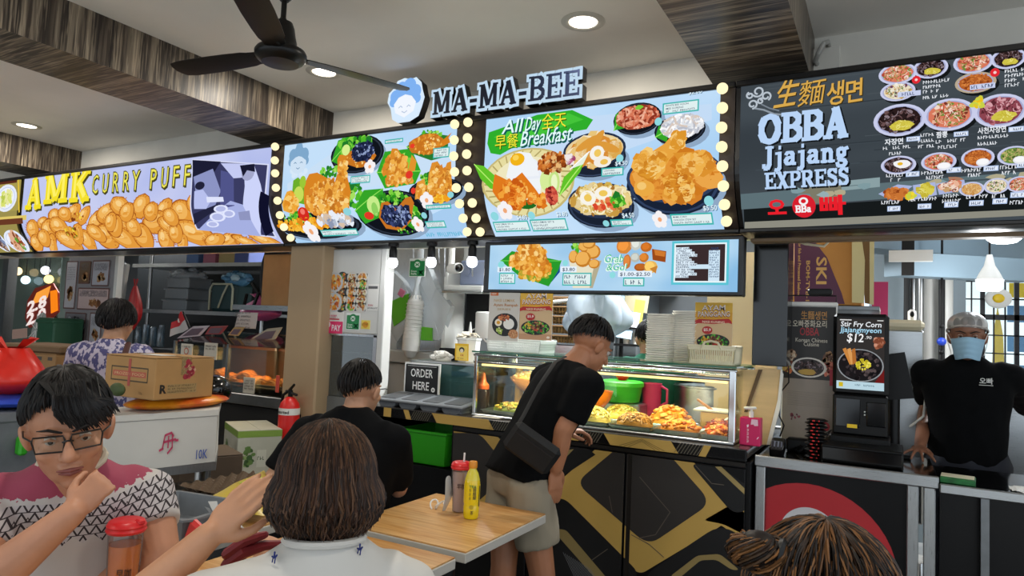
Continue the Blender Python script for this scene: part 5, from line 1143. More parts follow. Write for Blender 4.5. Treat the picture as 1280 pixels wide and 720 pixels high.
def flat_bag(label,pts,green):
 t = thing('hanging_bag',label,'bag',pts[0]); mk('bag_film',G().prism(pts,(.01,.05,0)),m_film,t,0); mid = sum((Vector(q) for q in pts),Vector()) / len(pts)
 for k in range(0,len(pts),2): mk('fold',G().tube([pts[k],lerp_(pts[k],mid,.9)],[.004,.001],5),m_film,t)
 mk('green_packet',G().prism(green,(0,.03,0)),M('leaf_green_pack','#62b82a',.4),t,0,label='green packet inside the clear bag'); mk('bag_tie',G().tube([pts[1],(pts[1][0],4.32,2.3)],.008,6),m_film,t)
def lerp_(a,b,t): return Vector(a) * (1 - t) + Vector(b) * t
flat_bag('clear plastic bag of green packets hanging left of the paper cup sleeve',[(-3.578,4.32,1.853),(-3.503,4.32,1.944),(-3.384,4.32,1.854),(-3.312,4.32,1.728),(-3.306,4.32,1.526),(-3.414,4.32,1.371),(-3.539,4.32,1.531)],[(-3.511,4.312,1.686),(-3.324,4.312,1.759),(-3.297,4.312,1.589),(-3.449,4.312,1.496)])
flat_bag('large clear plastic bag flaring right beside the paper cup sleeve',[(-3.25,4.34,1.869),(-3.156,4.34,1.957),(-3.078,4.34,1.807),(-2.935,4.34,1.667),(-3.023,4.34,1.408),(-3.189,4.34,1.394),(-3.244,4.34,1.655)],[(-3.205,4.332,1.505),(-3.09,4.332,1.497),(-3.084,4.332,1.399),(-3.198,4.332,1.4)])
tag(mk('pink_tag',G().box((-3.378,4.3,1.763),(.06,.01,.06),rotm('Y',.5),bev=.004),M('pink_card','#d87a9a',.5)),'small pink card tucked among the hanging plastic bags','card')
cs = thing('cup_sleeve','long white sleeve of paper cups hanging between two clear bags','cup sleeve',(-3.238,4.3,1.317))
a,b = Vector((-3.261,4.3,1.303)),Vector((-3.234,4.3,1.715))
mk('cup_stack',G().tube([a + (b - a) * t for t in (0,.03,.2,.5,.8,.97,1)],[.052,.068,.07,.066,.064,.062,.05],20),m_white,cs)
for k in range(12):
 q = a + (b - a) * (.12 + k * .07); mk('cup_rim',G().lathe(q,[(.066,0),(.0705,.003),(.0705,.007),(.066,.01)],20,b - a,cap=False),m_white,cs)
mk('bag_neck',G().tube([b,b + Vector((.0,0,.10)),b + Vector((.02,0,.24)),Vector((b.x + .02,4.32,2.34))],[.05,.018,.03,.012],10),m_film,cs)
wall_poster('green_notice','green and white notice hanging above the plastic bags under the sign',(-3.277,1.892)[0],(-3.208,1.886)[1],(-3.124,1.892)[0],(-3.217,2.029)[1],4.25,halal_like)
tag(mk('white_paper',G().box((-3.705,4.6,1.379),(.14,.004,.26)),M('white_paper','#cfd0cf',.6)),'white paper sheet on the steel panel beneath the clear bag','paper')

rl = thing('hanging_rail','steel rail under the kitchen ceiling that the bags and green notice hang from','rail',(-3.1,4.3,2.3)); mk('rail',G().tube([(-3.5,4.32,2.34),(-2.4,4.32,2.34)],.012,8),m_steel,rl)
for x in (-3.45,-2.45): mk('hanger',G().cyl((x,4.32,2.34),(x,4.32,2.67),.008,n=6),m_steel,rl)
for x,z in ((-3.3,1.9),(-3.0,1.9),(-2.75,1.9),(-3.06,2.0)): mk('hook',G().tube([(x,4.32,2.35),(x,4.31,2.2),(x,4.34,z)],.006,6),m_steel,rl)

# right of the steel panel: shelf with box, oven
sh = thing('wall_shelf','white shelf with rail left of the hanging posters','shelf',(-2.813,4.5,1.809))
q = Vector((-2.806,4.5,1.809)); mk('board',G().box((q.x,q.y,q.z),(.34,.4,.035),bev=.004),m_cab,sh); mk('rail',G().tube([(q.x - .17,q.y - .21,q.z - .03),(q.x + .17,q.y - .21,q.z - .03)],.012,8),m_steel,sh)
mk('upright',G().box((q.x - .19,q.y,q.z - .25),(.03,.3,.75)),m_cab,sh)
tag(mk('appliance_box',G().box((q.x + .02,q.y + .05,q.z + .12),(.26,.28,.2),bev=.015).cyl((q.x - .03,q.y - .09,q.z + .13),(q.x - .03,q.y - .11,q.z + .13),.03,n=14),M('blue_grey_case','#7d87a0',.4)),'blue grey appliance with a round dial on the white shelf','appliance')
ov = thing('oven','dark oven cavity beneath the white shelf behind the hanging posters','oven',(-2.828,4.6,1.627))
q = Vector((-2.813,4.6,1.627)); mk('oven_body',G().box((q.x,q.y + .2,q.z),(.36,.36,.34),bev=.01),m_black,ov); mk('oven_frame',G().box((q.x,q.y + .01,q.z + .165),(.36,.02,.02)).box((q.x - .17,q.y + .01,q.z),(.02,.02,.34)),m_steel,ov,0)
tag(mk('white_canister',G().lathe((-2.668,4.45,1.437),[(.085,0),(.09,.01),(.09,.19),(.08,.2)],20),m_white),'white canister in front of the dark oven left of the posters','canister')
wl = G(); q = Vector((-2.674,4.4,1.454)); wl.tube([q + Vector((-.13 + .02 * k,0,.0 + .05 * math.sin(k * .5))) for k in range(12)],.006,6); tag(mk('wire_handle',wl,m_white),'thin white curved wire handle in front of the oven','handle')

# glass food display
dc = thing('food_display_case','glass food display case with chrome rails on the patterned counter','display case',(-1.43,3.8,.983))
X0,X1,Y0,Y1,ZC0,ZC1 = -2.20,-.672,3.535,4.06,.985,1.362
mk('base_plate',G().box(((X0 + X1) / 2,(Y0 + Y1) / 2,.991),(X1 - X0,Y1 - Y0,.012),bev=.003),m_steel,dc)
for x in (X0 + .012,X1 - .012):
 for y in (Y0 + .012,Y1 - .012): mk('post',G().box((x,y,(ZC0 + ZC1) / 2),(.024 if x < -1 else .034,.024,ZC1 - ZC0 - .02),bev=.005),m_chrome,dc)
for y in (Y0 + .01,Y1 - .01):
 mk('rail',G().tube([(X0,y,ZC1 - .012),(X1,y,ZC1 - .012)],.011,10),m_chrome,dc); mk('rail',G().tube([(X0,y,ZC1 - .055),(X1,y,ZC1 - .055)],.009,10),m_chrome,dc)
mk('top_glass',G().box(((X0 + X1) / 2,(Y0 + Y1) / 2,ZC1 + .006),(X1 - X0 + .02,Y1 - Y0 + .02,.008)),clear_pane('green_edge_glass','#bfe0d0',.08,.06,'#7fb09c'),dc,0)
mk('top_glass_edge',G().box(((X0 + X1) / 2,Y0 - .0115,ZC1 + .006),(X1 - X0 + .02,.003,.009)),M('glass_edge_green','#2f6a52',.2),dc,0)
mk('front_glass',G().box(((X0 + X1) / 2,Y0 + .004,(ZC0 + ZC1) / 2),(X1 - X0 - .05,.004,ZC1 - ZC0 - .03)),m_clear,dc,0)
mk('side_glass',G().box((X1 - .006,(Y0 + Y1) / 2,(ZC0 + ZC1) / 2),(.004,Y1 - Y0 - .05,ZC1 - ZC0 - .03)),m_clear,dc,0)
mk('side_glass',G().box((X0 + .006,(Y0 + Y1) / 2,(ZC0 + ZC1) / 2),(.004,Y1 - Y0 - .05,ZC1 - ZC0 - .03)),m_clear,dc,0)
mk('warm_light_strip',G().box(((X0 + X1) / 2,Y0 + .03,ZC1 - .072),(X1 - X0 - .08,.014,.012),bev=.003),emitter('warm_strip','#ffdc90',2.2,False),dc,0)
for k in range(3):
 L = bpy.data.lights.new('warm_case_lamp','AREA'); L.shape = 'RECTANGLE'; L.size = .46; L.size_y = .04; L.energy = 2.6; L.color = (1,.82,.5)
 o = bpy.data.objects.new('warm_case_lamp',L); COL.objects.link(o); o.parent = dc; o.location = (-.5 + k * .5,-.2,.29); o.rotation_euler = (.5,0,0)
NOOD = ['#e8d070','#d8b850','#f2e298','#c8a840']; BRN = ['#b07a34','#8c5a24','#d0984c','#6e441c','#c88a3c']; CHKN = ['#e08a24','#c86c18','#f0a840','#b4560f','#e89838']; GRV = ['#7c8a2c','#a8983c','#c88a2c','#5c6a20','#d8b048']
def food_tray(x,y,w,d,label,pal,kind,h=.05,n=90,sz=.016,z=.998):
 t = thing('food_tray',label,'food tray',(x,y,z),group='steel food trays in the display case')
 g = G(); q = [[Vector((sx * w / 2 * k,sy * d / 2 * k,zz)) for sx,sy in ((-1,-1),(1,-1),(1,1),(-1,1))] for k,zz in ((.86,0),(.9,.002),(.97,.02),(1.0,.022),(1.,.025),(.95,.023),(.88,.006))]
 mk('pan',g.loft(q),m_steel,t,20,True)
 g = G(); (strands_heap if kind else heap)(g,(0,0,.022),w * .43,d * .43,h,n,pal,sz)
 mk('food',g,m_food,t,60,True); return t
food_tray(-1.47,3.66,.25,.2,'tray heaped with pale yellow noodles beside the leaning man',NOOD,1,.085,130,.0035)
food_tray(-1.22,3.66,.24,.2,'tray of brown fried noodles in the middle of the front row',BRN,1,.07,130,.0035)
food_tray(-.97,3.66,.24,.2,'tray of orange fried chicken chunks at the right of the front row',CHKN,0,.05,100,.017)
food_tray(-.765,3.66,.15,.2,'small tray of red orange curry pieces at the right end of the case',['#c8541c','#d8782c','#a83c14','#e09a44'],0,.045,70,.014)
food_tray(-1.37,3.87,.26,.19,'tray of yellow fried bean sprouts in the back row',['#d8c058','#a8a43c','#e8d888','#b0882c'],1,.085,110,.0035)
food_tray(-1.08,3.88,.26,.19,'back tray piled with golden fried nuggets',['#f0a23c','#e08c20','#f8c068','#d07818'],0,.11,90,.02)
food_tray(-.80,3.88,.2,.19,'back right tray of red sambal with a white scoop',['#b03c18','#d06a28','#8c2c10','#e0a050'],0,.055,60,.014)
food_tray(-1.98,3.70,.36,.26,'tray of green and brown vegetables at the left end of the case',GRV,0,.05,110,.016)
food_tray(-1.70,3.68,.2,.2,'tray of pale cut vegetables hidden behind the leaning man',['#c8c890','#98a850','#e0d8b0'],0,.05,60,.015)
# tubs and bowls inside
nb = thing('rice_bowl','wooden bowl of orange rice raised on a stand at the left of the case','bowl',(-1.93,3.9,.998))
bx,by = -1.96,3.92
mk('stand',G().lathe((bx,by,.998),[(.07,0),(.075,.01),(.06,.03),(.055,.10),(.065,.112)],20),M('stand_wood','#9a7448',.5),nb)
mk('bowl',G().lathe((bx,by,1.11),[(.05,0),(.06,.002),(.12,.03),(.168,.085),(.175,.1),(.168,.1),(.11,.04),(.03,.015)],32),M('bowl_wood','#b57c3c',.4,noise_=(10,.2,(1,1,6))),nb)
g = G(); heap(g,(bx,by,1.195),.16,.16,.065,260,['#e8b860','#f0cc88','#d89a3c','#e88a50','#f4dca8'],.012); mk('rice',g,m_food,nb)
ob = thing('orange_bowl','orange plastic bowl beside the green lidded tub in the case','bowl',(-1.53,3.84,.998))
mk('stand',G().lathe((-1.545,3.90,.998),[(.05,0),(.05,.06),(.04,.07)],16),m_steel,ob); mk('bowl',G().lathe((-1.545,3.90,1.066),[(.04,0),(.05,.003),(.085,.05),(.1,.10),(.095,.1),(.07,.04),(.02,.01)],28),M('orange_plastic','#e07a1c',.35),ob)
gt = thing('green_lidded_tub','bright green round tub with a lid and red knob inside the display case','tub',(-1.41,4.3,.98))
gx,gy = -1.50,4.22
mk('stand',G().box((gx,gy,1.03),(.3,.2,.1),bev=.01),m_steel,gt); mk('tub_body',G().lathe((gx,gy,1.08),[(.10,0),(.112,.006),(.128,.09),(.13,.1)],32),m_green,gt); mk('lid',G().lathe((gx,gy,1.18),[(.134,0),(.138,.006),(.136,.028),(.12,.036),(.03,.038)],32),M('bright_green','#3cc020',.35),gt)
mk('lid_knob',G().lathe((gx,gy,1.217),[(.02,0),(.034,.008),(.042,.024),(.036,.042),(.015,.05)],18),m_red,gt,label='red lid knob')
pk = thing('pink_jug','pink plastic jug behind the green lidded tub','jug',(-1.33,4.3,.98)); mk('jug_body',G().lathe((-1.34,4.34,.98),[(.05,0),(.055,.01),(.062,.22),(.065,.225),(.06,.225),(.05,.02)],20),M('pink_plastic','#d83c68',.35),pk); mk('jug_handle',G().tube([(-1.28,4.34,1.19),(-1.24,4.34,1.17),(-1.24,4.34,1.09),(-1.285,4.34,1.06)],.009,8),M('pink_handle','#c83460',.35),pk)
pt = thing('stock_pot','big steel cooking pot with a tray and small bowl on top behind the case','pot',(-1.02,4.5,.95))
px0,py0 = -1.04,4.55
mk('pot_body',G().lathe((px0,py0,.95),[(.19,0),(.205,.01),(.205,.24),(.212,.244),(.212,.252),(.2,.252)],36),m_steel,pt); mk('lid',G().lathe((px0,py0,1.2),[(.208,0),(.205,.01),(.1,.03),(.02,.035)],36),m_steeld,pt)
tag(mk('serving_tray',G().box((px0,py0,1.252),(.36,.26,.02),bev=.008),m_black),'black serving tray resting on the big cooking pot','tray')
tag(mk('brown_bowl',G().lathe((px0 + .03,py0 - .02,1.263),[(.08,0),(.085,.01),(.07,.05),(.04,.06)],20),M('bread_brown','#b0813e',.6)),'brown upturned bowl on the black tray over the pot','bowl')
tag(mk('white_plate',G().lathe((px0 + .13,py0,1.263),[(.05,0),(.075,.012),(.078,.016),(.05,.008)],20),m_white),'small white plate on the black tray beside the brown bowl','plate')
st = thing('cooking_pan','shallow pan with cream rim and wooden ladle in the right half of the case','pan',(-.9,4.2,.985))
mk('pan_body',G().box((-.87,4.16,1.035),(.2,.14,.1),bev=.01),M('pan_gold','#c8a058',.35),st); mk('rim',G().box((-.88,4.16,1.088),(.26,.17,.012),bev=.004),m_cream,st)
mk('ladle',G().tube([(-1.0,4.16,1.14),(-.93,4.14,1.10),(-.90,4.13,1.07)],[.008,.009,.022],8),M('ladle_wood','#c07c34',.5),st)
tag(mk('scoop',G().tube([(-.80,3.88,1.05),(-.76,3.9,1.085)],[.02,.012],8,flat=.4),m_white),'white serving scoop in the red sambal tray','scoop')
tag(mk('steel_kettle',G().lathe((-.72,4.45,.96),[(.09,0),(.1,.01),(.1,.13),(.07,.18),(.03,.2)],24).tube([(-.8,4.45,1.13),(-.72,4.45,1.22),(-.64,4.45,1.13)],.009,8),m_steel),'steel kettle behind the right end of the display case','kettle')
tag(mk('mesh_rack',G().box((-1.86,4.25,1.08),(.2,.12,.2),bev=.01).box((-2.03,4.22,1.1),(.07,.1,.24),bev=.01),m_steeld),'dark steel holder behind the wooden rice bowl','holder')
for k,(x,h,cl) in enumerate(((-2.13,.26,'#c8983c'),(-2.06,.24,'#5a4a2c'),(-1.99,.2,'#d8b04c'))):
 tag(mk('condiment_jar',G().lathe((x,4.0,.998),[(.026,0),(.028,.005),(.028,h - .04),(.02,h - .025),(.022,h)],16),M('jar_%d' % k,cl,.25)),('tall amber jar at the left end of the display case','tall dark brown jar between two amber jars in the case','shorter yellow jar beside the rice bowl stand')[k],'jar')

# on top of the case
def basket(name,label,ctr,size,cat='basket',mat=None,cols=18,rows=5,handle=False):
 """Perforated tray basket: walls built as slats and rails with real gaps."""
 t = thing(name,label,cat,ctr); w,d,h = size; mat = mat or m_white
 mk('base',G().box((0,0,.004),(w * .94,d * .94,.008),bev=.002),mat,t,local=True)
 for nm,a,b in (('front',(-w / 2,-d / 2),(w / 2,-d / 2)),('back',(w / 2,d / 2),(-w / 2,d / 2)),('left',(-w / 2,d / 2),(-w / 2,-d / 2)),('right',(w / 2,-d / 2),(w / 2,d / 2))):
  a,b = Vector((*a,0)),Vector((*b,0)); L = (b - a).length; n_ = max(3,int(cols * L / w)); g = G(); d_ = (b - a).normalized(); R = Matrix((d_,Vector((-d_.y,d_.x,0)),Vector((0,0,1)))).transposed()
  for zz in (.012,h - .01): g.box((a + b) / 2 * (.95 if zz < .05 else 1.) + Vector((0,0,zz)),(L * (.95 if zz < .05 else 1.),.006,.022),R,bev=.002)
  for k in range(n_ + 1):
   q = a + (b - a) * (k / n_); g.tube([q * .95 + Vector((0,0,.01)),q + Vector((0,0,h - .01))],.0042,4,round_=False)
  if rows > 1:
   for r in range(1,rows): g.box((a + b) / 2 * (.95 + .05 * r / rows) + Vector((0,0,h * r / rows)),(L * .97,.005,.007),R)
  mk('slatted_wall',g,mat,t,30,True)
 mk('rim',G().tube([(-w / 2,-d / 2,h),(w / 2,-d / 2,h),(w / 2,d / 2,h),(-w / 2,d / 2,h)],.007,8,close=True),mat,t,local=True)
 if handle: mk('handle',G().tube([(-w * .2,-d / 2,h - .005),(-w * .14,-d / 2,h + .02),(0,-d / 2,h + .028),(w * .14,-d / 2,h + .02),(w * .2,-d / 2,h - .005)],.011,8,flat=.6),mat,t,local=True)
 return t
ZTOP = 1.372
basket('white_basket','white perforated basket on the left top of the display case',(-2.0,3.76,ZTOP),(.37,.22,.078),mat=m_white,cols=30,rows=5)
basket('cream_basket','cream slatted basket with a handle on the right top of the display case',(-.815,3.74,ZTOP),(.24,.2,.095),mat=m_cream,cols=22,rows=1,handle=True)
m_foam = M('foam_board','#fdf6e8',.6,noise_=(30,.03))
def foam_box():
 t = thing('takeaway_box','x','takeaway box',(0,0,0),group='white takeaway boxes stacked on the display case')
 def rr(w,d,z): return [Vector((w / 2 * x,d / 2 * y,z)) for x,y in ((-1,-.8),(-.86,-1),(.86,-1),(1,-.8),(1,.8),(.86,1),(-.86,1),(-1,.8))]
 mk('shell',G().loft([rr(.125,.145,0),rr(.132,.152,.006),rr(.135,.155,.0075),rr(.135,.155,.0095),rr(.128,.148,.0098)]),m_foam,t,20,True)
 return t
fb0 = None
for (x,y,n_,wh) in ((-1.10,3.70,22,'front'),(-.985,3.80,24,'rear')):
 for k in range(n_):
  pos = (x + random.uniform(-.003,.003),y + random.uniform(-.003,.003),ZTOP + k * .0118); rz = random.uniform(-.03,.03)
  lb = 'white takeaway box, number %d from the top of the %s stack on the display case' % (n_ - k,wh)
  if fb0 is None: fb0 = foam_box(); fb0.location = pos; fb0.rotation_euler.z = rz; fb0['label'] = lb
  else:
   d_ = dup(fb0,pos,rz,lb); d_['group'] = 'white takeaway boxes in the %s stack' % wh
fb0['group'] = 'white takeaway boxes in the front stack'
def ayam(p,x0,z0,x1,z1):
 w,h = x1 - x0,z1 - z0; X = lambda u: x0 + w * u; Z = lambda v: z0 + h * v
 p.rect(x0,z0,x1,z1,'#d8b88c',0); p.rect(x0,Z(.62),x1,z1,'#e8a828',1); p.rect(x0,Z(.82),x1,z1,'#f0bc3c',1.2); p.rect(x0,z0,x1,Z(.12),'#c89a74',1)
 for t,v,s_ in (('AYAM',.84,.62),('PANGGANG',.72,.86)):
  p.text(t,X(.5),Z(v),h * .1,'#8c1c14',3,.05,'c',w=w * s_,tilt=.03); p.text(t,X(.5),Z(v) + .002,h * .1,'#f8e8d8',4,.015,'c',w=w * s_,tilt=.03)
 p.poly([(X(.0),Z(.58)),(X(.1),Z(.60)),(X(.5),Z(.59)),(X(.9),Z(.62)),(X(1),Z(.6)),(X(.97),Z(.66)),(X(.9),Z(.7)),(X(.5),Z(.675)),(X(.1),Z(.68)),(X(.0),Z(.64))],'#c01c1c',4.5)
 p.text('NASI KUNING',X(.5),Z(.61),h * .042,'#f8e0c0',5.5,.02,'c',w=w * .6); p.ell((X(.34),Z(.47),w * .14,h * .075),'#b81c1c',5,18); p.text('$5.9',X(.34),Z(.455),h * .05,'#f8f0e8',6,.02,'c',w=w * .2)
 e = (X(.5),Z(.25),w * .44,h * .15); p.ell(e,'#101214',3,24); p.blobs(e,60,GR,h * .03,4,.9); p.blobs((X(.55),Z(.28),w * .22,h * .09),40,['#6a3420','#9c5a34','#4c2414','#b87848'],h * .028,6); p.blobs((X(.28),Z(.28),w * .1,h * .06),14,['#f0c840','#e8a020'],h * .025,6); p.blobs((X(.62),Z(.2),w * .14,h * .04),12,['#c83020','#8c2c3c'],h * .02,7)
 p.ell((X(.9),Z(.06),w * .05,h * .025),'#f4e8d8',3,12)
def nasi(p,x0,z0,x1,z1):
 w,h = x1 - x0,z1 - z0; X = lambda u: x0 + w * u; Z = lambda v: z0 + h * v
 p.rect(x0,z0,x1,z1,'#d4cfc6',0); p.rect(X(.04),Z(.9),X(.3),Z(.98),'#d86a28',1); p.text('NEW',X(.07),Z(.92),h * .035,'#f4e8d8',2,.02); p.text('NASI LEMAK',X(.5),Z(.78),h * .055,'#c8a060',1,.01,'c',w=w * .7); p.text('Ayam Rempah',X(.55),Z(.69),h * .055,'#b8762c',1,.02,'c',w=w * .8); p.text('SERIES',X(.5),Z(.61),h * .04,'#b4945c',1,.01,'c',w=w * .45)
 e = (X(.55),Z(.32),w * .42,h * .23); p.ell(e,'#141414',2,26); p.ell((X(.68),Z(.34),w * .18,h * .11),'#f0eee8',4,16); p.blobs((X(.5),Z(.46),w * .2,h * .07),24,['#b4582c','#d88448','#8c3c1c'],h * .03,4); p.ell((X(.34),Z(.36),w * .12,h * .075),'#f4ead8',4,14); p.ell((X(.34),Z(.36),w * .06,h * .035),'#e8a828',5,12); p.blobs((X(.42),Z(.2),w * .14,h * .06),14,['#c8d870','#8cb03c','#e8e8b0'],h * .03,5); p.ell((X(.84),Z(.14),w * .16,h * .09),'#c88c5c',4,16,.06); p.blobs((X(.84),Z(.14),w * .13,h * .07),20,['#d8a878','#a8683c'],h * .02,5)
wall_poster('meal_poster','pale meal poster with a black plate, left of the two hung under the snack sign',-2.09,(-2.071,1.442)[1],-1.885,1.735,3.50,nasi)
wall_poster('grilled_chicken_poster','yellow AYAM PANGGANG poster hung under the snack sign beside the pale poster',-1.882,(-1.652,1.456)[1],-1.672,1.735,3.502,ayam)
wall_poster('grilled_chicken_poster','yellow AYAM PANGGANG poster standing in the cream basket',(-.926,1.449)[0],1.42,(-.729,1.459)[0],(-.933,1.701)[1],3.735,ayam)

def one(name,g,m,label,cat,group=None,smooth=38): return tag(mk(name,g,m,None,smooth),label,cat,group)
# back of the fried chicken kitchen
m_shirtg = M('green_shirt','#1f6a55',.85,noise_=(14,.12))
q = Vector((-1.886,4.6,1.462))
bag('big_plastic_bag','big bunched white plastic bag hanging behind the leaning man',(q.x + .02,q.y,q.z - .02),.46,.24,.44,clear_pane('white_bag_film','#dfe8ee',.12,.62,'#b9c6d2',.15),5,.45,.32)
for k in range(5):
 z = (-2.275,5,1.416)[2] + k * .075; x = (-2.276,5,1.608)[0]
 t = thing('woven_basket',('bottom','second','third','fourth','top')[k] + ' brown woven basket, counting up, of the stack behind the leaning man','basket',(x,5.0,z),group='stacked brown baskets')
 g = G().box((0,0,.03),(.34,.26,.012))
 for i in range(14): g.tube([(-.16 + i * .0246,-.13,.01),(-.17 + i * .0262,-.14,.062)],.005,4,round_=False)
 mk('weave',g.box((0,.13,.035),(.33,.008,.05)),M('wicker','#8c6a38',.7,noise_=(40,.3)),t,30,True); mk('rim',G().tube([(-.175,-.14,.064),(.175,-.14,.064),(.175,.14,.064),(-.175,.14,.064)],.009,6,close=True),M('wicker_rim','#6a4c28',.7),t,local=True)
tag(mk('white_pipe_tray',G().box(((-2.286,5,1.684)[0],5.0,(-2.289,5,1.749)[2]),(.4,.3,.03),rotm('Y',-.12),bev=.012),m_white),'white plastic tray resting on top of the brown basket stack','tray')
fr = thing('steel_fridge','blue grey steel fridge with two doors at the back of the fried chicken kitchen','fridge',(-2.0,6.2,0))
a,b = (-2.377,5.9,1.785),(-1.956,5.9,1.793); xm = (a[0] + b[0]) / 2; w = b[0] - a[0]
mk('fridge_body',G().box((xm,6.2,1.0),(w,.58,2.0),bev=.01),M('fridge_blue_grey','#8b949a',.35,.6,noise_=(2,.08)),fr)
for s_ in (-1,1): mk('fridge_door',G().box((xm + s_ * w / 4,5.9,1.0),(w / 2 - .02,.03,1.86),bev=.01),M('fridge_door_grey','#969ea2',.3,.6),fr)
mk('control_box',G().box((xm + .06,5.88,1.83),(.16,.02,.08),bev=.004),m_dark,fr)
hd = thing('extractor_hood','dull steel extractor hood along the back of the fried chicken kitchen','hood',(-1.6,5.6,1.9))
g = G().prism([(-2.75,5.0,2.12),(-2.75,5.3,1.92),(-2.75,6.55,1.92),(-2.75,6.55,2.6),(-2.75,5.3,2.6)],(.95,0,0)); mk('canopy',g,m_steeld,hd,0)
for k in range(4): mk('baffle_slat',G().box((-2.6 + k * .23,5.6,1.912),(.16,.5,.012),bev=.003),m_steeld,hd)
for (x,z,wd,hh,cl,lb) in (((-1.778,5.3,1.801)[0],(-1.778,5.3,1.801)[2],.2,.2,'#a39a7c','cream paper order slip hanging high right of the plastic bag'),((-1.861,5.5,1.652)[0],(-1.861,5.5,1.652)[2],.13,.34,'#a9c3d6','pale blue paper sheet hanging beside the fridge'),((-1.759,5.5,1.695)[0],(-1.759,5.5,1.695)[2],.08,.2,'#c8b848','small yellow card hanging beside the pale blue sheet'),((-1.848,5.6,1.521)[0],(-1.848,5.6,1.521)[2] + .12,.2,.12,'#d2d6da','white card hanging low beside the fridge')):
 tag(mk('paper_slip',G().box((x,5.3 - .012 * len(lb) % .05,z),(wd,.004,hh),rotm('Y',.12)),M('slip',cl,.6)),lb,'paper')
mk('rail',G().tube([(-1.9,5.32,(-1.763,5.3,1.924)[2]),(-.8,5.32,(-1.763,5.3,1.924)[2])],.012,8),m_steel,hd)
rk = thing('black_rack','black metal rack behind the foam boxes holding white cups','rack',(-1.6,5.4,.9))
x,z = (-1.779,1.429)
for dx in (-.16,.16): mk('upright',G().box((x + dx,5.4,z - .15),(.025,.025,.62)),m_black,rk)
for dz in (.0,.14): mk('shelf',G().box((x,5.4,z + dz),(.36,.25,.018)),m_black,rk)
for k in range(3): tag(mk('white_cup',G().lathe((x - .1 + k * .08,5.36,z + .01),[(.025,0),(.034,.09),(.03,.09),(.02,.01)],12),m_white),('left','middle','right')[k] + ' small white cup of three on the black rack in the kitchen','cup','cups on the black rack')
tag(mk('prep_counter',G().box((-1.7,5.6,.45),(2.2,.5,.9),bev=.01),m_steel),'long steel prep counter at the back of the fried chicken kitchen','counter')
one('stove_bench',G().box((-.92,4.52,.475),(.66,.42,.945),bev=.006),m_steeld,'steel stove bench behind the display case under the big cooking pot','bench')
one('basket_stand',G().box(((-2.276,5,1.608)[0],5.05,((-2.275,5,1.416)[2]) / 2 - .002),(.4,.3,(-2.275,5,1.416)[2] - .006),bev=.004),m_steel,'steel stand under the stack of brown baskets','stand')
one('bag_hook',G().tube([(-1.86,4.6,2.66),(-1.86,4.6,1.9)],.008,6),m_steel,'steel hook holding the big bunched plastic bag','hook')
one('cream_partition',G().box((-.80,4.38,1.55),(.42,.03,1.0)),M('cream_paint','#e6cda2',.6),'cream painted partition behind the poster in the cream basket','partition',None,0)

# noodle stall: pillar, counters
m_glosspil = M('black_mirror_panel','#0c0d0c',.14,.2,spec=.7)
m_ply = M('pale_plywood','#c8ad80',.55,noise_=(4,.08,(1,1,8)))
struct('trim_9',board((-.545,3.86,1.78),(.17,.22,.80),bev=.004),m_glosspil)
lb = thing('leaning_board','pale plywood board leaning beside the pink pump box under the black pillar','board',(-.6,3.85,.98))
mk('board',G().prism([(-.681,3.78,1.351),(-.49,3.78,1.364),(-.503,3.78,1.207),(-.553,3.78,.973),(-.68,3.78,.958)],(0,.02,0)),m_ply,lb,0)
mk('dark_gap',G().prism([(-.599,3.772,1.357),(-.579,3.772,1.358),(-.65,3.772,1.132),(-.666,3.772,1.131)],(0,.006,0)),M('gap_shadow_wood','#5a4630',.7),lb,0)
mk('side_batten',G().prism([(-.551,3.77,.974),(-.501,3.77,1.208),(-.489,3.77,1.364),(-.477,3.77,1.341),(-.489,3.77,1.168),(-.532,3.77,.977)],(0,.02,0)),m_cab,lb,0)
sn = thing('pump_box','bright magenta hand sanitiser box with a white pump on the counter end','dispenser',(-.607,3.62,.983))
mk('box',G().box((-.607,3.64,1.052),(.10,.07,.138),bev=.004),m_pink,sn)
mk('pump',G().cyl((-.607,3.64,1.12),(-.607,3.64,1.15),.012,n=10).cyl((-.607,3.64,1.15),(-.607,3.64,1.165),.006,n=8).tube([(-.635,3.63,1.166),(-.59,3.64,1.168)],.008,8),m_white,sn)
p = Pr(lambda x,z,h: (x,3.6045 - h,z)); p.poly([(-.60,1.115),(-.57,1.115),(-.568,1.085),(-.585,1.083),(-.59,1.09),(-.603,1.088)],'#f0c8d8',1); p.poly([(-.622,1.085),(-.612,1.088),(-.614,1.075),(-.62,1.072)],'#f4dce6',1)
for k in range(12): p.line([(-.62,1.065 - k * .006),(-.612,1.065 - k * .006 + (k % 3) * .002)],.002,'#f4dce6',1)
p.line([(-.572,1.02),(-.565,1.03)],.004,'#f4dce6',1); p.mk('lettering',m_print,sn)

oc = thing('cashier_counter','steel framed counter with a red and white disc on its black panel','counter',(-.19,3.85,0))
mk('worktop',G().box((-.19,3.87,.925),(.76,.64,.03),bev=.004),M('black_granite','#16130f',.1,spec=.6,noise_=(80,.3)),oc)
mk('steel_edge',G().box((-.19,3.555,.925),(.765,.02,.052),bev=.004),m_steel,oc)
for x in (-.545,.095,.158): mk('post',G().box((x,3.57,.45),(.045,.04,.9),bev=.004),m_steelv,oc)
mk('door_lock',G().box((.127,3.552,.52),(.016,.012,.10),bev=.003).tube([(.127,3.54,.57),(.127,3.535,.50),(.135,3.54,.46)],.006,6),m_steel,oc)
pn = mk('front_panel',G().box((-.225,3.60,.45),(.60,.02,.9)),m_cblack,oc,0)
p = Pr(lambda x,z,h: (x,3.5895 - h,z),lay=.0004)
fx = lambda q: (max(-.522,min(.07,q[0])),max(.02,min(.895,q[1])))
e = (-.335,.462,.377,.398)
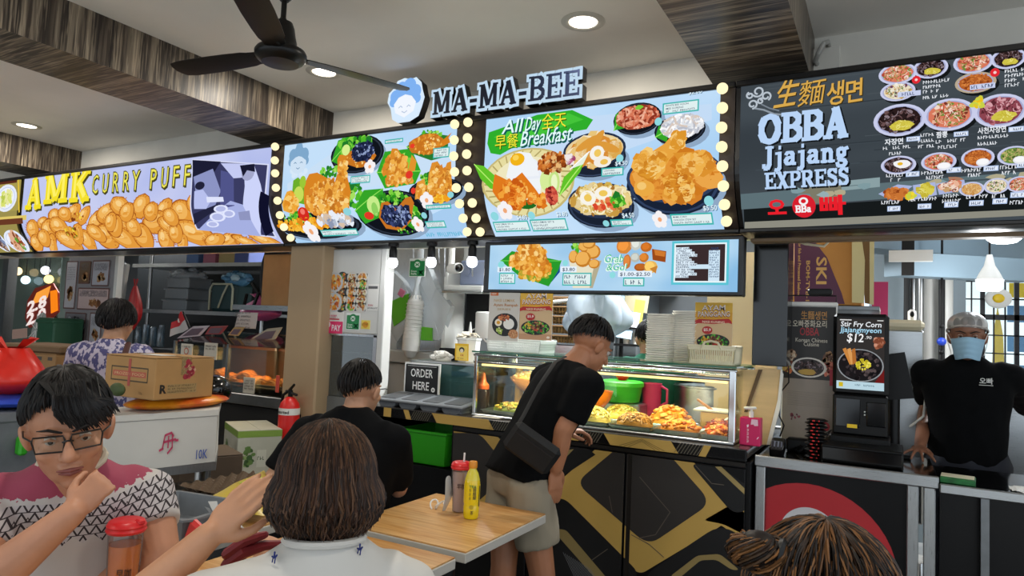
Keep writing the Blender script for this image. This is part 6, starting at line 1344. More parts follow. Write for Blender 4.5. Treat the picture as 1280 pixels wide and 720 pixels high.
def disc(e,col,lv):
 pts = [fx((e[0] + e[2] * math.cos(a * PI / 24),e[1] + e[2] * math.sin(a * PI / 24))) for a in range(48)]; p.poly([q for i,q in enumerate(pts) if q != pts[i - 1]],col,lv)
disc(e,'#b02028',1); disc((-.327,.6,.129,.137),'#c9c8cc',2)
mk('disc_print',p.g,m_print,pn,0)
mk('side_panel',G().box((.17,3.88,.45),(.02,.6,.9)).box((-.56,3.88,.45),(.02,.6,.9)),m_cblack,oc,0)
l2 = thing('low_counter','lower steel edged black counter in front of the server at the right','counter',(.75,3.85,0))
mk('worktop',G().box((.80,3.84,.905),(1.21,.58,.03),bev=.004),m_blackgloss,l2)
mk('steel_edge',G().box((.80,3.545,.905),(1.21,.02,.04),bev=.004),m_steel,l2)
mk('front_panel',G().box((.80,3.64,.44),(1.2,.02,.86)),m_cblack,l2,0)
for x in (.36,.9,1.38): mk('post',G().box((x,3.58,.44),(.03,.03,.88)),m_steeld,l2,0)
# tape strips on the counter corner
p = Pr(lambda x,y,h: (x,y,.9405 + h)); p.poly([(-.56,3.56),(-.36,3.57),(-.35,3.60),(-.56,3.63)],'#d8c8c0',1); p.blobs((-.46,3.59,.09,.025),40,['#b83040','#d85060','#e8d8d0','#8c2430'],.009,2)
t = thing('paper_mat','red and white printed strip on the corner of the cashier counter','mat',(-.46,3.59,.94)); p.mk('print',m_print,t)

# menu stand
ms = thing('menu_stand','dark OBBA menu board on a white stand behind the pagers','sign',(-.38,3.96,.94))
a,b = (-.501,.992),(-.247,1.7)
mk('stand_back',G().box(((a[0] + b[0]) / 2,3.962,(a[1] + b[1]) / 2 + .01),(b[0] - a[0] + .012,.02,b[1] - a[1] + .02),bev=.003),m_white,ms)
mk('top_clip',G().box(((a[0] + b[0]) / 2,3.955,b[1] + .014),(b[0] - a[0] + .016,.035,.022),bev=.004),m_white,ms)
mk('wire_hoop',G().tube([(a[0],3.96,b[1]),(a[0],3.96,b[1] + .06),(b[0],3.96,b[1] + .06),(b[0],3.96,b[1])],.004,6),m_wire,ms)
p = Pr(lambda x,z,h: (x,3.9515 - h,z),lay=.0004); zm = (-.376,1.316)[1]; x0,z0,x1,z1 = a[0],a[1],b[0],b[1]; w,h = x1 - x0,z1 - z0
p.rect(x0,zm,x1,z1,'#24211f',1); p.rect(x0,z0,x1,zm,'#8d8379',1)
for t,v,s_,cl,hh,u in (('生麵생면',.91,.5,'#c0883c',.035,.58),('오빠중화요리',.85,.66,'#d8d0bc',.03,.5),('OBBA',.785,.38,'#b02430',.042,.5),('Korean Chinese',.735,.62,'#cfc8b8',.022,.54),('Cuisine',.705,.3,'#cfc8b8',.022,.54)):
 p.text(t,x0 + w * u,z0 + h * v,hh,cl,3,.008,'c',w=w * s_)
for u,v,r,pal in ((.12,.63,.13,['#c8a888','#a87c58','#e0ccb0','#7c5438']),(.88,.62,.14,['#b88c60','#8c5c38','#d8b890','#6a4028']),(.08,.55,.12,['#c86c3c','#e0a070','#8c3c20','#d8c060']),(.92,.54,.12,['#b8402c','#d8785c','#e8c0a0','#7c2c20'])):
 q = (x0 + w * u,z0 + h * v)
 p.ell((min(max(q[0],x0 + w * .12),x1 - w * .12),q[1],w * .12,h * .045),'#5a3c28',3,16); p.blobs((min(max(q[0],x0 + w * .12),x1 - w * .12),q[1],w * .115,h * .05),34,pal,.012,4,.9)
e = (x0 + w * .5,z0 + h * .545,w * .34,h * .075); p.ell(e,'#d8d4cc',6,26); p.ell(e,'#2c201c',7,24,k=.86); p.noodles((e[0],e[1],e[2] * .84,e[3] * .8),60,JJ,.006,8,.9); p.ell((e[0] - .005,e[1] - e[3] * .45,e[2] * .5,e[3] * .32),'#b8943c',10,14,.1)
for k in range(10): p.line([(x0 + w * .1,z0 + h * (.36 - k * .011)),(x0 + w * .9,z0 + h * (.36 - k * .011))],.0015,'#6e655c',2)
p.blobs((x0 + w * .25,z0 + h * .17,w * .1,h * .03),10,['#7c3040','#5c2834'],.008,2); p.ell((x0 + w * .82,z0 + h * .12,w * .1,h * .035),'#a83038',2,16); p.ell((x0 + w * .82,z0 + h * .12,w * .05,h * .018),'#8d8379',3,12); p.line([(x0 + w * .78,z0 + h * .05),(x0 + w * .95,z0 + h * .1)],.006,'#2c2a2c',3); p.line([(x0 + w * .85,z0 + h * .04),(x0 + w * .92,z0 + h * .09)],.006,'#2c2a2c',3)
p.mk('print',m_print,ms)
tag(mk('small_red_card',G().box((-.261,3.94,1.333),(.02,.004,.085)),M('red_card','#b8283c',.5)),'small red card clipped on the right edge of the menu board','card')
tag(mk('black_router',G().box((-.33,4.02,(-.325,1.783)[1]),(.12,.06,.035),bev=.008),m_black),'small black box on top of the menu board','router')
cb = thing('loose_cable','black cable running down the edge of the menu board to the terminal','cable',(-.52,3.9,1.2))
mk('cable',G().tube([(-.509,3.9,1.517),(-.467,3.9,1.404),(-.465,3.9,1.295),(-.511,3.9,1.232),(-.509,3.9,1.115),(-.484,3.9,1.067),(-.503,3.9,1.01)],.004,6),m_black,cb)
# pagers, terminal, adapters
pc = c('#0f0e10')
for k in range(12):
 t = thing('pager','black and red coaster pager, number %d from the top of the zigzag stack' % (12 - k),'pager',(-.315 + (.004 if k % 2 else -.004),3.74,.941 + k * .0163),group='stacked coaster pagers')
 mk('disc',G().lathe((0,0,0),[(.036,0),(.049,.005),(.049,.009),(.036,.0145)],8),m_black,t,20,True)
 mk('light_strip',G().box((-.012,-.046,.007),(.012,.006,.006)).box((.012,-.046,.007),(.006,.006,.006)),m_red,t,0,True)
ct_ = thing('card_terminal','small black card terminal at the left end of the cashier counter','card terminal',(-.49,3.72,.94))
mk('terminal_body',G().box((-.49,3.72,.972),(.065,.12,.06),rotm('X',.35),bev=.008),m_black,ct_); mk('keypad',G().box((-.49,3.675,.99),(.05,.05,.004),rotm('X',.9),bev=.001),M('keypad_grey','#8e95a6',.4),ct_)
for k in range(3): mk('key_row',G().box((-.507 + k * .017,3.672,.993),(.01,.04,.004),rotm('X',.9)),M('key_dark','#2a2c34',.4),ct_,0)
g = G()
for k in range(6): g.tube([(-.46 + .012 * k,3.86 + .02 * math.sin(k),.945),(-.42 + .01 * k,3.84,.965 + .008 * (k % 3)),(-.38 + .02 * k,3.87,.95),(-.26 + .005 * k,3.85,.946)],.004,5)
tag(mk('cable_tangle',g,m_black,None),'tangle of black cables behind the pagers on the counter','cable')
tag(mk('power_adapter',G().box((-.41,3.9,.975),(.12,.06,.07),bev=.01),m_black),'black power adapter behind the pagers','adapter')
# kiosk
ks = thing('ordering_kiosk','black ordering kiosk with a lit noodle screen on the cashier counter','kiosk',(-.13,3.9,.94))
KY = 3.84; xa,xb = -.25,-.003
mk('screen_body',G().box((-.127,KY + .03,1.46),(.25,.055,.41),bev=.016),m_black,ks)
mk('printer_body',G().box((-.127,KY + .05,1.16),(.245,.10,.2),bev=.008),m_black,ks)
mk('base',G().box((-.127,KY + .06,1.04),(.27,.18,.04),bev=.008),m_black,ks)
mk('card_reader',G().box((-.055,KY - .003,1.17),(.085,.012,.12),bev=.004).box((-.18,KY - .002,1.17),(.11,.008,.14),bev=.002),m_blackgloss,ks)
mk('yellow_label',G().box((-.16,KY - .0075,1.105),(.045,.002,.018)),m_yellow,ks,0)
for z in (1.165,1.18): mk('indicator',G().ell((-.105,KY - .008,z),.004,n=8,m=6),m_white,ks)
x0,z0 = -.233,1.287; x1,z1 = -.022,1.64; w,h = x1 - x0,z1 - z0
scr = mk('screen',G().add([(x0,KY - .0005,z0),(x1,KY - .0005,z0),(x1,KY - .0005,z1),(x0,KY - .0005,z1)],[(0,1,2,3)]),emitter('screen_dark','#2a2a2e',.8),ks,0)
p = Pr(lambda x,z,h_: (x,KY - .001 - h_,z),lay=.0004,zr=(z0,z1))
p.rect(x0,z0,x1,z1,'#33302f',0); p.rect(x0,z0,x1,z0 + h * .11,'#b8d4e0',3); p.rect(x0 + w * .05,z0 + .01,x0 + w * .14,z0 + h * .09,'#d0b828',4); p.fake(x0 + w * .4,z0 + .018,x0 + w * .8,.008,'#4c6a7c',4); p.poly([(x1,z0 + h * .11),(x1,z0 + h * .3),(x1 - w * .2,z0 + h * .11)],'#6a1c1c',1)
for t,u,v,hh,s_,cl in (('Stir Fry Corn',.5,.885,.026,.86,'#e8ecf0'),('Jjajangmyeon',.5,.805,.026,.86,'#a8d8f0'),('$12',.38,.67,.042,.36,'#f0f0f0'),('.90',.66,.715,.016,.14,'#d8d8d8')):
 p.text(t,x0 + w * u,z0 + h * v,hh,cl,4,.015,'c',w=w * s_,shear=.1)
p.line([(x0 + w * .06,z1 - .008),(x0 + w * .3,z1 - .008)],.005,'#e0e0e0',4); p.line([(x0 + w * .85,z1 - .008),(x0 + w * .97,z1 - .008)],.004,'#e0e0e0',4); p.blobs((x0 + w * .88,z0 + h * .66,w * .1,h * .08),30,['#a8684c','#c89078','#7c4430'],.012,3)
e = (x0 + w * .5,z0 + h * .34,w * .49,h * .23); p.ell(e,'#8c9094',2,30); p.ell(e,'#1c1a1c',2.6,28,k=.94); p.blobs((e[0],e[1],e[2] * .9,e[3] * .9),70,['#1c181a','#2e282a','#141214','#3c3436','#564a4a'],.012,3.4,.95); p.blobs((e[0] + .01,e[1] + .005,e[2] * .36,e[3] * .34),40,['#d8c838','#b8a828','#e8dc60'],.008,6)
for k in range(3): p.poly([(x0 + w * (.12 + k * .1),z0 + h * .56),(x0 + w * (.19 + k * .1),z0 + h * .58),(x0 + w * (.36 + k * .03),z0 + h * .38),(x0 + w * (.28 + k * .03),z0 + h * .34)],['#c88440','#d89a58','#b06c30'][k],5 + k * .3)
mk('screen_picture',p.g,m_lit,scr,0)
cd = thing('cash_drawer','wide black cash drawer under the kiosk at the counter edge','cash drawer',(-.11,3.78,.94))
mk('drawer_body',G().box((-.112,3.79,.985),(.345,.30,.085),bev=.005),m_black,cd); mk('drawer_front',G().box((-.112,3.637,.982),(.335,.008,.07),bev=.003),m_blackgloss,cd)
bm_ = thing('black_monitor','black point of sale monitor seen from its back right of the kiosk','monitor',(.06,4.1,.94))
mk('monitor_back',G().prism([(-.014,4.1,1.466),(.069,4.1,1.483),(.114,4.1,1.248),(-.012,4.1,1.229)],(0,.04,0)),m_black,bm_); mk('monitor_neck',G().cyl((.02,4.13,.94),(.02,4.13,1.28),.03,n=12).box((.02,4.13,.95),(.16,.14,.02),bev=.005),m_black,bm_)
bx_ = thing('carton_on_shelf','tall orange carton with purple curve and letters on the shelf above the menu board','cardboard box',(-.31,4.5,1.7))
mk('body',G().box((-.32,4.5,1.98),(.36,.38,.50),bev=.004),M('orange_card','#b97f3a',.7,noise_=(5,.06)),bx_)
p = Pr(lambda x,z,h: (x,4.309 - h,z),lay=.0004)
p.poly([(-.499,2.168),(-.407,2.165),(-.38,2.089),(-.32,2.004),(-.28,1.898),(-.242,1.801),(-.225,1.738),(-.491,1.733)],'#54233f',1)
for t,x,z,hh in (('SKI',-.375,1.95,.055),('BOM-TVB-10 A',-.43,1.99,.02),('for fish and Processed Seafood',-.475,2.10,.016)):
 vs,fs,wd = glyphs(t,.02); k = hh / .72; L = .32 if hh < .05 else .16; ky = L / wd
 for f in fs: p.poly([(x + vs[i][1] * k,z + (.06 if hh > .05 else .0) - vs[i][0] * ky) for i in f],'#c89a54',2)
p.fake(-.30,2.12,-.16,.014,'#6a4420',2); p.fake(-.30,2.095,-.16,.014,'#6a4420',2); p.mk('printed_marks',m_print,bx_)
mk('cream_flap',G().prism([(-.192,4.27,2.171),(-.151,4.27,2.169),(-.125,4.27,1.984),(-.127,4.27,1.742),(-.187,4.27,1.745)],(0,.01,0)),M('cream_card','#cfc08c',.7),bx_,0); mk('cream_flap',G().prism([(-.103,4.27,2.168),(-.08,4.27,2.167),(-.079,4.27,1.734),(-.099,4.27,1.738)],(0,.01,0)),M('cream_card','#cfc08c',.7),bx_,0); mk('brown_flap',G().prism([(-.148,4.28,2.171),(-.104,4.28,2.169),(-.099,4.28,1.739),(-.123,4.28,1.743)],(0,.01,0)),M('brown_card','#7c5a30',.7),bx_,0)
tag(mk('carton_shelf',G().box((-.30,4.52,1.715),(.5,.45,.025),bev=.003).box((-.54,4.6,1.4),(.02,.3,.65)),m_steeld),'steel wall shelf holding the orange carton','shelf')
tag(mk('cream_cable',G().tube([(-.465,3.72,2.086),(-.441,3.72,2.036),(-.38,3.72,2.006),(-.291,3.72,1.992),(-.256,3.72,2.031),(-.231,3.72,2.078)],.0065,8),m_cream),'cream cable drooping from the noodle sign in front of the orange carton','cable')
tag(mk('sign_trim_bar',G().box((.28,3.62,2.012),(1.8,.08,.02),bev=.003),M('wood_trim','#7c6448',.5)),'brown trim bar along the underside of the noodle sign','trim bar')
# server side bits
lf = thing('leaflet_box','green and white leaflet box on the low counter before the server','leaflet',(.26,3.66,.92)); R = rotm('Z',-.1)
mk('box',G().box((.27,3.66,.932),(.13,.13,.022),R,bev=.002),M('leaflet_green','#1f6a34',.5,noise_=(30,.3)),lf); mk('cream_top',G().box((.27,3.68,.9445),(.125,.085,.003),R),m_cream,lf)
ts = thing('wet_tissue_pack','white crumpled tissue packet at the right end of the low counter','tissue packet',(.53,3.62,.92))
mk('wrapper',G().sheet(lambda u,v: Vector((.455 + u * .19,3.58 + v * .12,.925 + .02 * math.sin(u * 3) * math.sin(v * 3.1) + .004 * math.sin(u * 20 + v * 9))),16,10),m_white,ts)
mk('tissues',G().box((.55,3.64,.927),(.16,.1,.012),bev=.004),m_white,ts)

# kitchen behind the server
m_bl = M('blue_grey_paint','#7d93a1',.5,noise_=(2,.05)); m_bd = M('blue_grey_dark','#5c6871',.6)
def beam(name,label,a,b,h,w,m,cat='beam'):
 a,b = Vector(a),Vector(b); d = b - a; s_ = Vector((-d.y,d.x,0)).normalized() * w; up = Vector((0,0,h))
 t = tag(mk(name,G().loft([[a,a + s_,a + s_ + up,a + up][::-1],[b,b + s_,b + s_ + up,b + up][::-1]]),m,None,0),label,cat); return t
beam('roof_beam','pale blue roof beam running across above the server',(-.149,4.9,2.138),(.986,6.4,2.199),.17,.25,m_bl)
beam('air_duct','pale grey air duct with a dark open end above the server',(.076,5,1.966),(.893,5.8,1.997),.15,.16,m_bl,'duct')
q = Vector((.067,4.99,1.965)); mk('duct_cap',G().box((q.x + .03,q.y,q.z + .11),(.07,.03,.22)),m_dark,bpy.data.objects['air_duct'])
tag(mk('duct_bracket',G().box((.11,4.95,2.083),(.24,.05,.07)),m_cab),'white bracket between the roof beam and the air duct','bracket')
for k,q in enumerate(((.233,4.6,2.17),(.333,4.6,2.167))): q = Vector(q); tag(mk('steel_rod',G().tube([q,q + Vector((.10,.3,.16))],.012,8),m_steel),('left','right')[k] + ' steel rod of the pair under the ceiling above the server','rod')
for k,(x,r,m,y) in enumerate((((.104,5.7,1.707),.02,m_dark,5.6),((.144,5.7,1.708),.028,m_steel,5.65),((.189,5.7,1.71),.02,m_steel,5.6),((.252,5.7,1.712),.055,m_cab,5.75),((.315,5.7,1.713),.02,m_dark,5.6),((.349,5.7,1.715),.04,m_cab,5.7))):
 q = Vector(x); tag(mk('pipe',G().cyl((q.x,y,.3),(q.x,y,2.25),r,n=14),m),('dark thin pipe at the left of the pipe row','steel pipe second in the pipe row','steel pipe third in the pipe row','thick white pipe in the middle of the pipe row','dark thin pipe right of the thick white pipe','white pipe at the right of the pipe row beside the window')[k],'pipe')
struct('wall_kitchen',board((.17,5.95,1.4),(.62,.08,2.6)),M('kitchen_wall_pale','#87959d',.6,noise_=(2,.06)))
a,b = (.407,6.3,1.459),(.97,6.3,2.04); WX0,WX1,WZ0,WZ1 = a[0],b[0],.95,b[2]
wn = bpy.data.objects.new('window_1',None); COL.objects.link(wn); wn['kind'] = 'structure'
for i in range(9): mk('mullion',G().box((WX0 + (WX1 - WX0) * i / 8,6.3,(WZ0 + WZ1) / 2),(.009 if i % 3 else .03,.03,WZ1 - WZ0)),m_wire,wn,0)
for j in range(9): mk('transom',G().box(((WX0 + WX1) / 2,6.3,WZ0 + (WZ1 - WZ0) * j / 8),(WX1 - WX0,.03,.009 if j != 6 else .04)),m_wire,wn,0)
mk('pane',G().box(((WX0 + WX1) / 2,6.31,(WZ0 + WZ1) / 2),(WX1 - WX0,.004,WZ1 - WZ0)),m_clear,wn,0)
ya = thing('yellow_banner','tall yellow pointed banner outside the window beside the server','banner',(.837,7.4,1.507)); q = Vector((.837,7.4,1.613))
mk('cloth',G().prism([(q.x - .07,7.4,q.z - 1.2),(q.x + .08,7.4,q.z - 1.2),(q.x + .04,7.4,q.z + .05),(q.x,7.4,q.z + .3),(q.x - .03,7.4,q.z + .05)],(0,.02,0)),M('banner_yellow','#f0c81c',.6),ya,0)
for k in range(5): mk('stripe_board',G().box((q.x + .02,7.45,q.z - .32 - k * .05),(.5 - k * .04,.03,.03)),m_yellow,ya,0)
for k in range(3): q = Vector((1.019,7.6,1.861)); tag(mk('blue_shutter',G().box((q.x + .1,7.7,q.z - k * .27),(.35,.03,.15)),M('shutter_blue','#3f86c8',.5)),('top','middle','bottom')[k] + ' blue shutter slat outside the window at the right edge','shutter')
q = Vector((1.026,7.6,2.071)); tag(mk('yellow_signboard',G().box((q.x + .08,7.6,q.z),(.32,.03,.13)),m_yellow),'yellow signboard outside the top of the window','sign')
q = Vector((.706,6.2,1.904)); eg = thing('round_plate','white plate with yellow yolk pattern hanging on the window bars','plate',q); mk('plate',G().ell(q,(.085,.012,.075),n=24,m=8),m_white,eg); mk('yolk',G().ell(q + Vector((.0,-.012,0)),(.038,.012,.034),n=18,m=8),m_yellow,eg)
q = Vector((.515,4.9,1.909)); pl = thing('pendant_lamp','lit cone topped pendant lamp hanging above the server','lamp',q)
mk('cord',G().cyl(q + Vector((0,0,.13)),(q.x,q.y,2.69),.006,n=6),m_black,pl); mk('lamp_cone',G().lathe(q + Vector((0,0,.02)),[(.07,0),(.05,.045),(.028,.085),(.02,.125),(.014,.15)],20),m_cab,pl); mk('diffuser',G().lathe(q,[(.05,-.045),(.062,-.035),(.068,0),(.07,.02)],20),m_tube,pl)
L = bpy.data.lights.new('pendant','POINT'); L.energy = 14; L.shadow_soft_size = .07; o = bpy.data.objects.new('pendant',L); COL.objects.link(o); o.parent = pl; o.location = (0,0,-.14)
q = Vector((.561,4.7,2.156)); dl = thing('bowl_lamp','lit white bowl lamp under the sign at the right edge','lamp',q); mk('bowl',G().lathe(q,[(.02,-.04),(.06,-.032),(.085,-.01),(.09,.02),(.09,.03)],24),m_tube,dl); mk('lamp_base',G().lathe(q + Vector((0,0,.03)),[(.092,0),(.092,.02),(.06,.05)],24),m_cab,dl)
sf = thing('steel_cooler','steel cooler with a curved lid behind the black monitor','cooler',(.069,4.7,1.173)); q = Vector((.063,4.7,1.408)); mk('cabinet_body',G().box((q.x,4.75,q.z - .35),(.22,.3,1.1),bev=.008),m_steel,sf); mk('lid',G().box((q.x,4.74,q.z + .23),(.23,.3,.06),bev=.02),m_cream,sf)
q = Vector((.116,4.75,1.697)); tag(mk('soap_dispenser',G().box(q,(.045,.05,.08),bev=.014).ell(q + Vector((0,-.026,.01)),(.012,.006,.018),n=10,m=6,mi=1),[m_white,m_black]),'small white dispenser with black window on the kitchen wall','dispenser')
q = Vector((-.056,4.9,1.785)); tag(mk('magenta_poster',G().box(q,(.09,.004,.26)),M('magenta_paper','#a02458',.5)),'magenta poster on the kitchen wall right of the orange carton','poster')
q = Vector((.298,5.3,1.557)); bv = thing('blue_valve','blue round valve knob on a hanging black chain beside the server','valve',q); mk('knob',G().ell(q,(.028,.024,.028),n=14,m=8),M('valve_blue','#1f3fae',.4),bv); mk('chain',G().cyl(q + Vector((0,0,-.14)),(q.x,q.y,2.69),.008,n=6).ell(q + Vector((0,0,.1)),.016,n=8,m=6).ell(q + Vector((0,0,-.07)),.018,n=8,m=6),m_black,bv)
q = Vector((.194,4.6,1.237)); wk = thing('work_shelf','white kitchen worktop with boxes behind the cash drawer','shelf',(q.x,4.95,0)); mk('top',G().box((q.x + .16,4.95,q.z - .03),(.28,.4,.04),bev=.004),m_cab,wk); mk('lower_top',G().box((q.x + .16,4.95,q.z - .22),(.28,.5,.04)),M('pink_board','#a86a74',.5),wk); mk('support',G().box((q.x + .16,4.98,(q.z - .24) / 2),(.26,.2,q.z - .24)),m_bd,wk)
tag(mk('blue_box',G().box((q.x + .1,4.85,q.z + .02),(.14,.1,.06),bev=.004),M('box_blue','#4c7cb0',.5)),'small blue box on the white worktop behind the cash drawer','box')
tag(mk('white_cable',G().tube([(q.x - .04,4.4,q.z + .1),(q.x - .02,4.38,q.z),(q.x - .03,4.38,q.z - .1),(q.x - .09,4.38,q.z - .16)],.007,6),m_white),'thin white cable hanging beside the server arm','cable')
tag(mk('back_worktop',G().box((1.05,5.6,.6),(1.5,.5,1.2),bev=.01),m_steel),'steel worktop behind the server at the right edge','counter')

# curry puff stall behind the diners
nb_ = thing('notice_board','grey notice board of framed menu sheets behind the woman in lilac','board',(-6.9,4.2,1.0))
a,b = (-7.915,1.011),(-7.04,2.13)
mk('board',G().box(((a[0] + b[0]) / 2,4.225,b[1] / 2 + .05),(b[0] - a[0],.04,b[1] + .1)),M('board_grey','#8d8a8c',.6),nb_,0)
mk('edge_post',G().box((b[0] + .03,4.22,b[1] / 2 + .05),(.05,.06,b[1] + .1)),m_cab,nb_)
for (a,b,kind) in (((-7.933,1.535),(-7.73,2.045),0),((-7.68,1.809),(-7.489,2.042),1),((-7.437,1.785),(-7.142,2.047),2),((-7.669,1.532),(-7.115,1.754),3),((-7.875,1.161),(-7.497,1.485),4),((-7.407,1.166),(-7.207,1.493),2)):
 s_ = mk('framed_sheet',G().box(((a[0] + b[0]) / 2,4.20,(a[1] + b[1]) / 2),(b[0] - a[0],.012,b[1] - a[1])),M('sheet_grey',('#b8b4b8','#6a5034','#b0b0b8','#c4aca8','#77767a')[kind],.4),nb_,0)
 p = Pr(lambda x,z,h: (x,4.1935 - h,z),lay=.0005); w,h = b[0] - a[0],b[1] - a[1]
 p.frame(a[0],a[1],b[0],b[1],.014,'#6c4a44',1)
 for k in range(6): p.fake(a[0] + .03,a[1] + h * (.86 - k * .05),b[0] - .03,.012,'#6c6a70',1)
 if kind != 4: p.blobs((a[0] + w * .55,a[1] + h * .32,w * .22,h * .16),22,['#8c5c30','#a8784c','#6a4020','#b89870'],.03,2)
 else: p.blobs((a[0] + w * .5,a[1] + h * .5,w * .45,h * .42),40,['#3c3c40','#9c9ca0','#5a5a60','#c0c0c4'],.05,2)
 mk('sheet_print',p.g,m_print,s_,0)
# neighbouring roast stall with glowing lamps and picture sign, far left
one('dark_pillar',G().box(((-8.704,4,1.552)[0],4.0,1.5),(.11,.1,1.4)),m_steeld,'dark steel pillar at the far left behind the red bag','pillar')
one('glass_screen',G().box(((-9.319,4.6,1.574)[0],4.6,1.6),(1.0,.01,1.1)),clear_pane('screen_glass','#c8d4cc',.1,.3,'#8c9c94'),'greenish glass screen with lamps at the far left','screen',None,0)
one('pale_wall_panel',G().box(((-11.922,5.6,1.578)[0],5.6,1.6),(4.0,.05,1.4)),M('pale_green_wall','#8c9a90',.6),'pale green tiled panel behind the glass screen at the far left','panel',None,0)
for q,cl,lb in (((-9.613,4.5,1.976),'#ffdca0','warm round lamp at the far left, left of the white one'),((-8.968,4.5,1.983),'#f4f4ff','white round lamp at the far left beside the notice board'),((-9.446,4.52,1.867),'#d0f0ff','small bluish round lamp low at the far left'),((-8.919,4.52,1.878),'#ffe08c','small yellow round lamp low beside the notice board')):
 o = one('round_lamp',G().ell(q,.052,n=14,m=9),emitter('lamp_glow',cl,2.4,False),lb,'lamp'); mk('cord',G().cyl(Vector(q) + Vector((0,0,.05)),(q[0],q[1],2.67),.006,n=6),m_black,o)
wn2 = thing('orange_picture_sign','glowing orange and white food picture sign with bold numbers at the far left','sign',(-9.027,4.5,1.574))
mk('sign_sheet',G().prism([(-9.167,4.5,1.767),(-8.784,4.5,1.828),(-8.646,4.5,1.715),(-8.61,4.5,1.487),(-8.816,4.5,1.367),(-9.232,4.5,1.275),(-9.343,4.5,1.39),(-9.324,4.5,1.608)],(0,.015,0)),M('sign_red','#a8321c',.5),wn2,0)
p = Pr(lambda x,z,h: (x,4.497 - h,z)); p.poly([(-9.121,1.709),(-8.815,1.799),(-8.862,1.654),(-9.066,1.593),(-9.207,1.57)],'#f09a3c',1); p.poly([(-8.822,1.732),(-8.669,1.753),(-8.613,1.506),(-8.762,1.464)],'#f08018',1)
for t,q,w in (('2.8',(-9.298,1.45),.42),('2.0',(-9.292,1.303),.42)): p.text(t,q[0],q[1],.14,'#e8d8d4',2,.04,w=w,tilt=.25)
mk('sign_print',p.g,emitter('sign_ink_glow',None,1.1,False),wn2,0)
one('pink_notice',G().prism([(-9.193,4.3,1.253),(-8.874,4.3,1.283),(-8.855,4.3,1.172),(-9.173,4.3,1.139)],(0,.01,0)),M('pink_note','#d8b0a0',.6),'pale pink notice below the orange picture sign at the far left','notice',None,0)
fn_ = thing('desk_fan','white round fan guard leaning before the dark green crate at the far left','fan',(-7.78,3.9,1.297)); q = Vector((-7.81,3.9,1.296)); R = rotm('Y',.5)
mk('guard',G().ell(q,(.11,.02,.20),R,20,10),clear_pane('fan_guard','#ffffff',.1,.6,'#c4c8c4'),fn_); mk('motor',G().ell(q + Vector((0,.04,0)),(.05,.05,.05),n=12,m=8),m_grey,fn_)
for k in range(8): mk('guard_wire',G().tube([q + R @ Vector((.11 * math.sin(k * PI / 4) * t,-.022,.2 * math.cos(k * PI / 4) * t)) for t in (.1,.98)],.004,5),m_white,fn_)
one('green_crate',G().box((-7.587,4,1.256),(.32,.3,.34),bev=.015).box(Vector((-7.589,3.99,1.39)),(.33,.31,.04),bev=.01),M('crate_green','#1c5238',.5),'dark green crate in front of the notice board','crate')

one('crate_stand',G().box(((-7.587,4,1.256)[0],4.0,((-7.587,4,1.256)[2] - .17) / 2),(.4,.3,(-7.587,4,1.256)[2] - .172)),m_dark,'dark stand under the dark green crate','stand',None,0)
# shelves
amk = thing('steel_shelf','dark steel shelving with a bright pole at the back of the curry puff stall','shelf',(-6.0,5.0,0))
a,b,d_ = (-7.518,4.9,1.812),(-5.623,4.9,1.828),(-7.882,4.9,1.43)
for q in (a,b): mk('pole',G().cyl((q[0],4.9,.01),(q[0],4.9,2.45),.02,n=10),m_steel,amk)
for z in ((-7.293,4.9,1.548)[2],(-6.789,4.9,2.068)[2]): mk('shelf_board',G().box(((a[0] + b[0]) / 2,5.1,z),(b[0] - a[0] + .5,.5,.03)).box(((a[0] + b[0]) / 2,4.84,z),(b[0] - a[0] + .5,.02,.04)),m_steel,amk,0)
mk('back_sheet',G().box(((a[0] + b[0]) / 2 - .3,5.42,1.6),(3.4,.03,1.9)),M('dark_sheet','#25282a',.5,.5),amk,0)
Z1_,Z2_ = (-7.293,4.9,1.548)[2] + .016,(-6.789,4.9,2.068)[2] + .016
x = (-7.056,4.95,1.729)[0]
for k in range(3): one('grey_lid_box',G().box((x + .02 * k,5.05,Z1_ + .06 + k * .125),(.42 - .02 * k,.3,.118),bev=.012).box((x + .02 * k,5.05,Z1_ + .115 + k * .125),(.44 - .02 * k,.32,.014),bev=.004),M('box_grey','#7f868a',.4),('bottom','middle','top')[k] + ' grey lidded box of the stack on the curry puff stall shelf','box','stacked grey boxes')
g = G(); heap(g,(x,5.05,Z1_ + .39),.24,.13,.1,30,['#9aa0a4','#b4babd','#7f868a'],.05); one('folded_plastic',g,m_food,'crumpled clear plastic on top of the grey box stack','plastic')
x = (-6.248,4.9,1.72)[0]
cb_ = thing('cooler_bag','dark teal cooler bag with pale piping on the curry puff stall shelf','bag',(x,5.0,Z1_)); mk('bag_body',G().box((x,5.02,Z1_ + .16),(.40,.26,.32),bev=.04),M('teal_bag','#1d3a3c',.6),cb_)
mk('piping',G().tube([(x - .18,4.88,Z1_ + .03),(x - .18,4.88,Z1_ + .24),(x - .14,4.88,Z1_ + .3),(x + .15,4.88,Z1_ + .3),(x + .18,4.88,Z1_ + .25),(x + .18,4.88,Z1_ + .03)],.012,6).tube([(x - .02,4.87,Z1_ + .05),(x + .05,4.86,Z1_ + .18),(x + .1,4.88,Z1_ + .3)],.01,6),M('pale_piping','#a8a890',.5),cb_)
g = G(); heap(g,(x + .12,4.98,Z1_ + .345),.17,.1,.09,24,['#4c7c9c','#6a94ac','#38607c','#9cb8c4'],.05); one('blue_plastic',g,m_food,'crumpled blue plastic draped over the teal cooler bag','plastic')
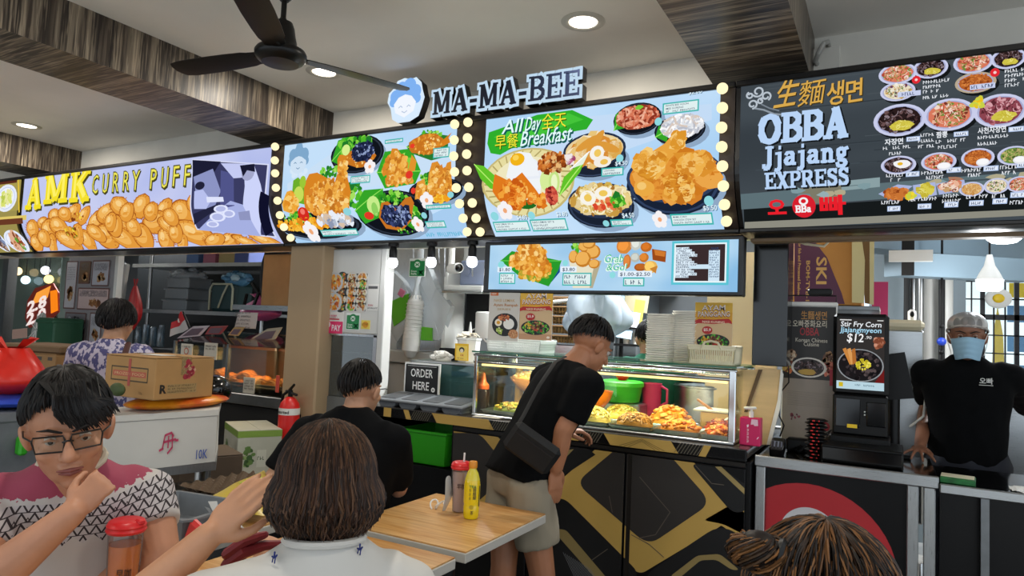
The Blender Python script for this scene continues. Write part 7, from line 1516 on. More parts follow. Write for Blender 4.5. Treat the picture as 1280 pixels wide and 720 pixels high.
for k,(q,cl,w) in enumerate((((-6.809,5,2.142),'#5c7cb0',.2),((-6.525,5,2.139),'#b0687c',.2),((-6.237,5,2.127),'#b09c68',.26),((-6.008,5,2.107),'#4a5a94',.22))):
 one('small_carton',G().box((q[0],5.02,Z2_ + .075),(w,.22,.15),bev=.005),M('carton_%d' % k,cl,.6),('blue','pink','tan','dark blue banded')[k] + ' small carton on the top shelf of the curry puff stall','cardboard box')
q = (-4.726,4.2,1.852)
carton('cardboard_box','plain brown cardboard box on a high shelf beside the beige pillar',(q[0],4.4,q[2]),(.36,.3,.46),0,'#a87c4c')
one('box_shelf',G().box((q[0] - .1,4.4,q[2] - .246),(.75,.4,.03)).box((q[0] - .1,4.2,q[2] - .246),(.75,.02,.045)),m_steel,'steel wall shelf under the brown cardboard box beside the beige pillar','shelf',None,0)
q = (-5.059,4.35,1.622); bag('pink_bag','pink plastic bag slumped under the steel wall shelf',(q[0],4.4,q[2] - .13),.50,.2,.2,M('pink_bag','#b0487c',.45),9,.35,.15)
one('bag_strap',G().tube([(q[0] - .12,4.32,q[2] + .1),(q[0] - .1,4.28,q[2] - .02),(q[0] + .02,4.28,q[2] - .02),(q[0] + .06,4.3,q[2] + .12),(q[0] - .02,4.3,q[2] + .2)],.016,8),m_black,'black strap loop over the pink plastic bag','strap')
one('dark_coat',G().ell((q[0] - .05,4.6,q[2] + .3),(.2,.12,.38),n=16,m=10),M('dark_cloth','#121316',.9),'dark coat hanging between the teal bag and brown box','coat')
bag('red_bag','red plastic bag hanging behind the head of the woman in lilac',(-6.359,4,1.353),.18,.12,.42,M('red_bag','#a01c20',.4),4,.2,.15)
for q,w in (((-7.576,4.6,1.861),.16),): one('paper_roll',G().box(q,(w,.05,.42),rotm('Y',.12),bev=.01),m_cab,'pale rolled paper standing %s the notice board edge' % ('just right of' if w > .14 else 'a little further right of'),'paper')

# counter and heated puff display
ac = thing('puff_counter','dark counter with steel edge at the curry puff stall','counter',(-5.0,3.8,0))
xa,xb = -6.6,-3.79
mk('body',G().box(((xa + xb) / 2,3.9,.42),(xb - xa,.5,.84)),m_dark,ac,0); mk('steel_edge',G().box(((xa + xb) / 2,3.88,.90),(xb - xa,.6,.08),bev=.006),m_steeld,ac)
pc_ = thing('puff_display_case','warm lit glass case of curry puffs beside the beige pillar','display case',(-4.6,3.8,.94))
ca,cb2 = -5.15,-3.81
for x in (ca,-4.5,cb2):
 for y in (3.62,4.1): mk('post',G().box((x,y,1.12),(.022,.022,.36)),m_steeld,pc_,0)
mk('front_glass',G().box(((ca + cb2) / 2,3.615,1.11),(cb2 - ca,.004,.33)),m_clear,pc_,0); mk('top_glass',G().prism([(ca,3.62,1.295),(cb2,3.62,1.295),(cb2,4.12,1.38),(ca,4.12,1.38)],(0,0,.006)),m_clear,pc_,0)
mk('tray_shelf',G().box(((ca + cb2) / 2,3.86,.985),(cb2 - ca - .03,.46,.012)).box(((ca + cb2) / 2,3.63,1.005),(cb2 - ca,.012,.02)),m_steel,pc_,0); mk('back_panel',G().box(((ca + cb2) / 2,4.12,1.15),(cb2 - ca,.01,.4)),M('brown_back','#4a2c1c',.5),pc_,0)
L = bpy.data.lights.new('puff_warmer','AREA'); L.shape = 'RECTANGLE'; L.size = 1.1; L.size_y = .1; L.energy = 14; L.color = (1,.66,.3); o = bpy.data.objects.new('puff_warmer',L); COL.objects.link(o); o.parent = pc_; o.location = (.12,.05,.34)
g = G(); prof_ = [Vector((.062 * math.cos(t * PI / 10),0,.05 * math.sin(t * PI / 10))) for t in range(11)]
rings = [[Vector((v.x * k,yy,v.z * k)) for v in prof_] for k,yy in ((.35,-.03),(.85,-.02),(1,0),(.85,.02),(.35,.03))]; g.loft(rings)
for t in range(11): g.ell((.064 * math.cos(t * PI / 10),0,.052 * math.sin(t * PI / 10)),.009,n=6,m=4)
cp0 = None; spots = []
for r in range(3):
 for k in range(7): spots.append((-5.02 + k * .10 + random.uniform(-.02,.02),3.70 + r * .11,.995 + (.035 if (k + r) % 3 == 0 else 0)))
for k in range(8): spots.append((-4.22 + (k % 4) * .10,3.72 + (k // 4) * .12,.995))
for i,s_ in enumerate(spots):
 if cp0 is None: cp0 = one('curry_puff',g,M('pastry','#d8862c',.45,noise_=(25,.25)),'golden curry puff in the warm glass case by the beige pillar','pastry','curry puffs in the warm case'); o = cp0
 else: o = cp0.copy(); COL.objects.link(o)
 o.location = s_; o.rotation_euler = (random.uniform(-.5,.2),0,random.uniform(-.7,.7))
for q,w,h,lb,ln in (((-4.67,3.58,1.238),.15,.13,'small white price card at the left end of the puff case',2),((-4.209,3.58,1.005),.12,.12,'white price card below the brown puffs',4),((-4.52,3.58,.981),.08,.10,'white price card at the foot of the puff case',4),((-4.96,3.58,1.222),.14,.12,'white card with a red logo beside the cardboard box',1)):
 t = thing('price_card',lb,'card',q); mk('card',G().box((q[0],3.59,q[2]),(w,.006,h)),M('card_white','#c8c2b4',.5),t,0); p = Pr(lambda x,z,h_: (x,3.586 - h_,z))
 if ln == 1: p.ell((q[0],q[2],.03,.03),'#b86048',1,12); p.ell((q[0],q[2],.02,.02),'#c8c2b4',2,12)
 for k in range(ln): p.fake(q[0] - w * .38,q[2] + h * (.25 - k * .17),q[0] + w * .4,h * .1,'#3a302c',1)
 mk('print',p.g,m_print,t,0)
for (pts,cl,lb) in (([(-5.537,3.9,1.304),(-5.342,3.9,1.41),(-5.121,3.9,1.425),(-5.227,3.9,1.338)],'#b4a8b0','slanted purple framed price board left on top of the puff case'),([(-5.165,3.9,1.354),(-5.11,3.9,1.418),(-4.887,3.9,1.433),(-4.96,3.9,1.363)],'#8c3434','slanted red price board on top of the puff case'),([(-4.869,3.9,1.36),(-4.806,3.9,1.423),(-4.68,3.9,1.427),(-4.741,3.9,1.359)],'#a88c58','small tan price board on top of the puff case'),([(-4.64,3.9,1.317),(-4.415,3.9,1.424),(-4.244,3.9,1.443),(-4.308,3.9,1.351),(-4.507,3.9,1.317)],'#a8a08c','slanted cream price board at the right on top of the puff case')):
 t = thing('price_board',lb,'board',pts[0]); mk('board',G().prism(pts,(0,.012,.008)),M('board_ink',cl,.5),t,0)
 p = Pr(lambda x,z,h: (x,3.896 - h,z)); cxm = sum(q[0] for q in pts) / len(pts); czm = sum(q[2] for q in pts) / len(pts); p.poly([(cxm + (q[0] - cxm) * .7,czm + (q[2] - czm) * .7) for q in pts],'#5c4c58',1); mk('print',p.g,m_print,t,0)
q = (-4.905,4.05,1.478); t = thing('white_notice','white printed notice standing above the puff display case','notice',q); mk('sheet',G().prism([(-4.944,4.05,1.56),(-4.705,4.05,1.559),(-4.721,4.05,1.423),(-4.981,4.05,1.42)],(0,.006,0)),M('notice_white','#b8b8b6',.6),t,0); p = Pr(lambda x,z,h: (x,4.048 - h,z))
for k in range(5): p.fake(q[0] - .07,q[2] + .07 - k * .032,q[0] + .12,.016,'#5c5c5e',1)
mk('print',p.g,m_print,t,0)
fl_ = thing('small_flag','small red and white flag with crescent on a stick behind the price boards','flag',(-5.607,4,1.36)); FLP = [(-5.784,4,1.309),(-5.776,4,1.434),(-5.617,4,1.541),(-5.499,4,1.393)]
def flag(u,v,A=[Vector(k) for k in FLP]): return A[1] * (1 - u) * v + A[2] * u * v + A[0] * (1 - u) * (1 - v) + A[3] * u * (1 - v) + Vector((0,.02 * math.sin(u * 5),.008 * math.sin(u * 6 + v * 2)))
mk('red_band',G().sheet(lambda u,v: flag(u,.5 + .5 * v),10,4),M('flag_red','#b81c24',.6),fl_); mk('white_band',G().sheet(lambda u,v: flag(u,.5 * v),10,4),M('flag_white','#b9b6b4',.6),fl_)
mk('crescent',G().tube([flag(.62 + .05 * math.cos(t),.78 + .1 * math.sin(t)) + Vector((0,-.006,0)) for t in (1.2,2,2.9,3.8,4.7,5.3)],[.003,.006,.008,.008,.006,.003],6),m_white,fl_); mk('stick',G().tube([FLP[2],Vector(FLP[3]),Vector(FLP[3]) + Vector((.05,0,-.2)),Vector(FLP[3]) + Vector((.06,.2,-.34))],.007,6),m_black,fl_)
g = G(); x = (-6.564,4.3,1.304)
for k in range(7): g.lathe((x[0] - .16 + k * .06,4.3 + .05 * (k % 2),x[2] - .12),[(.03,0),(.034,.01),(.03,.16 + .03 * (k % 3)),(.018,.2)],10)
one('clear_jars',g,clear_pane('jar_glass','#c0d0d8',.15,.3,'#70808c'),'clear plastic jars right of the woman in lilac','jar')
bpy.data.objects['clear_jars']['kind'] = 'stuff'
one('back_bench',G().box((-5.5,4.45,.58),(2.4,.5,1.16),bev=.006),m_dark,'dark steel bench behind the curry puff counter','counter')

# beige pillar fittings
fe = thing('fire_extinguisher','red fire extinguisher with a white band hanging on the beige pillar','fire extinguisher',(-3.56,3.43,.6)); ex_,ey_ = -3.595,3.42
mk('cylinder',G().lathe((ex_,ey_,.60),[(.05,0),(.068,.012),(.07,.03),(.07,.30),(.062,.34),(.035,.375),(.02,.385)],24),m_red,fe); mk('white_band',G().lathe((ex_,ey_,.865),[(.0706,0),(.0706,.045)],24,cap=False),m_white,fe)
p = Pr(lambda x,z,h: (ex_ + .0712 * math.sin((x - ex_) / .0712),ey_ - (.0712 + h) * math.cos((x - ex_) / .0712),z)); p.text('Assorted',ex_ - .055,.875,.022,'#1c1c1c',1,.02,w=.11); mk('lettering',p.g,m_print,fe,0)
mk('valve',G().cyl((ex_,ey_,.98),(ex_,ey_,1.03),.016,n=10).tube([(ex_ - .01,ey_,1.03),(ex_ + .05,ey_ - .02,1.07)],[.012,.009],6).tube([(ex_ - .04,ey_,1.02),(ex_ + .06,ey_,1.0)],.009,6),m_black,fe); mk('hose',G().tube([(ex_ - .02,ey_,1.02),(ex_ - .07,ey_,.99),(ex_ - .082,ey_,.90),(ex_ - .078,ey_,.72)],.011,8),m_black,fe); mk('wall_bracket',G().box((ex_,3.49,.8),(.06,.02,.12)),m_wire,fe,0)
one('pillar_label',G().box((-3.812,3.5,1.051),(.03,.006,.12)),M('label_red','#c04838',.5),'red and white vertical label at the left edge of the beige pillar','label',None,0)

# tables
def wood_table_mat():
 m = M('light_wood_laminate','#c8975a',.3,spec=.4)
 a = m.noise(5,(1.2,14,1),4); b = m.noise(2.5,(.6,9,1),2); x,y,z = m.xyz('Object'); st = (y * 9.5 + (x * .6).floor() * .37).floor()
 nz = m.nt.nodes.new('ShaderNodeTexWhiteNoise'); nz.noise_dimensions = '1D'; m.nt.links.new(st.k,nz.inputs['W'])
 k = m.mix(a.smooth(.3,.7),c('#b9803f'),c('#d9ab6d')); k2 = m.mix(V(m.nt,nz.outputs[0]) * .45,k,c('#a8713a')); m.link('Base Color',m.mix(b.smooth(.35,.75) * .35,k2,c('#e0bd88'))); return m
m_wood = wood_table_mat(); m_edge = M('pale_grey_edge','#b9b5ac',.45)
def table(x0,x1,y0,y1,label,z=.75):
 t = thing('dining_table',label,'table',((x0 + x1) / 2,(y0 + y1) / 2,0),group='wood topped dining tables'); w,d = x1 - x0,y1 - y0
 mk('tabletop',G().box((0,0,z - .003),(w - .006,d - .006,.006)),m_wood,t,0,True); mk('edge_band',G().box((0,0,z - .022),(w,d,.034),bev=.003),m_edge,t,local=True)
 mk('column',G().cyl((0,0,.03),(0,0,z - .04),.035,n=16),m_black,t,local=True)
 for a in range(4): mk('foot',G().tube([(0,0,.04),(.26 * math.cos(a * PI / 2 + PI / 4),.26 * math.sin(a * PI / 2 + PI / 4),.018)],[.025,.018],8),m_black,t,local=True)
 mk('support_plate',G().box((0,0,z - .045),(.3,.3,.01)),m_black,t,0,True); return t
table(-1.80,-1.243,2.005,2.622,'far wooden table with the yellow bottle and tumbler on it')
table(-1.845,-1.243,1.33,1.945,'wooden table nearest the camera end, joined before the far table')
table(-1.66,-1.06,.66,1.27,'wooden table under the man with glasses and the bob haired woman')
table(-2.60,-2.0,1.36,1.97,'wooden table at the left holding the grey bin and yellow sack')
def stool(x,y,label):
 t = thing('stool',label,'stool',(x,y,0),group='round black stools'); mk('seat',G().lathe((0,0,.43),[(.15,0),(.165,.006),(.165,.022),(.15,.028)],24),m_black,t,local=True)
 for a in range(4): mk('leg',G().tube([(.09 * math.cos(a * 1.571),.09 * math.sin(a * 1.571),.43),(.16 * math.cos(a * 1.571),.16 * math.sin(a * 1.571),.012)],.012,8),m_wire,t,local=True)
for x,y,lb in ((-2.06,1.1,'stool under the man with glasses'),(-.9,1.0,'stool under the bob haired woman'),(-2.03,2.27,'stool under the man in the black shirt')): stool(x,y,lb)

# bottles and cups
bt = thing('yellow_drink_bottle','yellow tea bottle with an orange cap on the far table','bottle',(-1.455,2.37,.75))
m_tea = M('yellow_tea','#e8cc10',.18,spec=.6,coat=.4); bq = (-1.455,2.37,.75)
mk('bottle_body',G().lathe(bq,[(.02,0),(.028,.002),(.031,.01),(.0315,.05),(.030,.055),(.0315,.06),(.0315,.14),(.030,.15),(.022,.178),(.0145,.19),(.0135,.2)],24),m_tea,bt)
mk('shoulder',G().lathe((bq[0],bq[1],.75 + .152),[(.0302,0),(.0225,.027),(.015,.039),(.0142,.05)],24,cap=False),M('clear_shoulder','#dccd48',.15),bt)
mk('cap',G().lathe((bq[0],bq[1],.75 + .198),[(.0165,0),(.0172,.003),(.0172,.022),(.015,.026)],20),M('orange_cap_2','#d98a1c',.4),bt)
va = math.atan2(-bq[1],-bq[0])
p = Pr(lambda x,z,h: (bq[0] + (.0322 + h) * math.cos(va + x / .0322),bq[1] + (.0322 + h) * math.sin(va + x / .0322),z),lay=.0003)
p.rect(-.045,.812,.05,.885,'#f0dc30',.3); p.text('TEA',-.012,.875,.010,'#4c7c1c',1,.02,w=.03)
for k,z in enumerate((.862,.846,.83)): p.text('緑',.004,z,.013,'#26221a',1,.01,w=.014); p.text('茶',-.012,z - .001,.009,'#6c5c1c',1,.0,w=.009)
p.rect(.034,.80,.042,.88,'#3a3418',1); p.ell((.0,.80,.009,.009),'#b8a01c',1,10); p.text('茶',-.004,.772,.012,'#5c4c10',1,.01,w=.013)
mk('label',p.g,m_print,bt,0)
def tumbler(name,label,x,y,z,r0,r1,h,liquid,lidcol,mark,straw=True,fill=1.):
 t = thing(name,label,'cup',(x,y,z)); a = math.atan2(-y,-x)
 mk('cup_wall',G().lathe((x,y,z),[(r0 - .004,0),(r0,.004),(r1,h)],28,cap=False),clear_pane('cup_plastic','#ffffff',.08,.05,'#e8dcd8'),t)
 mk('drink',G().lathe((x,y,z),[(r0 - .006,.003),(r0 - .003,.008),(r0 + (r1 - r0) * fill - .003,h * fill)],28),M('drink_' + name,liquid,.25,trans=.0,coat=.3),t)
 mk('lid',G().lathe((x,y,z + h - .004),[(r1 + .003,0),(r1 + .006,.006),(r1 + .003,.012),(r1 + .005,.016),(r1 + .0,.026),(r1 - .006,.029),(r1 * .3,.030)],32),m_redlid,t); mk('lid_tab',G().box((x + (r1 - .004) * math.cos(a + .9),y + (r1 - .004) * math.sin(a + .9),z + h + .022),(.02,.02,.014),bev=.004),m_redlid,t)
 if straw: mk('straw',G().cyl((x + .008,y,z + h * .5),(x + .012,y,z + h + .062),.004,n=8),m_white,t)
 rr = lambda zz: r0 + (r1 - r0) * (zz - z) / h + .0008
 p = Pr(lambda u,zz,hh: (x + (rr(zz) + hh) * math.cos(a + u / r1),y + (rr(zz) + hh) * math.sin(a + u / r1),zz)); p.text(mark,-r1 * .42,z + h * .56,r1 * .45,'#3c2418',1,.01,w=r1 * .9); mk('printed_mark',p.g,m_print,t,0); return t
m_redlid = M('red_lid','#d8262a',.35)
tumbler('frosted_tumbler','frosted pink tumbler with a red lid beside the yellow bottle',-1.545,2.425,.75,.030,.038,.178,'#c9aea8','red','早咖',True,.93)
tumbler('iced_tea_cup','tall orange iced tea cup with red lid before the man with glasses',*(-1.605,1.035,.75),.031,.039,.232,'#e27a1c','red','早咖',False,.86)
g = G()
for k in range(2): g.tube([(-1.655 + .012 * math.cos(t * .5) * (1 + .4 * k) + .03 * k,2.40 + .022 * math.sin(t * .5),.752 + .03 * abs(math.sin(t * .31 + k))) for t in range(11)],.0035,6)
one('paper_straw_wrap',g,m_white,'crumpled white straw wrapper on the far table left of the tumbler','wrapper')
g = G().tube([(-1.60,2.395,.754),(-1.578,2.39,.81),(-1.582,2.388,.88)],[.01,.02,.016],8,flat=.2); one('clear_sleeve',g,m_film,'clear torn plastic sleeve hugging the frosted tumbler','plastic')

# left side: cart, boxes, sacks
fo = thing('foam_chest','white polystyrene chest marked 10K with a red character on the left cart','foam box',(-2.95,2.15,.84))
FA,FB,FC,FD = (Vector(k) for k in ((-3.064,1.795,1.041),(-2.749,2.173,1.073),(-2.757,2.186,.83),(-3.062,1.814,.784)))
fd = Vector((-.36,.34,0)).normalized() * .36; fnrm = Vector((FB.y - FA.y,FA.x - FB.x,0)).normalized(); fnrm = fnrm if fnrm.y < 0 else -fnrm; fd = -fnrm * .34
m_fm = M('polystyrene','#c9c7c0',.7,noise_=(4,.05))
mk('chest_body',G().loft([[FD,FC,FC + fd,FD + fd][::-1],[FA + (FD - FA) * .12,FB + (FC - FB) * .12,FB + (FC - FB) * .12 + fd,FA + (FD - FA) * .12 + fd][::-1]]),m_fm,fo)
e_ = (FB - FA).normalized() * .006; mk('chest_lid',G().loft([[FA + (FD - FA) * .11 - e_ + fnrm * .006,FB + (FC - FB) * .11 + e_ + fnrm * .006,FB + (FC - FB) * .11 + fd + e_,FA + (FD - FA) * .11 + fd - e_][::-1],[FA - e_ + fnrm * .006,FB + e_ + fnrm * .006,FB + fd + e_,FA + fd - e_][::-1]]),m_fm,fo)
fu = (FB - FA); p = Pr(lambda x,z,h: tuple(FA + fu * x + Vector((0,0,z)) + fnrm * (.0015 + h))); W_ = fu.length; fz = lambda v: (FD.z - FA.z) * v
for ln in ([(.57,.40),(.555,.62)],[(.57,.40),(.62,.36),(.64,.42)],[(.6,.42),(.6,.62)],[(.56,.52),(.66,.48)],[(.63,.4),(.635,.62),(.60,.72)],[(.66,.5),(.68,.5)],[(.53,.66),(.56,.63)]): p.line([(u,fz(v)) for u,v in ln],.011,'#b8385c',1)
vs,fs,wd = glyphs('10K',.01)
for f in fs: p.poly([(.83 + vs[i][0] / wd * .11,fz(.86) + vs[i][1] * .06) for i in f],'#3a55a0',1)
mk('handwriting',p.g,m_print,fo,0)
ca_ = thing('steel_cart','dark cart with steel legs carrying the white foam chest','cart',(-2.95,2.2,0)); mid = (FC + FD) / 2 + fd / 2
mk('cart_top',G().loft([[FD - e_ * 3 + Vector((0,0,-.04)),FC + e_ + Vector((0,0,-.04)),FC + fd * 1.3 + Vector((0,0,-.04)),FD + fd * 1.3 + Vector((0,0,-.04))][::-1],[q_ - Vector((0,0,.002)) for q_ in (FD - e_ * 3,FC + e_,FC + fd * 1.3,FD + fd * 1.3)][::-1]]),m_steeld,ca_,0)
for q in (FC + fd * .2 - fu * .13,FC + fd * 1.1 - fu * .1,FD + fd * .2 + fu * .1,FD + fd * 1.1 + fu * .1): mk('leg',G().cyl((q.x,q.y,.01),(q.x,q.y,FC.z - .05),.024,n=12),m_steel,ca_)
mk('lower_shelf',G().loft([[Vector((q.x,q.y,.3)) for q in (FD,FC,FC + fd,FD + fd)][::-1],[Vector((q.x,q.y,.33)) for q in (FD,FC,FC + fd,FD + fd)][::-1]]),m_steeld,ca_,0)
one('black_bin',G().box((mid.x + .05,mid.y + .1,.505),(.3,.25,.33),bev=.02),m_black,'black bin on the lower shelf of the cart under the foam chest','bin')
ob_ = thing('orange_sack','orange printed sack lying flat on the foam chest','sack',(-2.9,2.2,1.08)); ctr = (FA + FB) / 2 + fd * .55
m_or = M('orange_film','#e08a18',.35); kf = m_or.noise(9); m_or.mixcol(kf,c('#e8981c'),c('#c84a18')); ux = fu.normalized(); Rb = Matrix((ux,-fnrm,Vector((0,0,1)))).transposed()
mk('sack_body',G().ell(ctr + ux * .06 + Vector((0,0,.028)),(W_ * .47,.155,.034),Rb,24,10),m_or,ob_)
def bx_marks(pf,ps,sx,sy,sz):
 pf.frame(-sx * .36,sz * .40,sx * .36,sz * .72,.006,'#4a3c20',1); pf.rect(-sx * .33,sz * .5,sx * .33,sz * .63,'#b0543c',1); pf.text('FROZEN FOOD',0,sz * .53,sz * .07,'#c8a474',2,.01,'c',w=sx * .6); pf.line([(0,sz * .9),(0,sz * .3)],.018,'#a8483c',2); pf.text('10x',sx * .2,sz * .1,.014,'#7c5c30',1)
 ps.blobs((sy * .05,sz * .7,.03,sz * .26),30,['#a02c3c','#b84850','#8c2030','#c89a80'],.013,1); ps.text('R',-sy * .42,sz * .16,sz * .2,'#26221e',1,.04); ps.rect(-sy * .3,sz * .14,sy * .2,sz * .36,'#a08458',1)
 for k in range(3): ps.fake(-sy * .28,sz * (.3 - k * .07),sy * .18,.008,'#5c4a2c',2)
q = Vector((-3.062,2.05,1.17)); bxz = ctr.z + .064
carton('cardboard_box','taped brown carton with red print on the orange sack',(q.x + .02,q.y + .02,bxz + .095),(.36,.31,.19),.03,'#a8804e',marks=bx_marks)
one('shipping_slip',G().box((q.x + .02,q.y,bxz + .1925),(.14,.08,.001),rotm('Z',.1)),m_white,'white slip on top of the taped carton with red print','paper',None,0)
one('green_leaf_scrap',G().ell((-2.962,1.819,1.168),(.05,.02,.03),n=12,m=8),M('leaf_dark','#3a4a20',.6),'dark green leafy scrap peeking beside the hair of the man with glasses','leaf')
one('black_helmet',G().ell((-2.979,2.327,1.139),(.085,.085,.075),n=18,m=12),m_blackgloss,'round black helmet behind the right end of the orange sack','helmet')
# cartons, bags and bin further left
def lowmarks(pf,ps,sx,sy,sz):
 for k in range(7): pf.rect(-sx * .45 + k * sx * .14,sz * .86,-sx * .45 + k * sx * .14 + sx * .06,sz * .93,'#3a2c1c',1)
 pf.fake(-sx * .3,sz * .2,sx * .3,.03,'#4a3420',1)
q = Vector((-4.844,2.497,1.123)); carton('cardboard_box','wide brown carton behind the red bag at the left',(q.x,q.y,q.z - .04),(.62,.4,.30),.2,'#8c6a42',marks=lowmarks); one('carton_rack',G().box((q.x,q.y,(q.z - .2) / 2),(.9,.5,q.z - .2),rotm('Z',.2)),m_dark,'dark rack under the wide carton and red bag at the left','rack',None,0)
one('egg_tray',G().box((q.x + .05,q.y,q.z + .135),(.55,.36,.045),rotm('Z',.2),bev=.008),M('tray_brown','#6a5238',.8),'brown pressed tray lying on the wide carton at the left','tray')
q = Vector((-3.939,1.85,1.173)); bag('red_bag','bright red plastic bag of goods at the left edge',(q.x,q.y,q.z - .11),.42,.3,.24,M('bright_red_bag','#d8281c',.35),6,.45,.08)
one('blue_bag',G().ell((q.x + .01,q.y - .02,q.z - .135),(.22,.17,.035),n=20,m=8),M('blue_film','#2a4cb8',.35),'blue plastic sheet under the bright red bag at the left edge','bag')
gb = thing('grey_bin','grey plastic bin under the blue sheet at the left edge','bin',(q.x,q.y,0)); mk('bin_body',G().loft([[Vector((q.x + sx * .26 * k,q.y + sy * .2 * k,z)) for sx,sy in ((-1,-1),(1,-1),(1,1),(-1,1))] for k,z in ((.8,.3),(.97,q.z - .22),(1.0,q.z - .21),(1.0,q.z - .172))]),m_grey,gb,20); mk('bin_trolley',G().box((q.x,q.y,.15),(.4,.3,.29)),m_dark,gb,0); mk('bin_label',G().box((q.x + .02,q.y - .197,q.z - .38),(.14,.004,.05)),m_cream,gb,0)
one('green_clip',G().box((-3.661,1.799,.844),(.05,.04,.09),bev=.01),m_green,'small green plastic clip behind the ear of the man with glasses','clip')
# lower boxes, tray stack, sacks, grey bin
def leafy(pf,ps,sx,sy,sz):
 for P_,w in ((pf,sx),(ps,sy)):
  P_.rect(-w * .5,sz * .86,w * .5,sz * .99,'#7c9a3c',1); P_.blobs((-w * .25,sz * .45,w * .16,sz * .2),16,['#5c7c3c','#3c5c2c','#88a060'],.02,1); P_.blobs((w * .35,sz * .3,w * .1,sz * .2),10,['#5c7c3c','#3c5c2c'],.018,1); P_.rect(-w * .05,sz * .25,w * .16,sz * .6,'#c4c4b4',1); P_.fake(-w * .03,sz * .4,w * .14,.02,'#4c5c40',2)
q = Vector((-3.803,3.25,.713)); carton('printed_box','white and green leafy printed box under the curry puff counter',(q.x,3.3,.62),(.46,.28,.32),-.5,'#b4b4a4',marks=leafy,tape=False)
carton('cardboard_box','low brown carton under the white and green leafy box',(q.x + .04,3.3,.30),(.52,.32,.32),-.5,'#6a4c30',tape=False)
carton('cardboard_box','dark brown carton with a yellow label beside the cart',(*(-3.507,2.7,.645)[:2],.36),(.36,.34,.72),-.4,'#4a3a2a',tape=False,marks=lambda pf,ps,sx,sy,sz: (pf.rect(sx * .1,sz * .62,sx * .3,sz * .78,'#c8b020',1),ps.rect(-sy * .3,sz * .62,-sy * .05,sz * .78,'#c8b020',1)))
q = (-2.24,1.754,.757)
for k in range(3): one('egg_tray',G().sheet(lambda u,v,k=k: Vector((-2.72 + u * .5,1.98 + v * .36,.70 + k * .03 + .018 * math.sin(u * 50) * math.sin(v * 36))),48,34),M('tray_fibre','#5c4a38',.9),('bottom','middle','top')[k] + ' egg tray of the stack behind the yellow sack','egg tray','stacked egg trays')
one('tray_stool',G().box((-2.5,2.14,.34),(.44,.34,.68)),m_dark,'dark stand under the egg trays and yellow sack','stand',None,0)
ys = thing('yellow_sack','pale yellow plastic sack lying on the egg trays behind the hand','sack',(-2.4,2.1,.79)); YC = [Vector(k) for k in ((-2.271,1.713,.799),(-2.357,2.12,.854),(-2.151,2.007,.823),(-1.996,1.809,.786))]
def ysf(s_):
 def f(u,v):
  q = YC[0] * (1 - u) * (1 - v) + YC[1] * u * (1 - v) + YC[2] * u * v + YC[3] * (1 - u) * v; b = (math.sin(u * PI) * math.sin(v * PI)) ** .6; return q + Vector((0,0,s_ * .035 * b + .005 * math.sin(u * 14 + v * 5) * b))
 return f
m_ys = M('yellow_film','#c8b448',.35); m_ys.mixcol(m_ys.noise(3.5),c('#cdb84c'),c('#c4a83c'))
g = G().sheet(ysf(1),20,14); s2_ = G().sheet(ysf(-1),20,14); g.add(s2_.v,[f[::-1] for f in s2_.f]); mk('sack_body',g,m_ys,ys,70)
mk('print_stripe',G().sheet(lambda u,v: ysf(1)(.15 + .7 * u,.62 + .05 * v) + Vector((0,0,.002)),16,2),M('print_red','#c8642c',.4),ys,70); mk('print_patch',G().sheet(lambda u,v: ysf(1)(.45 + .35 * u,.25 + .25 * v) + Vector((0,0,.002)),10,6),M('print_green','#b4c048',.4),ys,70)
gt_ = thing('grey_tub','shallow grey plastic tub on the left table between man and hand','tub',(-2.3,1.7,.75)); q = Vector((-2.158,1.584,.76)); R = rotm('Z',.15)
mk('tub_body',G().loft([[q + R @ Vector((sx * .17 * k,sy * .14 * k,z)) for sx,sy in ((-1,-.85),(-.9,-1),(.9,-1),(1,-.85),(1,.85),(.9,1),(-.9,1),(-1,.85))] for k,z in ((.85,0),(.95,.075),(1.04,.08),(1.04,.087),(.94,.087),(.84,.01))]),m_grey,gt_,30)
one('black_pen',G().tube([(-1.933,1.399,.757),(-1.923,1.435,.757)],.008,8),m_black,'short black pen on the table edge near the grey tub','pen')
q = Vector((-1.99,1.619,.755)); bag('white_bag','white plastic bag on the table behind the raised hand',(q.x,q.y,.752),.15,.13,.075,clear_pane('white_carry_film','#f4f4f4',.1,.7,'#d8d8d6',.2),12,.5,.18)
one('red_packet',G().box((q.x + .03,q.y - .12,.80),(.07,.03,.08),rotm('Y',.4),bev=.01),m_red,'red packet inside the white plastic bag behind the hand','packet')

# people
def frame3(f,roll=0.):
 f = Vector(f).normalized(); r = f.cross(Vector((0,0,1))).normalized(); u = r.cross(f)
 return rotm('X',0) @ Matrix((r,f,u)).transposed() @ rotm('Y',roll)
def head(g,H,R,s=1.):
 H = Vector(H)
 def e(p,r,rr=None): g.ell(H + R @ (Vector(p) * s),tuple(k * s for k in r),R if rr is None else R @ rr,20,14)
 e((0,-.015,.035),(.076,.094,.083)); e((0,.022,-.03),(.064,.068,.085)); e((0,.032,-.075),(.047,.052,.038)); e((0,.066,-.1),(.02,.018,.014))
 for x in (-1,1):
  e((x * .036,.062,-.03),(.024,.02,.022)); e((x * .011,.097,-.034),(.009,.011,.008)); e((x * .079,-.006,-.012),(.010,.02,.031),rotm('Y',x * .25)); e((x * .03,.079,.021),(.022,.01,.007))
 g.tube([H + R @ (Vector(p) * s) for p in ((0,.086,.012),(0,.098,-.008),(0,.108,-.03))],[.008 * s,.010 * s,.013 * s],10)
 e((0,.086,-.058),(.024,.011,.006)); e((0,.085,-.07),(.02,.011,.007))
 g.tube([H + R @ (Vector((0,-.02,-.05)) * s),H + R @ (Vector((0,-.03,-.15)) * s)],[.054 * s,.058 * s],16)
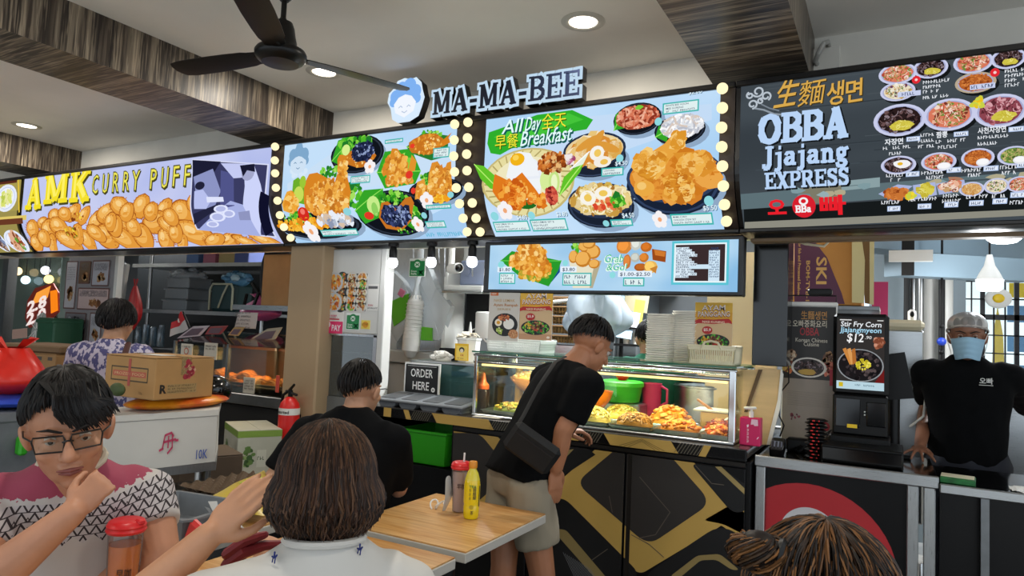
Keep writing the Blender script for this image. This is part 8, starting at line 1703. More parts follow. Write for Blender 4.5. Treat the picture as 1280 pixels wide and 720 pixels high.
def hand(g,W,y,z,right=True,curl=(.4,.45,.5,.55),spread=.0,thumb=.5,s=1.):
 W = Vector(W); y = Vector(y).normalized(); z = Vector(z); z = (z - y * z.dot(y)).normalized(); x = y.cross(z) * (-1 if right else 1)
 P = lambda a,b,d: W + (x * a + y * b + z * d) * s
 g.ell(P(0,.045,0),(.038 * s,.052 * s,.013 * s),Matrix((x,y,z)).transposed(),14,10)
 for k,(o,L) in enumerate(((.030,.072),(.010,.080),(-.010,.074),(-.029,.056))):
  g.tube([P(o * .5,.01,0),P(o,.086,.001)],[.010 * s,.0095 * s],8); q = Vector((o,.088)); pts = [P(o,.088,0)]; a = 0; b_,d_ = .088,0.; xx = o
  for seg in (.46,.3,.24):
   a += curl[k]; b_ += L * seg * math.cos(a); d_ -= L * seg * math.sin(a); xx += spread * o * seg; pts.append(P(xx,b_,d_))
  g.tube(pts,[.0088 * s,.0082 * s,.0076 * s,.0068 * s],8)
 g.tube([P(.018,.012,-.006),P(.040,.036,-.014),P(.046 + .012 * thumb,.064,-.018 - .012 * (1 - thumb)),P(.044 + .016 * thumb,.088,-.022 - .02 * (1 - thumb))],[.014 * s,.013 * s,.0105 * s,.0085 * s],8)
def rings(g,specs,n=22):
 """Elliptical torso: (centre, half width, half depth, facing)."""
 rs = []
 for ctr,rx,ry,f in specs:
  f = Vector((f[0],f[1],0)).normalized(); r = Vector((f.y,-f.x,0)); ctr = Vector(ctr)
  rs.append([ctr + r * (rx * abs(math.cos(a)) ** .85 * (1 if math.cos(a) > 0 else -1)) + f * (ry * math.sin(a)) for a in (2 * PI * k / n for k in range(n))])
 g.loft(rs)
def lerp(a,b,t): return Vector(a) * (1 - t) + Vector(b) * t
SK = {}
def skin(tone):
 if tone not in SK:
  m = M('skin',tone,.5,sub=.06,noise_=(18,.06),bump=(140,.03)); SK[tone] = m
 return SK[tone]
m_hair = [M('hair_black','#080707',.6,spec=.2),M('hair_strands',rough=.48,spec=.28)]; m_hair[1].link('Base Color',m_hair[1].attr())
def person(g,tone,label,vox=.0055,sm=2):
 o = mk('person',g,skin(tone)); tag(o,label,'person'); return remesh(o,vox,sm)
def cloth(name,g,m,par,vox=.011,sm=4,amp=.0035,sc=9,st=(1,1,.6),label=None):
 o = mk(name,g,m,par,label=label); remesh(o,vox,sm)
 if amp: wrinkle(o,amp,sc,st,len(bpy.data.meshes) % 17)
 return o
def hair(par,H,R,rad=(.087,.104,.098),lift=.006,ends=(38,5,-38),drop=0.,n=700,w=.0026,cols=('#0b0909','#1c1715','#121010'),seed=1,L=32,curve=.1,gap=55,crown=(0,-.02,.03),rim=True):
 """Cap plus combed strands. ends = hairline elevation (deg) at front, side and back; drop = hanging length below it."""
 rnd = random.Random(seed); H = Vector(H); cr = Vector(crown)
 def line(a):  # a: 0 = front, pi = back
  k = abs((a + PI) % (2 * PI) - PI) / PI
  return ends[0] + (ends[1] - ends[0]) * min(1,k / .45) if k < .45 else ends[1] + (ends[2] - ends[1]) * (k - .45) / .55
 def surf(a,e,k=1.):
  e = math.radians(e); return cr + Vector((rad[0] * k * math.cos(e) * math.sin(a),rad[1] * k * math.cos(e) * math.cos(a),rad[2] * k * math.sin(e)))
 def hang(a,t,k=1.):
  p = surf(a,line(a),k); fr = abs((a + PI) % (2 * PI) - PI)
  dr = drop * (1 if fr > math.radians(gap) else .12)
  return p + Vector((-p.x * curve * t * t,-(p.y - cr.y) * curve * t * t,-dr * t)) + (p - cr).normalized() * .018 * math.sin(t * PI) * (drop > 0)
 g = G(); nu,nv = 40,16
 g.sheet(lambda u,v: H + R @ (surf(u * 2 * PI,90 - (90 - line(u * 2 * PI)) * min(1,v * 1.5 if drop else v),.985) if (v <= .667 or not drop) else hang(u * 2 * PI,(v - .667) * 3,.975)),nu,nv)
 o = mk('hair',g,m_hair[0],par,80); g = G(); cl = [c(k) for k in cols]
 for i in range(n):
  a = rnd.uniform(0,2 * PI); lo = line(a); e0 = lo + (90 - lo) * (rnd.random() ** .8); pts = []; da = rnd.uniform(-.12,.12); k0 = 1 + lift * rnd.uniform(0,1) / .09
  N = 7
  if drop:
   e0 = max(e0,lo + 20)
   for t in range(4): pts.append(surf(a + da * t / 4,e0 + (lo - e0) * t / 4,k0 + .02 * t / 4))
   end = rnd.uniform(.75,1.04)
   for t in range(5): pts.append(hang(a + da,end * t / 4,k0 + .02) + Vector((rnd.uniform(-1,1),rnd.uniform(-1,1),0)) * .003 * t)
  else:
   e1 = max(e0 - L * rnd.uniform(.6,1.2),lo - 9)
   for t in range(5): pts.append(surf(a + da * t / 4,e0 + (e1 - e0) * t / 4,k0 + lift * 8 * math.sin(PI * t / 5) * .8))
  m_ = len(pts); g.tube([H + R @ p for p in pts],[w * .7] + [w] * (m_ - 3) + [w * .8,w * .25],4,round_=False,col=rnd.choice(cl))
 s_ = mk('hair_strands',g,m_hair[1],o,80); s_['kind'] = 'stuff'; return o
def loc(H,R,p): return Vector(H) + R @ Vector(p)
def sleeve(g,nb,Sh,E,t,r=.066): g.tube([lerp(nb,Sh,.35) + Vector((0,0,-.035)),lerp(nb,Sh,.78) + Vector((0,0,-.008)),lerp(Sh,E,.05),lerp(Sh,E,t * .5),lerp(Sh,E,t)],[.05,.066,r * 1.08,r * 1.03,r * .98],18,round_=False).ell(lerp(Sh,E,.02),r * 1.0,n=18,m=12)
def seat_legs(gb,gp,hip,f,knee=.42,zk=.47):
 hip = Vector(hip); f = Vector((f[0],f[1],0)).normalized(); r = Vector((f.y,-f.x,0))
 for s_ in (-1,1):
  a = hip + r * s_ * .09; b = hip + r * s_ * .13 + f * knee; b.z = zk + .03; d = b + f * .02; d.z = .09
  gb.tube([a,b,d],[.07,.05,.036],12); gb.tube([d + Vector((0,0,-.04)),d + f * .15 + Vector((0,0,-.05))],[.036,.03],10); gp.tube([a,lerp(a,b,.5),b],[.098,.085,.068],14); gp.tube([b,lerp(b,d,.75)],[.068,.055],14)
 gp.ell(hip,(.17,.13,.11),frame3(f),20,12)
m_jean = M('dark_trousers','#1c1f2a',.8)

# man with glasses at the lower left
H = Vector((-1.70,.933,1.224)); f = Vector((.87,-.46,-.16)); R = frame3(f,.13); S = 1.07; ff = (.88,-.47,0)
gb,gs,gp = G(),G(),G(); head(gb,H,R,S)
nb0 = loc(H,R,(0,-.06,-.118)); wst = Vector((-1.96,1.06,.52)); rr = Vector((-.47,-.88,0))  # his right = image left
rt = Vector((ff[1],-ff[0],0)).normalized()
tor = [(wst,.17,.12),(lerp(wst,nb0,.3),.18,.13),(lerp(wst,nb0,.62),.195,.13),(lerp(wst,nb0,.85),.19,.115),(lerp(wst,nb0,.97),.12,.085),(nb0 + Vector((0,0,.02)),.062,.062)]
rings(gs,[(p_,a_,b_,ff) for p_,a_,b_ in tor]); rings(gb,[(p_,a_ * .85,b_ * .82,ff) for p_,a_,b_ in tor])
SR,SL = lerp(wst,nb0,.86) + rt * .17,lerp(wst,nb0,.86) - rt * .175
ER,WR = Vector((-1.621,.747,.928)),Vector((-1.49,.842,1.082)); EL,WL = Vector((-1.596,1.129,.899)),Vector((-1.756,1.025,.802))
gb.tube([SR,ER],[.052,.042],14); gb.tube([ER,lerp(ER,WR,.35),WR],[.041,.043,.027],14); gb.tube([SL,lerp(SL,EL,.5),EL],[.056,.052,.042],14); gb.tube([EL,lerp(EL,WL,.3),WL],[.041,.042,.028],14)
hand(gb,WR,WR * 0 + Vector((-1.475,.903,1.152)) - WR,f + Vector((0,0,.5)),True,(1.1,1.15,1.2,1.2),0,.35,.82); hand(gb,WL,WL - EL,(0,0,1),False,(.3,.3,.35,.4))
sleeve(gs,nb0,SR,ER,.62); sleeve(gs,nb0,SL,EL,.56); seat_legs(gb,gp,wst,ff)
man = person(gb,'#b98263','seated man with black framed glasses resting a hand on his chin in a patterned shirt',.005)
ms_ = M('patterned_shirt','#ffffff',.85); x,y,z = ms_.xyz(); u = (x - (-1.78)) * rt.x + (y - .96) * rt.y; au = u.abs(); b = z + .035 - (au - .11).max(0) * .34
k = ((b * 44.).fract()); zg = (u * 40.).tri(.5) * 1.9; ink = (k - zg).abs().lt(.17).max(k.lt(.09)).max(((k + zg - .5).abs().lt(.08)) * ((b * 15.).fract().gt(.5)))
inb = b.gt(1.005 - .0) * b.lt(1.092); edge = (u * 24.).tri(.5) * .04; low = (b - 1.0 + edge).gt(0.); up = (b - 1.075 - ms_.noise(60) * .045).gt(0.)
base = ms_.mix(up,c('#c9c3c2'),c('#9c4157')); pat = ms_.mix(ink,c('#b9b3b4'),c('#2e2629')); col_ = ms_.mix(low * (b.lt(1.085)),c('#bfbab6'),pat); ms_.link('Base Color',ms_.mix(up,col_,c('#9c4157')))
shirt = cloth('t_shirt',gs,ms_,man); cloth('trousers',gp,m_jean,man,.014)
mk('collar',G().tube([loc(nb0 + Vector((0,0,.022)),R,(.068 * math.cos(t * PI / 8),.012 + .066 * math.sin(t * PI / 8),.0 - .012 * math.sin(t * PI / 8))) for t in range(16)],.009,8,close=True),M('cream_collar','#c8bda8',.8),man)
HS = lambda p: loc(H,R,Vector(p) * S)
hair(man,H,R,(.083,.104,.102),.010,(47,6,-34),n=1300,w=.003,L=44,seed=3)
g = G(); rnd = random.Random(5)
for i in range(170):
 x0 = rnd.uniform(-.034,.075); t = (x0 + .034) / .11; st = rnd.uniform(0,.02); z1 = .052 - .028 * math.sin(t * PI) + rnd.uniform(-.008,.012)
 g.tube([HS((.03 - t * .07 + rnd.uniform(-.02,.02),.03 + rnd.uniform(-.02,.02),.117)),HS((.02 - t * .085,.085 - .01 * t,.099 - .02 * t)),HS((-x0 - .012,.1 - t * .022,z1 + .02)),HS((-x0 - .018 - st * .4,.1 - t * .026,z1 - .002))],[.004,.0042,.0034,.0008],4,round_=False,col=c(rnd.choice(('#0b0909','#171312','#100d0d'))))
mk('fringe',g,m_hair[1],man,80)['kind'] = 'stuff'
m_brow,m_lip,m_eyew,m_iris,m_gl = M('eyebrow','#15100e',.8),M('lips','#84463e',.55),M('eye_white','#b8b0a8',.3),M('iris_dark','#0d0907',.2),M('glasses_frame','#14100f',.3)
def features(par,H_,iris=-.3,lip=True):
 for s_ in (-1,1):
  mk('eyebrow',G().tube([H_((s_ * .012,.091,.021)),H_((s_ * .034,.089,.029)),H_((s_ * .053,.077,.026))],[.0045,.0055,.002],6,flat=.6),m_brow,par)
  e = mk('eye',G().ell(H_((s_ * .031,.0755,.003)),.0125,n=14,m=10),m_eyew,par); mk('iris',G().ell(H_((s_ * .031,.0855,.001)),(.0055,.0055,.0055),n=10,m=8),m_iris,e)
  mk('eyelid',G().tube([H_((s_ * .018,.087,.002)),H_((s_ * .031,.0905,.0085)),H_((s_ * .045,.083,.003))],[.002,.0042,.002],6),par.data.materials[0],par)
 if lip: mk('lips',G().tube([H_((-.023,.09,-.062)),H_((0,.099,-.0615)),H_((.023,.09,-.063))],[.002,.0055,.002],8).tube([H_((-.02,.09,-.068)),H_((0,.098,-.069)),H_((.02,.09,-.069))],[.002,.006,.002],8),m_lip,par)
features(man,HS)
gm = G(); ln_ = []
for s_ in (-1,1):
 q = [HS((s_ * .034 + a_,.104 - abs(s_ * .034 + a_) * .22,.0 + b_)) for a_,b_ in ((-.026,.017),(.026,.017),(.029,.008),(.024,-.017),(-.024,-.017),(-.029,.008))]; gm.tube(q,.0022,6,close=True); ln_.append(q); gm.tube([HS((s_ * .063,.09,.01)),HS((s_ * .078,.06,.012)),HS((s_ * .082,-.0,.008))],.002,6)
gm.tube([HS((-.009,.104,.004)),HS((0,.108,.007)),HS((.009,.104,.004))],.0022,6); gf = mk('glasses',gm,m_gl,man,label='black rectangular glasses')
for q in ln_: mk('lens',G().add(q,[(0,1,2,3,4,5)]),m_clear,gf,0)

# bob haired woman, back to the camera
H = Vector((-.975,1.035,1.19)); f = Vector((-.72,.68,-.12)); R = frame3(f); rt = Vector((f.y,-f.x,0)).normalized()
gb,gs,gp = G(),G(),G(); head(gb,H,R,.98); nb0 = loc(H,R,(0,-.05,-.125)); wst = nb0 + Vector((.05,-.02,-.48))
tor = [(wst,.16,.115),(lerp(wst,nb0,.5),.165,.11),(lerp(wst,nb0,.8),.18,.10),(lerp(wst,nb0,.95),.13,.08),(nb0 + Vector((0,0,.03)),.06,.06)]
rings(gs,[(p_,a_,b_,f) for p_,a_,b_ in tor]); rings(gb,[(p_,a_ * .85,b_ * .82,f) for p_,a_,b_ in tor])
SL,SR = lerp(wst,nb0,.84) - rt * .155,lerp(wst,nb0,.84) + rt * .155; EL,WL = Vector((-1.295,.837,.911)),Vector((-1.161,.922,1.077)); HT = Vector((-1.075,.984,1.193))
gb.tube([SL,EL],[.045,.040],14); gb.tube([EL,lerp(EL,WL,.35),WL],[.040,.043,.027],14); hand(gb,WL,HT - WL,(.45,-.5,.6),False,(.12,.14,.16,.2),0,.25,.95)
ER,WR = SR + f * .2 + Vector((0,0,-.2)),Vector((-1.163,1.11,.998)); gb.tube([SR,ER],[.045,.038],14); gb.tube([ER,WR],[.036,.026],12); hand(gb,WR,(-.5,-.2,.1),(0,-.3,1),True,(.7,.8,.8,.8),0,.4,.9)
sleeve(gs,nb0,SL,EL,.4,.06); sleeve(gs,nb0,SR,ER,.6,.06); seat_legs(gb,gp,wst,f)
wom = person(gb,'#c58f6c','woman with a brown bob seen from behind, hand at her face, in white polo',.005)
m_polo = M('white_polo','#c9c6c0',.85,noise_=(6,.03)); cloth('polo_shirt',gs,m_polo,wom,amp=.003); cloth('trousers',gp,m_jean,wom,.014)
mk('polo_collar',G().tube([loc(nb0 + Vector((0,0,.035)),R,(.068 * math.cos(t * PI / 8),.068 * math.sin(t * PI / 8),-.012)) for t in range(16)],.011,8,close=True,flat=.7),m_polo,wom)
for q in ((-.955,.895,1.077),(-.845,.994,1.087)):
 q = Vector(q); mk('embroidered_motif',G().tube([q + Vector((-.008,0,.006)) * .6,q + Vector((.004,.0,.004)) * .6,q + Vector((.008,.002,.012)) * .6],.0017,6).tube([q + Vector((-.004,0,.004)) * .6,q + Vector((-.007,0,-.01)) * .6],.0012,5).tube([q + Vector((.005,0,.004)) * .6,q + Vector((.003,0,-.011)) * .6],.0012,5).tube([q + Vector((0,0,.004)) * .6,q + Vector((.001,0,.02)) * .6],.0017,5),M('navy_thread','#1c2a6c',.7),wom)
hair(wom,H,R,(.091,.108,.103),.004,(30,0,-8),.10,1800,.002,('#20150f','#33221a','#472f21','#2a1c14','#5a3f2c'),4,curve=.18,gap=48,crown=(0,-.015,.012))
g = G(); rd = [Vector(k) for k in ((-1.201,.998,.99),(-1.169,1.013,1.018),(-1.149,1.047,1.027),(-1.132,1.079,1.025))]; g.tube(rd,[.012,.013,.011,.008],8); g.tube([k + Vector((0,0,.022)) for k in rd[:3]],[.012,.012,.008],8)
one('red_pouch',g,M('dark_red_leather','#7c1c26',.5),'dark red pouch straps held by the bob haired woman','pouch')

# man in black T-shirt, back to the camera
H = Vector((-2.025,2.335,1.215)); f = Vector((-.15,.98,-.1)); R = frame3(f); rt = Vector((f.y,-f.x,0)).normalized(); m_blk = M('black_cotton','#07080a',.95,spec=.15,noise_=(20,.15))
gb,gs,gp = G(),G(),G(); head(gb,H,R,1.02); nb0 = loc(H,R,(0,-.05,-.105)); wst = nb0 + Vector((0,-.03,-.56))
tor = [(wst,.19,.14),(lerp(wst,nb0,.5),.215,.14),(lerp(wst,nb0,.78),.258,.13),(lerp(wst,nb0,.92),.19,.10),(nb0 + Vector((0,0,.03)),.066,.064)]
rings(gs,[(p_,a_,b_,f) for p_,a_,b_ in tor]); rings(gb,[(p_,a_ * .85,b_ * .8,f) for p_,a_,b_ in tor])
for s_,E_,W_ in ((-1,(-2.284,2.105,.826),(-2.266,2.241,.667)),(1,(-1.868,2.429,.797),(-2.13,2.595,.774))):
 Sh = lerp(wst,nb0,.84) + rt * s_ * .21; E_,W_ = Vector(E_),Vector(W_); gb.tube([Sh,E_],[.05,.042],14); gb.tube([E_,W_],[.04,.028],12); hand(gb,W_,W_ - E_,(0,0,1),s_ > 0); sleeve(gs,nb0,Sh,E_,.86,.07)
seat_legs(gb,gp,wst,f); m2 = person(gb,'#b98a6c','seated man in a black T-shirt seen from behind leaning on the far table'); cloth('t_shirt',gs,m_blk,m2); cloth('trousers',gp,m_jean,m2,.014); hair(m2,H,R,(.083,.104,.099),.004,(38,6,-30),n=700,seed=8)
mk('glasses_arm',G().tube([loc(H,R,(.084,-.005,.006)),loc(H,R,(.083,.06,.012)),loc(H,R,(.075,.09,.01))],.0025,6),m_gl,m2)

# leaning customer in black T-shirt and khaki shorts
f = Vector((.52,.8,-.5)); H = Vector((-1.199,2.936,1.45)); R = frame3(f); rt = Vector((f.y,-f.x,0)).normalized(); fh = Vector((f.x,f.y,0)).normalized(); m_kh = M('khaki_cotton','#8d8370',.85,noise_=(7,.05))
gb,gs,gp = G(),G(),G(); head(gb,H,R,1.02); nb0 = Vector((-1.256,2.865,1.36)); hip = Vector((-1.459,2.761,.934)); hip.z = .86
gb.tube([loc(H,R,(0,-.02,-.06)),nb0],[.052,.056],16)
ax = (nb0 - hip).normalized()
def tring(ctr,rx,ry): fy = rt.cross(ax) * -1; return [Vector(ctr) + rt * (rx * math.cos(a)) + fy * (ry * math.sin(a)) for a in (2 * PI * k / 22 for k in range(22))]
T = [(-.04,.178,.142),(.12,.176,.137),(.4,.178,.125),(.66,.20,.12),(.86,.20,.10),(.96,.12,.08),(1.02,.065,.062)]
gs.loft([tring(lerp(hip,nb0,t),a_,b_) for t,a_,b_ in T][::-1]); gb.loft([tring(lerp(hip,nb0,t),a_ * .85,b_ * .82) for t,a_,b_ in T][::-1])
SR,SL = lerp(hip,nb0,.86) + rt * .185,lerp(hip,nb0,.86) - rt * .185; ER,WR = Vector((-1.221,2.71,1.086)),Vector((-1.255,2.726,.917)); EL,WL = SL + fh * .12 + Vector((.0,0,-.27)),Vector((-1.341,2.978,1.045))
gb.tube([SR,ER],[.05,.043],14); gb.tube([ER,lerp(ER,WR,.4),WR],[.042,.042,.03],14); hand(gb,WR,(-.02,.05,-1),rt,True,(.2,.2,.2,.2)); gb.tube([SL,EL],[.048,.042],14); gb.tube([EL,WL],[.04,.028],12); hand(gb,WL,fh + rt * .5,(0,0,1),False,(.5,.6,.7,.8))
sleeve(gs,nb0,SR,ER,.74,.07); sleeve(gs,nb0,SL,EL,.7,.07)
KN = []
for s_,kx,fx_ in ((-1,(-1.492,2.73,.624),(-1.511,2.739,.356)),(1,(-1.311,2.747,.669),(-1.278,2.785,.392))):
 a = hip + rt * s_ * .09 + Vector((0,0,-.02)); kn = Vector(kx); kn.z = .46; an = Vector(fx_); an = Vector((an.x,an.y,.1)); KN.append(kn)
 gb.tube([a,kn,lerp(kn,an,.35),an],[.085,.058,.06,.04],14); gp.tube([a + Vector((0,0,.02)),lerp(a,kn,.35),lerp(a,kn,.68)],[.098,.104,.1],18,round_=False); gb.tube([an + Vector((0,0,-.04)),an + fh * .15 + Vector((0,0,-.065))],[.04,.032],10)
gp.loft([tring(hip + Vector((0,0,z)),a_,b_) for z,a_,b_ in ((-.11,.155,.118),(-.05,.16,.122),(-.005,.15,.112))][::-1]); cus = person(gb,'#a8704f','standing man in black T-shirt and khaki shorts leaning toward the food display case')
cloth('t_shirt',gs,m_blk,cus,amp=.004); cloth('shorts',gp,m_kh,cus,amp=.007,sc=8); hair(cus,H,R,(.085,.104,.1),.006,(34,10,-22),n=700,seed=12); features(cus,lambda p: loc(H,R,Vector(p) * 1.02))
for o_,kn in zip((0,1),KN):
 a = Vector((kn.x,kn.y,0)) + fh * .03 + (rt * (.02 if o_ else -.02)); mk('shoe',G().loft([[a + fh * (y_ * .13 + .03) + rt * (x_ * .045 * k) + Vector((0,0,z)) for x_,y_ in ((-.8,-1),(.8,-1),(1,-.3),(1,.6),(.5,1),(-.5,1),(-1,.6),(-1,-.3))] for k,z in ((1,.0),(1.05,.02),(1,.05),(.7,.085))]),m_black,cus)
g = G(); kn = KN[1]
for i in range(7): t = i * .5; g.tube([kn + Vector((.03 * math.cos(t + q) - .0,-.058 + .02 * abs(math.cos(t + q)),-.10 - .016 * i + .014 * math.sin(q * 2))) for q in (0,.6,1.2,1.8,2.6)],.0035,5)
mk('tattoo',g,M('tattoo_ink','#3c2c28',.6),cus)
pch = [Vector(k) for k in ((-1.355,2.553,1.107),(-1.223,2.61,1.017),(-1.223,2.615,.957),(-1.388,2.563,1.036))]; n3 = (pch[1] - pch[0]).cross(pch[3] - pch[0]).normalized()
if n3.y > 0: n3 = -n3
bgp = thing('pouch_bag','black crossbody pouch worn on the back of the leaning man','bag',pch[0]); g = G(); c0 = sum(pch,Vector()) / 4
ex1 = (pch[1] - pch[0]).normalized(); ez1 = n3.cross(ex1); mk('pouch',G().box(c0 + n3 * .03,(.225,.045,.14),Matrix((ex1,n3,ez1)).transposed(),bev=.02),M('black_nylon','#050506',.7,noise_=(30,.2)),bgp); mk('flap_seam',G().box(c0 + n3 * .053 + ez1 * .03,(.18,.004,.006),Matrix((ex1,n3,ez1)).transposed()),M('seam_grey','#141417',.6),bgp)
mk('strap',G().tube([c0 + ex1 * -.1 + n3 * .02,*[Vector(k) for k in ((-1.357,2.596,1.143),(-1.312,2.646,1.273),(-1.283,2.735,1.375),(-1.267,2.799,1.396))]],.011,6,flat=.35),M('strap_grey','#0b0b0d',.7),bgp)

# server with hairnet and mask
H = Vector((.352,4.25,1.575)); f = Vector((-.06,-1,-.03)); R = frame3(f); rt = Vector((f.y,-f.x,0)).normalized()
gb,gs,gp = G(),G(),G(); head(gb,H,R,1.0); nb0 = loc(H,R,(0,-.04,-.125)); hip = Vector((.36,4.36,.92))
T = [(hip,.175,.125),(lerp(hip,nb0,.4),.18,.125),(lerp(hip,nb0,.72),.205,.12),(lerp(hip,nb0,.88),.20,.10),(lerp(hip,nb0,.97),.12,.08),(nb0 + Vector((0,0,.03)),.066,.062)]
rings(gs,[(p_,a_,b_,f) for p_,a_,b_ in T]); rings(gb,[(p_,a_ * .85,b_ * .82,f) for p_,a_,b_ in T])
for s_,E_,W_,hd_ in ((1,(.198,4.691,1.194),(.142,4.164,1),(-.12,-1,-.12)),(-1,(.715,4.944,1.181),(.66,3.98,.96),(.2,-1,-.05))):
 Sh = lerp(hip,nb0,.87) + rt * s_ * .185; E_,W_ = Vector(E_),Vector(W_); gb.tube([Sh,E_],[.048,.042],14); gb.tube([E_,lerp(E_,W_,.35),W_],[.042,.041,.028],14); hand(gb,W_,hd_,(0,0,1),s_ > 0,(.25,.25,.25,.3),1.6,.8); sleeve(gs,nb0,Sh,E_,.85,.068)
for s_ in (-1,1):
 a = hip + rt * s_ * .09; gb.tube([a,a + Vector((0,0,-.42)),a + Vector((0,0,-.83))],[.08,.055,.04],12); gp.tube([a,a + Vector((0,0,-.42)),a + Vector((0,0,-.84))],[.11,.085,.07],14); gb.tube([a + Vector((0,0,-.87)),a + f * .15 + Vector((0,0,-.88))],[.038,.03],10)
gp.ell(hip,(.18,.13,.12),n=20,m=12); srv = person(gb,'#8a5c44','server in black T-shirt with hairnet and blue face mask behind the counter'); cloth('t_shirt',gs,m_blk,srv); cloth('trousers',gp,m_jean,srv,.014)
hair(srv,H,R,(.083,.1,.094),.004,(36,10,-34),n=400,seed=21); features(srv,lambda p: loc(H,R,Vector(p)),lip=False)
mk('hair_net',G().sheet(lambda u,v: H + R @ (Vector((0,-.018,.03)) + Vector(((.088 + .002 * math.sin(u * 60)) * math.cos(-.35 + v * 1.9) * math.sin(u * 2 * PI),(.108 + .004 * math.sin(u * 60)) * math.cos(-.35 + v * 1.9) * math.cos(u * 2 * PI),.1 * math.sin(v * 1.57) + .02 * math.cos(u * 2 * PI) * (1 - v)))),64,14),clear_pane('hair_net','#ffffff',.05,.38,'#c4c0bc',.3),srv,80)
mk('net_band',G().tube([H + R @ Vector((.091 * math.sin(t * PI / 16),-.018 + .105 * math.cos(t * PI / 16),.03 + .03 * math.cos(t * PI / 16))) for t in range(32)],.0045,6,close=True),M('net_band','#b8b2ac',.8),srv)
mk('face_mask',G().sheet(lambda u,v: H + R @ Vector(((-.074 + .148 * u) * (.72 + .3 * v),.048 + .086 * math.sin(u * PI) ** .75 - .012 * (v - .5) ** 2 - .02 * (1 - v) * math.sin(u * PI) + .0016 * math.sin(v * 26),-.112 + .108 * v - .006 * math.cos(u * 2 * PI))),20,16),M('mask_blue','#9cc4dc',.8),srv,80)
for s_ in (-1,1): mk('ear_loop',G().tube([H + R @ Vector((s_ * .072,.058,-.02)),H + R @ Vector((s_ * .086,.0,.012)),H + R @ Vector((s_ * .088,-.02,-.02)),H + R @ Vector((s_ * .07,.056,-.09))],.002,5),m_white,srv)
ch = lerp(hip,nb0,.72); p = Pr(lambda x,z,h: (x,4.135 + (x - .36) * .06 - abs(x - .36) * -.12 - h,z)); q = (.393,1.333); p.text('오빠',q[0],q[1] + .012,.024,'#c8c8c4',1,.02,w=.058); p.line([(q[0],q[1] + .003),(q[0] + .058,q[1] + .003)],.003,'#c8c8c4',1); p.mk('shirt_print',m_print,srv)

# simpler figures further back
def backfig(label,H,f,tone,shirt,sw,hipz,cols,capr,drop=0.,n=600,w=.0026,arm=.28,lean=.0,seed=30,ends=(36,5,-36)):
 H = Vector(H); R = frame3(f); f = Vector(f); fh = Vector((f.x,f.y,0)).normalized(); rt = Vector((fh.y,-fh.x,0)); gb,gs,gp = G(),G(),G(); head(gb,H,R); nb0 = loc(H,R,(0,-.045,-.125)); hip = Vector((H.x,H.y,hipz)) - fh * lean
 T = [(hip,.165,.12),(lerp(hip,nb0,.45),.17,.12),(lerp(hip,nb0,.76),sw,.11),(lerp(hip,nb0,.9),sw * .9,.09),(lerp(hip,nb0,.98),sw * .5,.07),(nb0 + Vector((0,0,.03)),.06,.06)]
 rings(gs,[(p_,a_,b_,fh) for p_,a_,b_ in T]); rings(gb,[(p_,a_ * .85,b_ * .8,fh) for p_,a_,b_ in T])
 for s_ in (-1,1):
  Sh = lerp(hip,nb0,.87) + rt * s_ * (sw - .03); E = Sh + rt * s_ * .06 + fh * .06 + Vector((0,0,-arm)); W = E + fh * .2 + Vector((0,0,.03)); gb.tube([Sh,E,W],[.045,.038,.026],12); hand(gb,W,fh,(0,0,1),s_ > 0); sleeve(gs,nb0,Sh,E,.75,.062)
  a = hip + rt * s_ * .09; d = Vector((a.x + fh.x * lean * .4,a.y + fh.y * lean * .4,.08)); gb.tube([a,d],[.075,.04],12); gb.tube([d + Vector((0,0,-.03)),d + fh * .14 + Vector((0,0,-.04))],[.036,.03],10); gp.tube([a,lerp(a,d,.5),d],[.105,.085,.065],14)
 gp.ell(hip,(.17,.13,.11),n=18,m=12); o = person(gb,tone,label,.008); cloth('shirt',gs,shirt,o,.013); cloth('trousers',gp,m_jean,o,.016); hair(o,H,R,capr,.006,ends,drop,n,w,cols,seed,gap=60); return o
m_lil = M('lilac_floral','#9a94b8',.85); k = m_lil.noise(45,(1,1,.55),2); m_lil.link('Base Color',m_lil.mix(k.smooth(.47,.53),c('#51507c'),c('#c0b8c8')))
lad = backfig('woman in a lilac floral blouse seen from behind at the curry puff stall',(-3.952,2.396,1.444),(-.55,.85,-.12),'#b98a6a',m_lil,.205,.92,('#0a0909','#151212','#1c1818'),(.094,.108,.104),0.,1800,.003,seed=31,ends=(30,-10,-40))
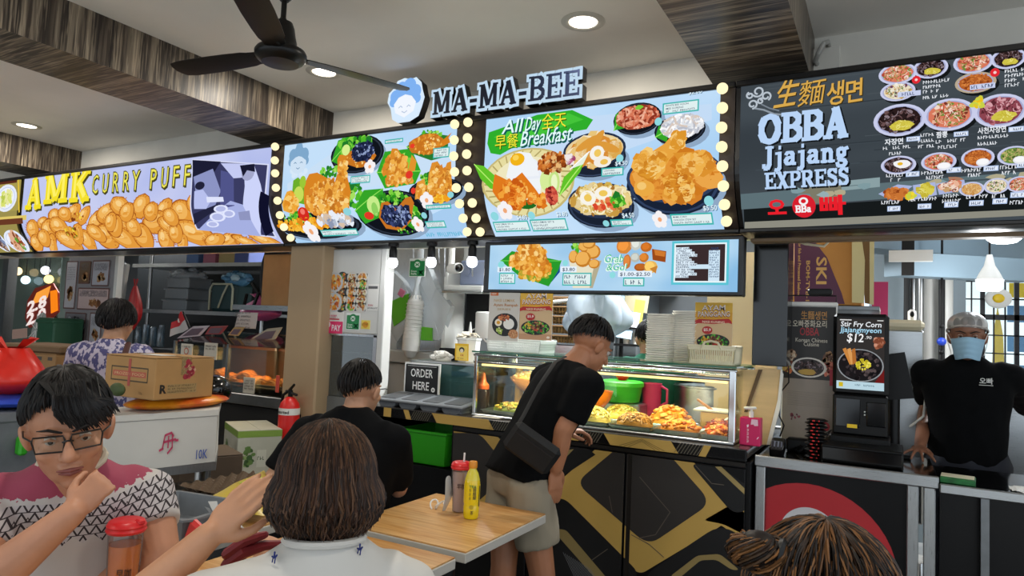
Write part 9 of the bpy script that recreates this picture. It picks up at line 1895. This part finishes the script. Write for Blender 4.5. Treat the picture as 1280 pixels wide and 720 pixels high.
q = [Vector(k) for k in ((-3.8,2.374,1.33),(-3.773,2.346,1.286),(-3.768,2.331,1.214),(-3.789,2.337,1.123))]; mk('shoulder_strap',G().tube(q,.016,6,flat=.3),M('brown_strap','#4a2620',.6),lad,label='brown shoulder strap')
backfig('kitchen worker with black hair in a green shirt behind the takeaway boxes',(-1.433,4.534,1.481),(-.3,.95,-.1),'#a87c60',m_shirtg,.2,.85,('#0a0909','#151212'),(.086,.104,.1),seed=33)
backfig('kitchen worker in a green shirt bending down behind the leaning man',(-1.994,4.644,1.206),(.35,.8,-.75),'#a87c60',m_shirtg,.2,.88,('#0a0909','#151212'),(.086,.104,.1),arm=.25,lean=.2,seed=34)
H = Vector((-.074,1.133,1.103)); o = backfig('woman at the lower right corner with brown streaked hair tied in a bun',H,(.45,.85,-.05),'#b98a6a',M('dark_blouse','#17161a',.8),.19,H.z - .62,('#1a120e','#2c1d14','#5c3c20','#3a2618','#7c5430','#120d0b'),(.096,.114,.106),0.,2600,.0015,seed=35,ends=(28,-12,-42))
R = frame3((.45,.85,-.05)); bq = Vector((-.16,1.044,1.203)); g = G(); rnd = random.Random(9)
for i in range(320):
 a = rnd.uniform(0,6.28); t_ = rnd.uniform(0,6.28); r0,r1 = .024,.02 * rnd.uniform(.6,1.1)
 g.tube([bq + Vector(((r0 + r1 * math.cos(t_ + k * .5)) * math.cos(a + k * .35),(r0 + r1 * math.cos(t_ + k * .5)) * math.sin(a + k * .35) * .8,r1 * 1.1 * math.sin(t_ + k * .5))) for k in range(5)],[.001,.0019,.0019,.0019,.0006],4,round_=False,col=c(rnd.choice(('#2c1d14','#5c3c20','#1a120e','#7c5430','#45301d'))))
b_ = mk('hair_bun',g.ell(bq,(.034,.03,.03),n=14,m=10,col=c('#1a120e')),m_hair[1],o,80); b_['kind'] = 'stuff'; mk('hair_tie',G().tube([bq + Vector((.028 + .004 * math.sin(t),.020 * math.cos(t),.020 * math.sin(t))) for t in [k * .5236 for k in range(12)]],.006,6,close=True),m_black,o)
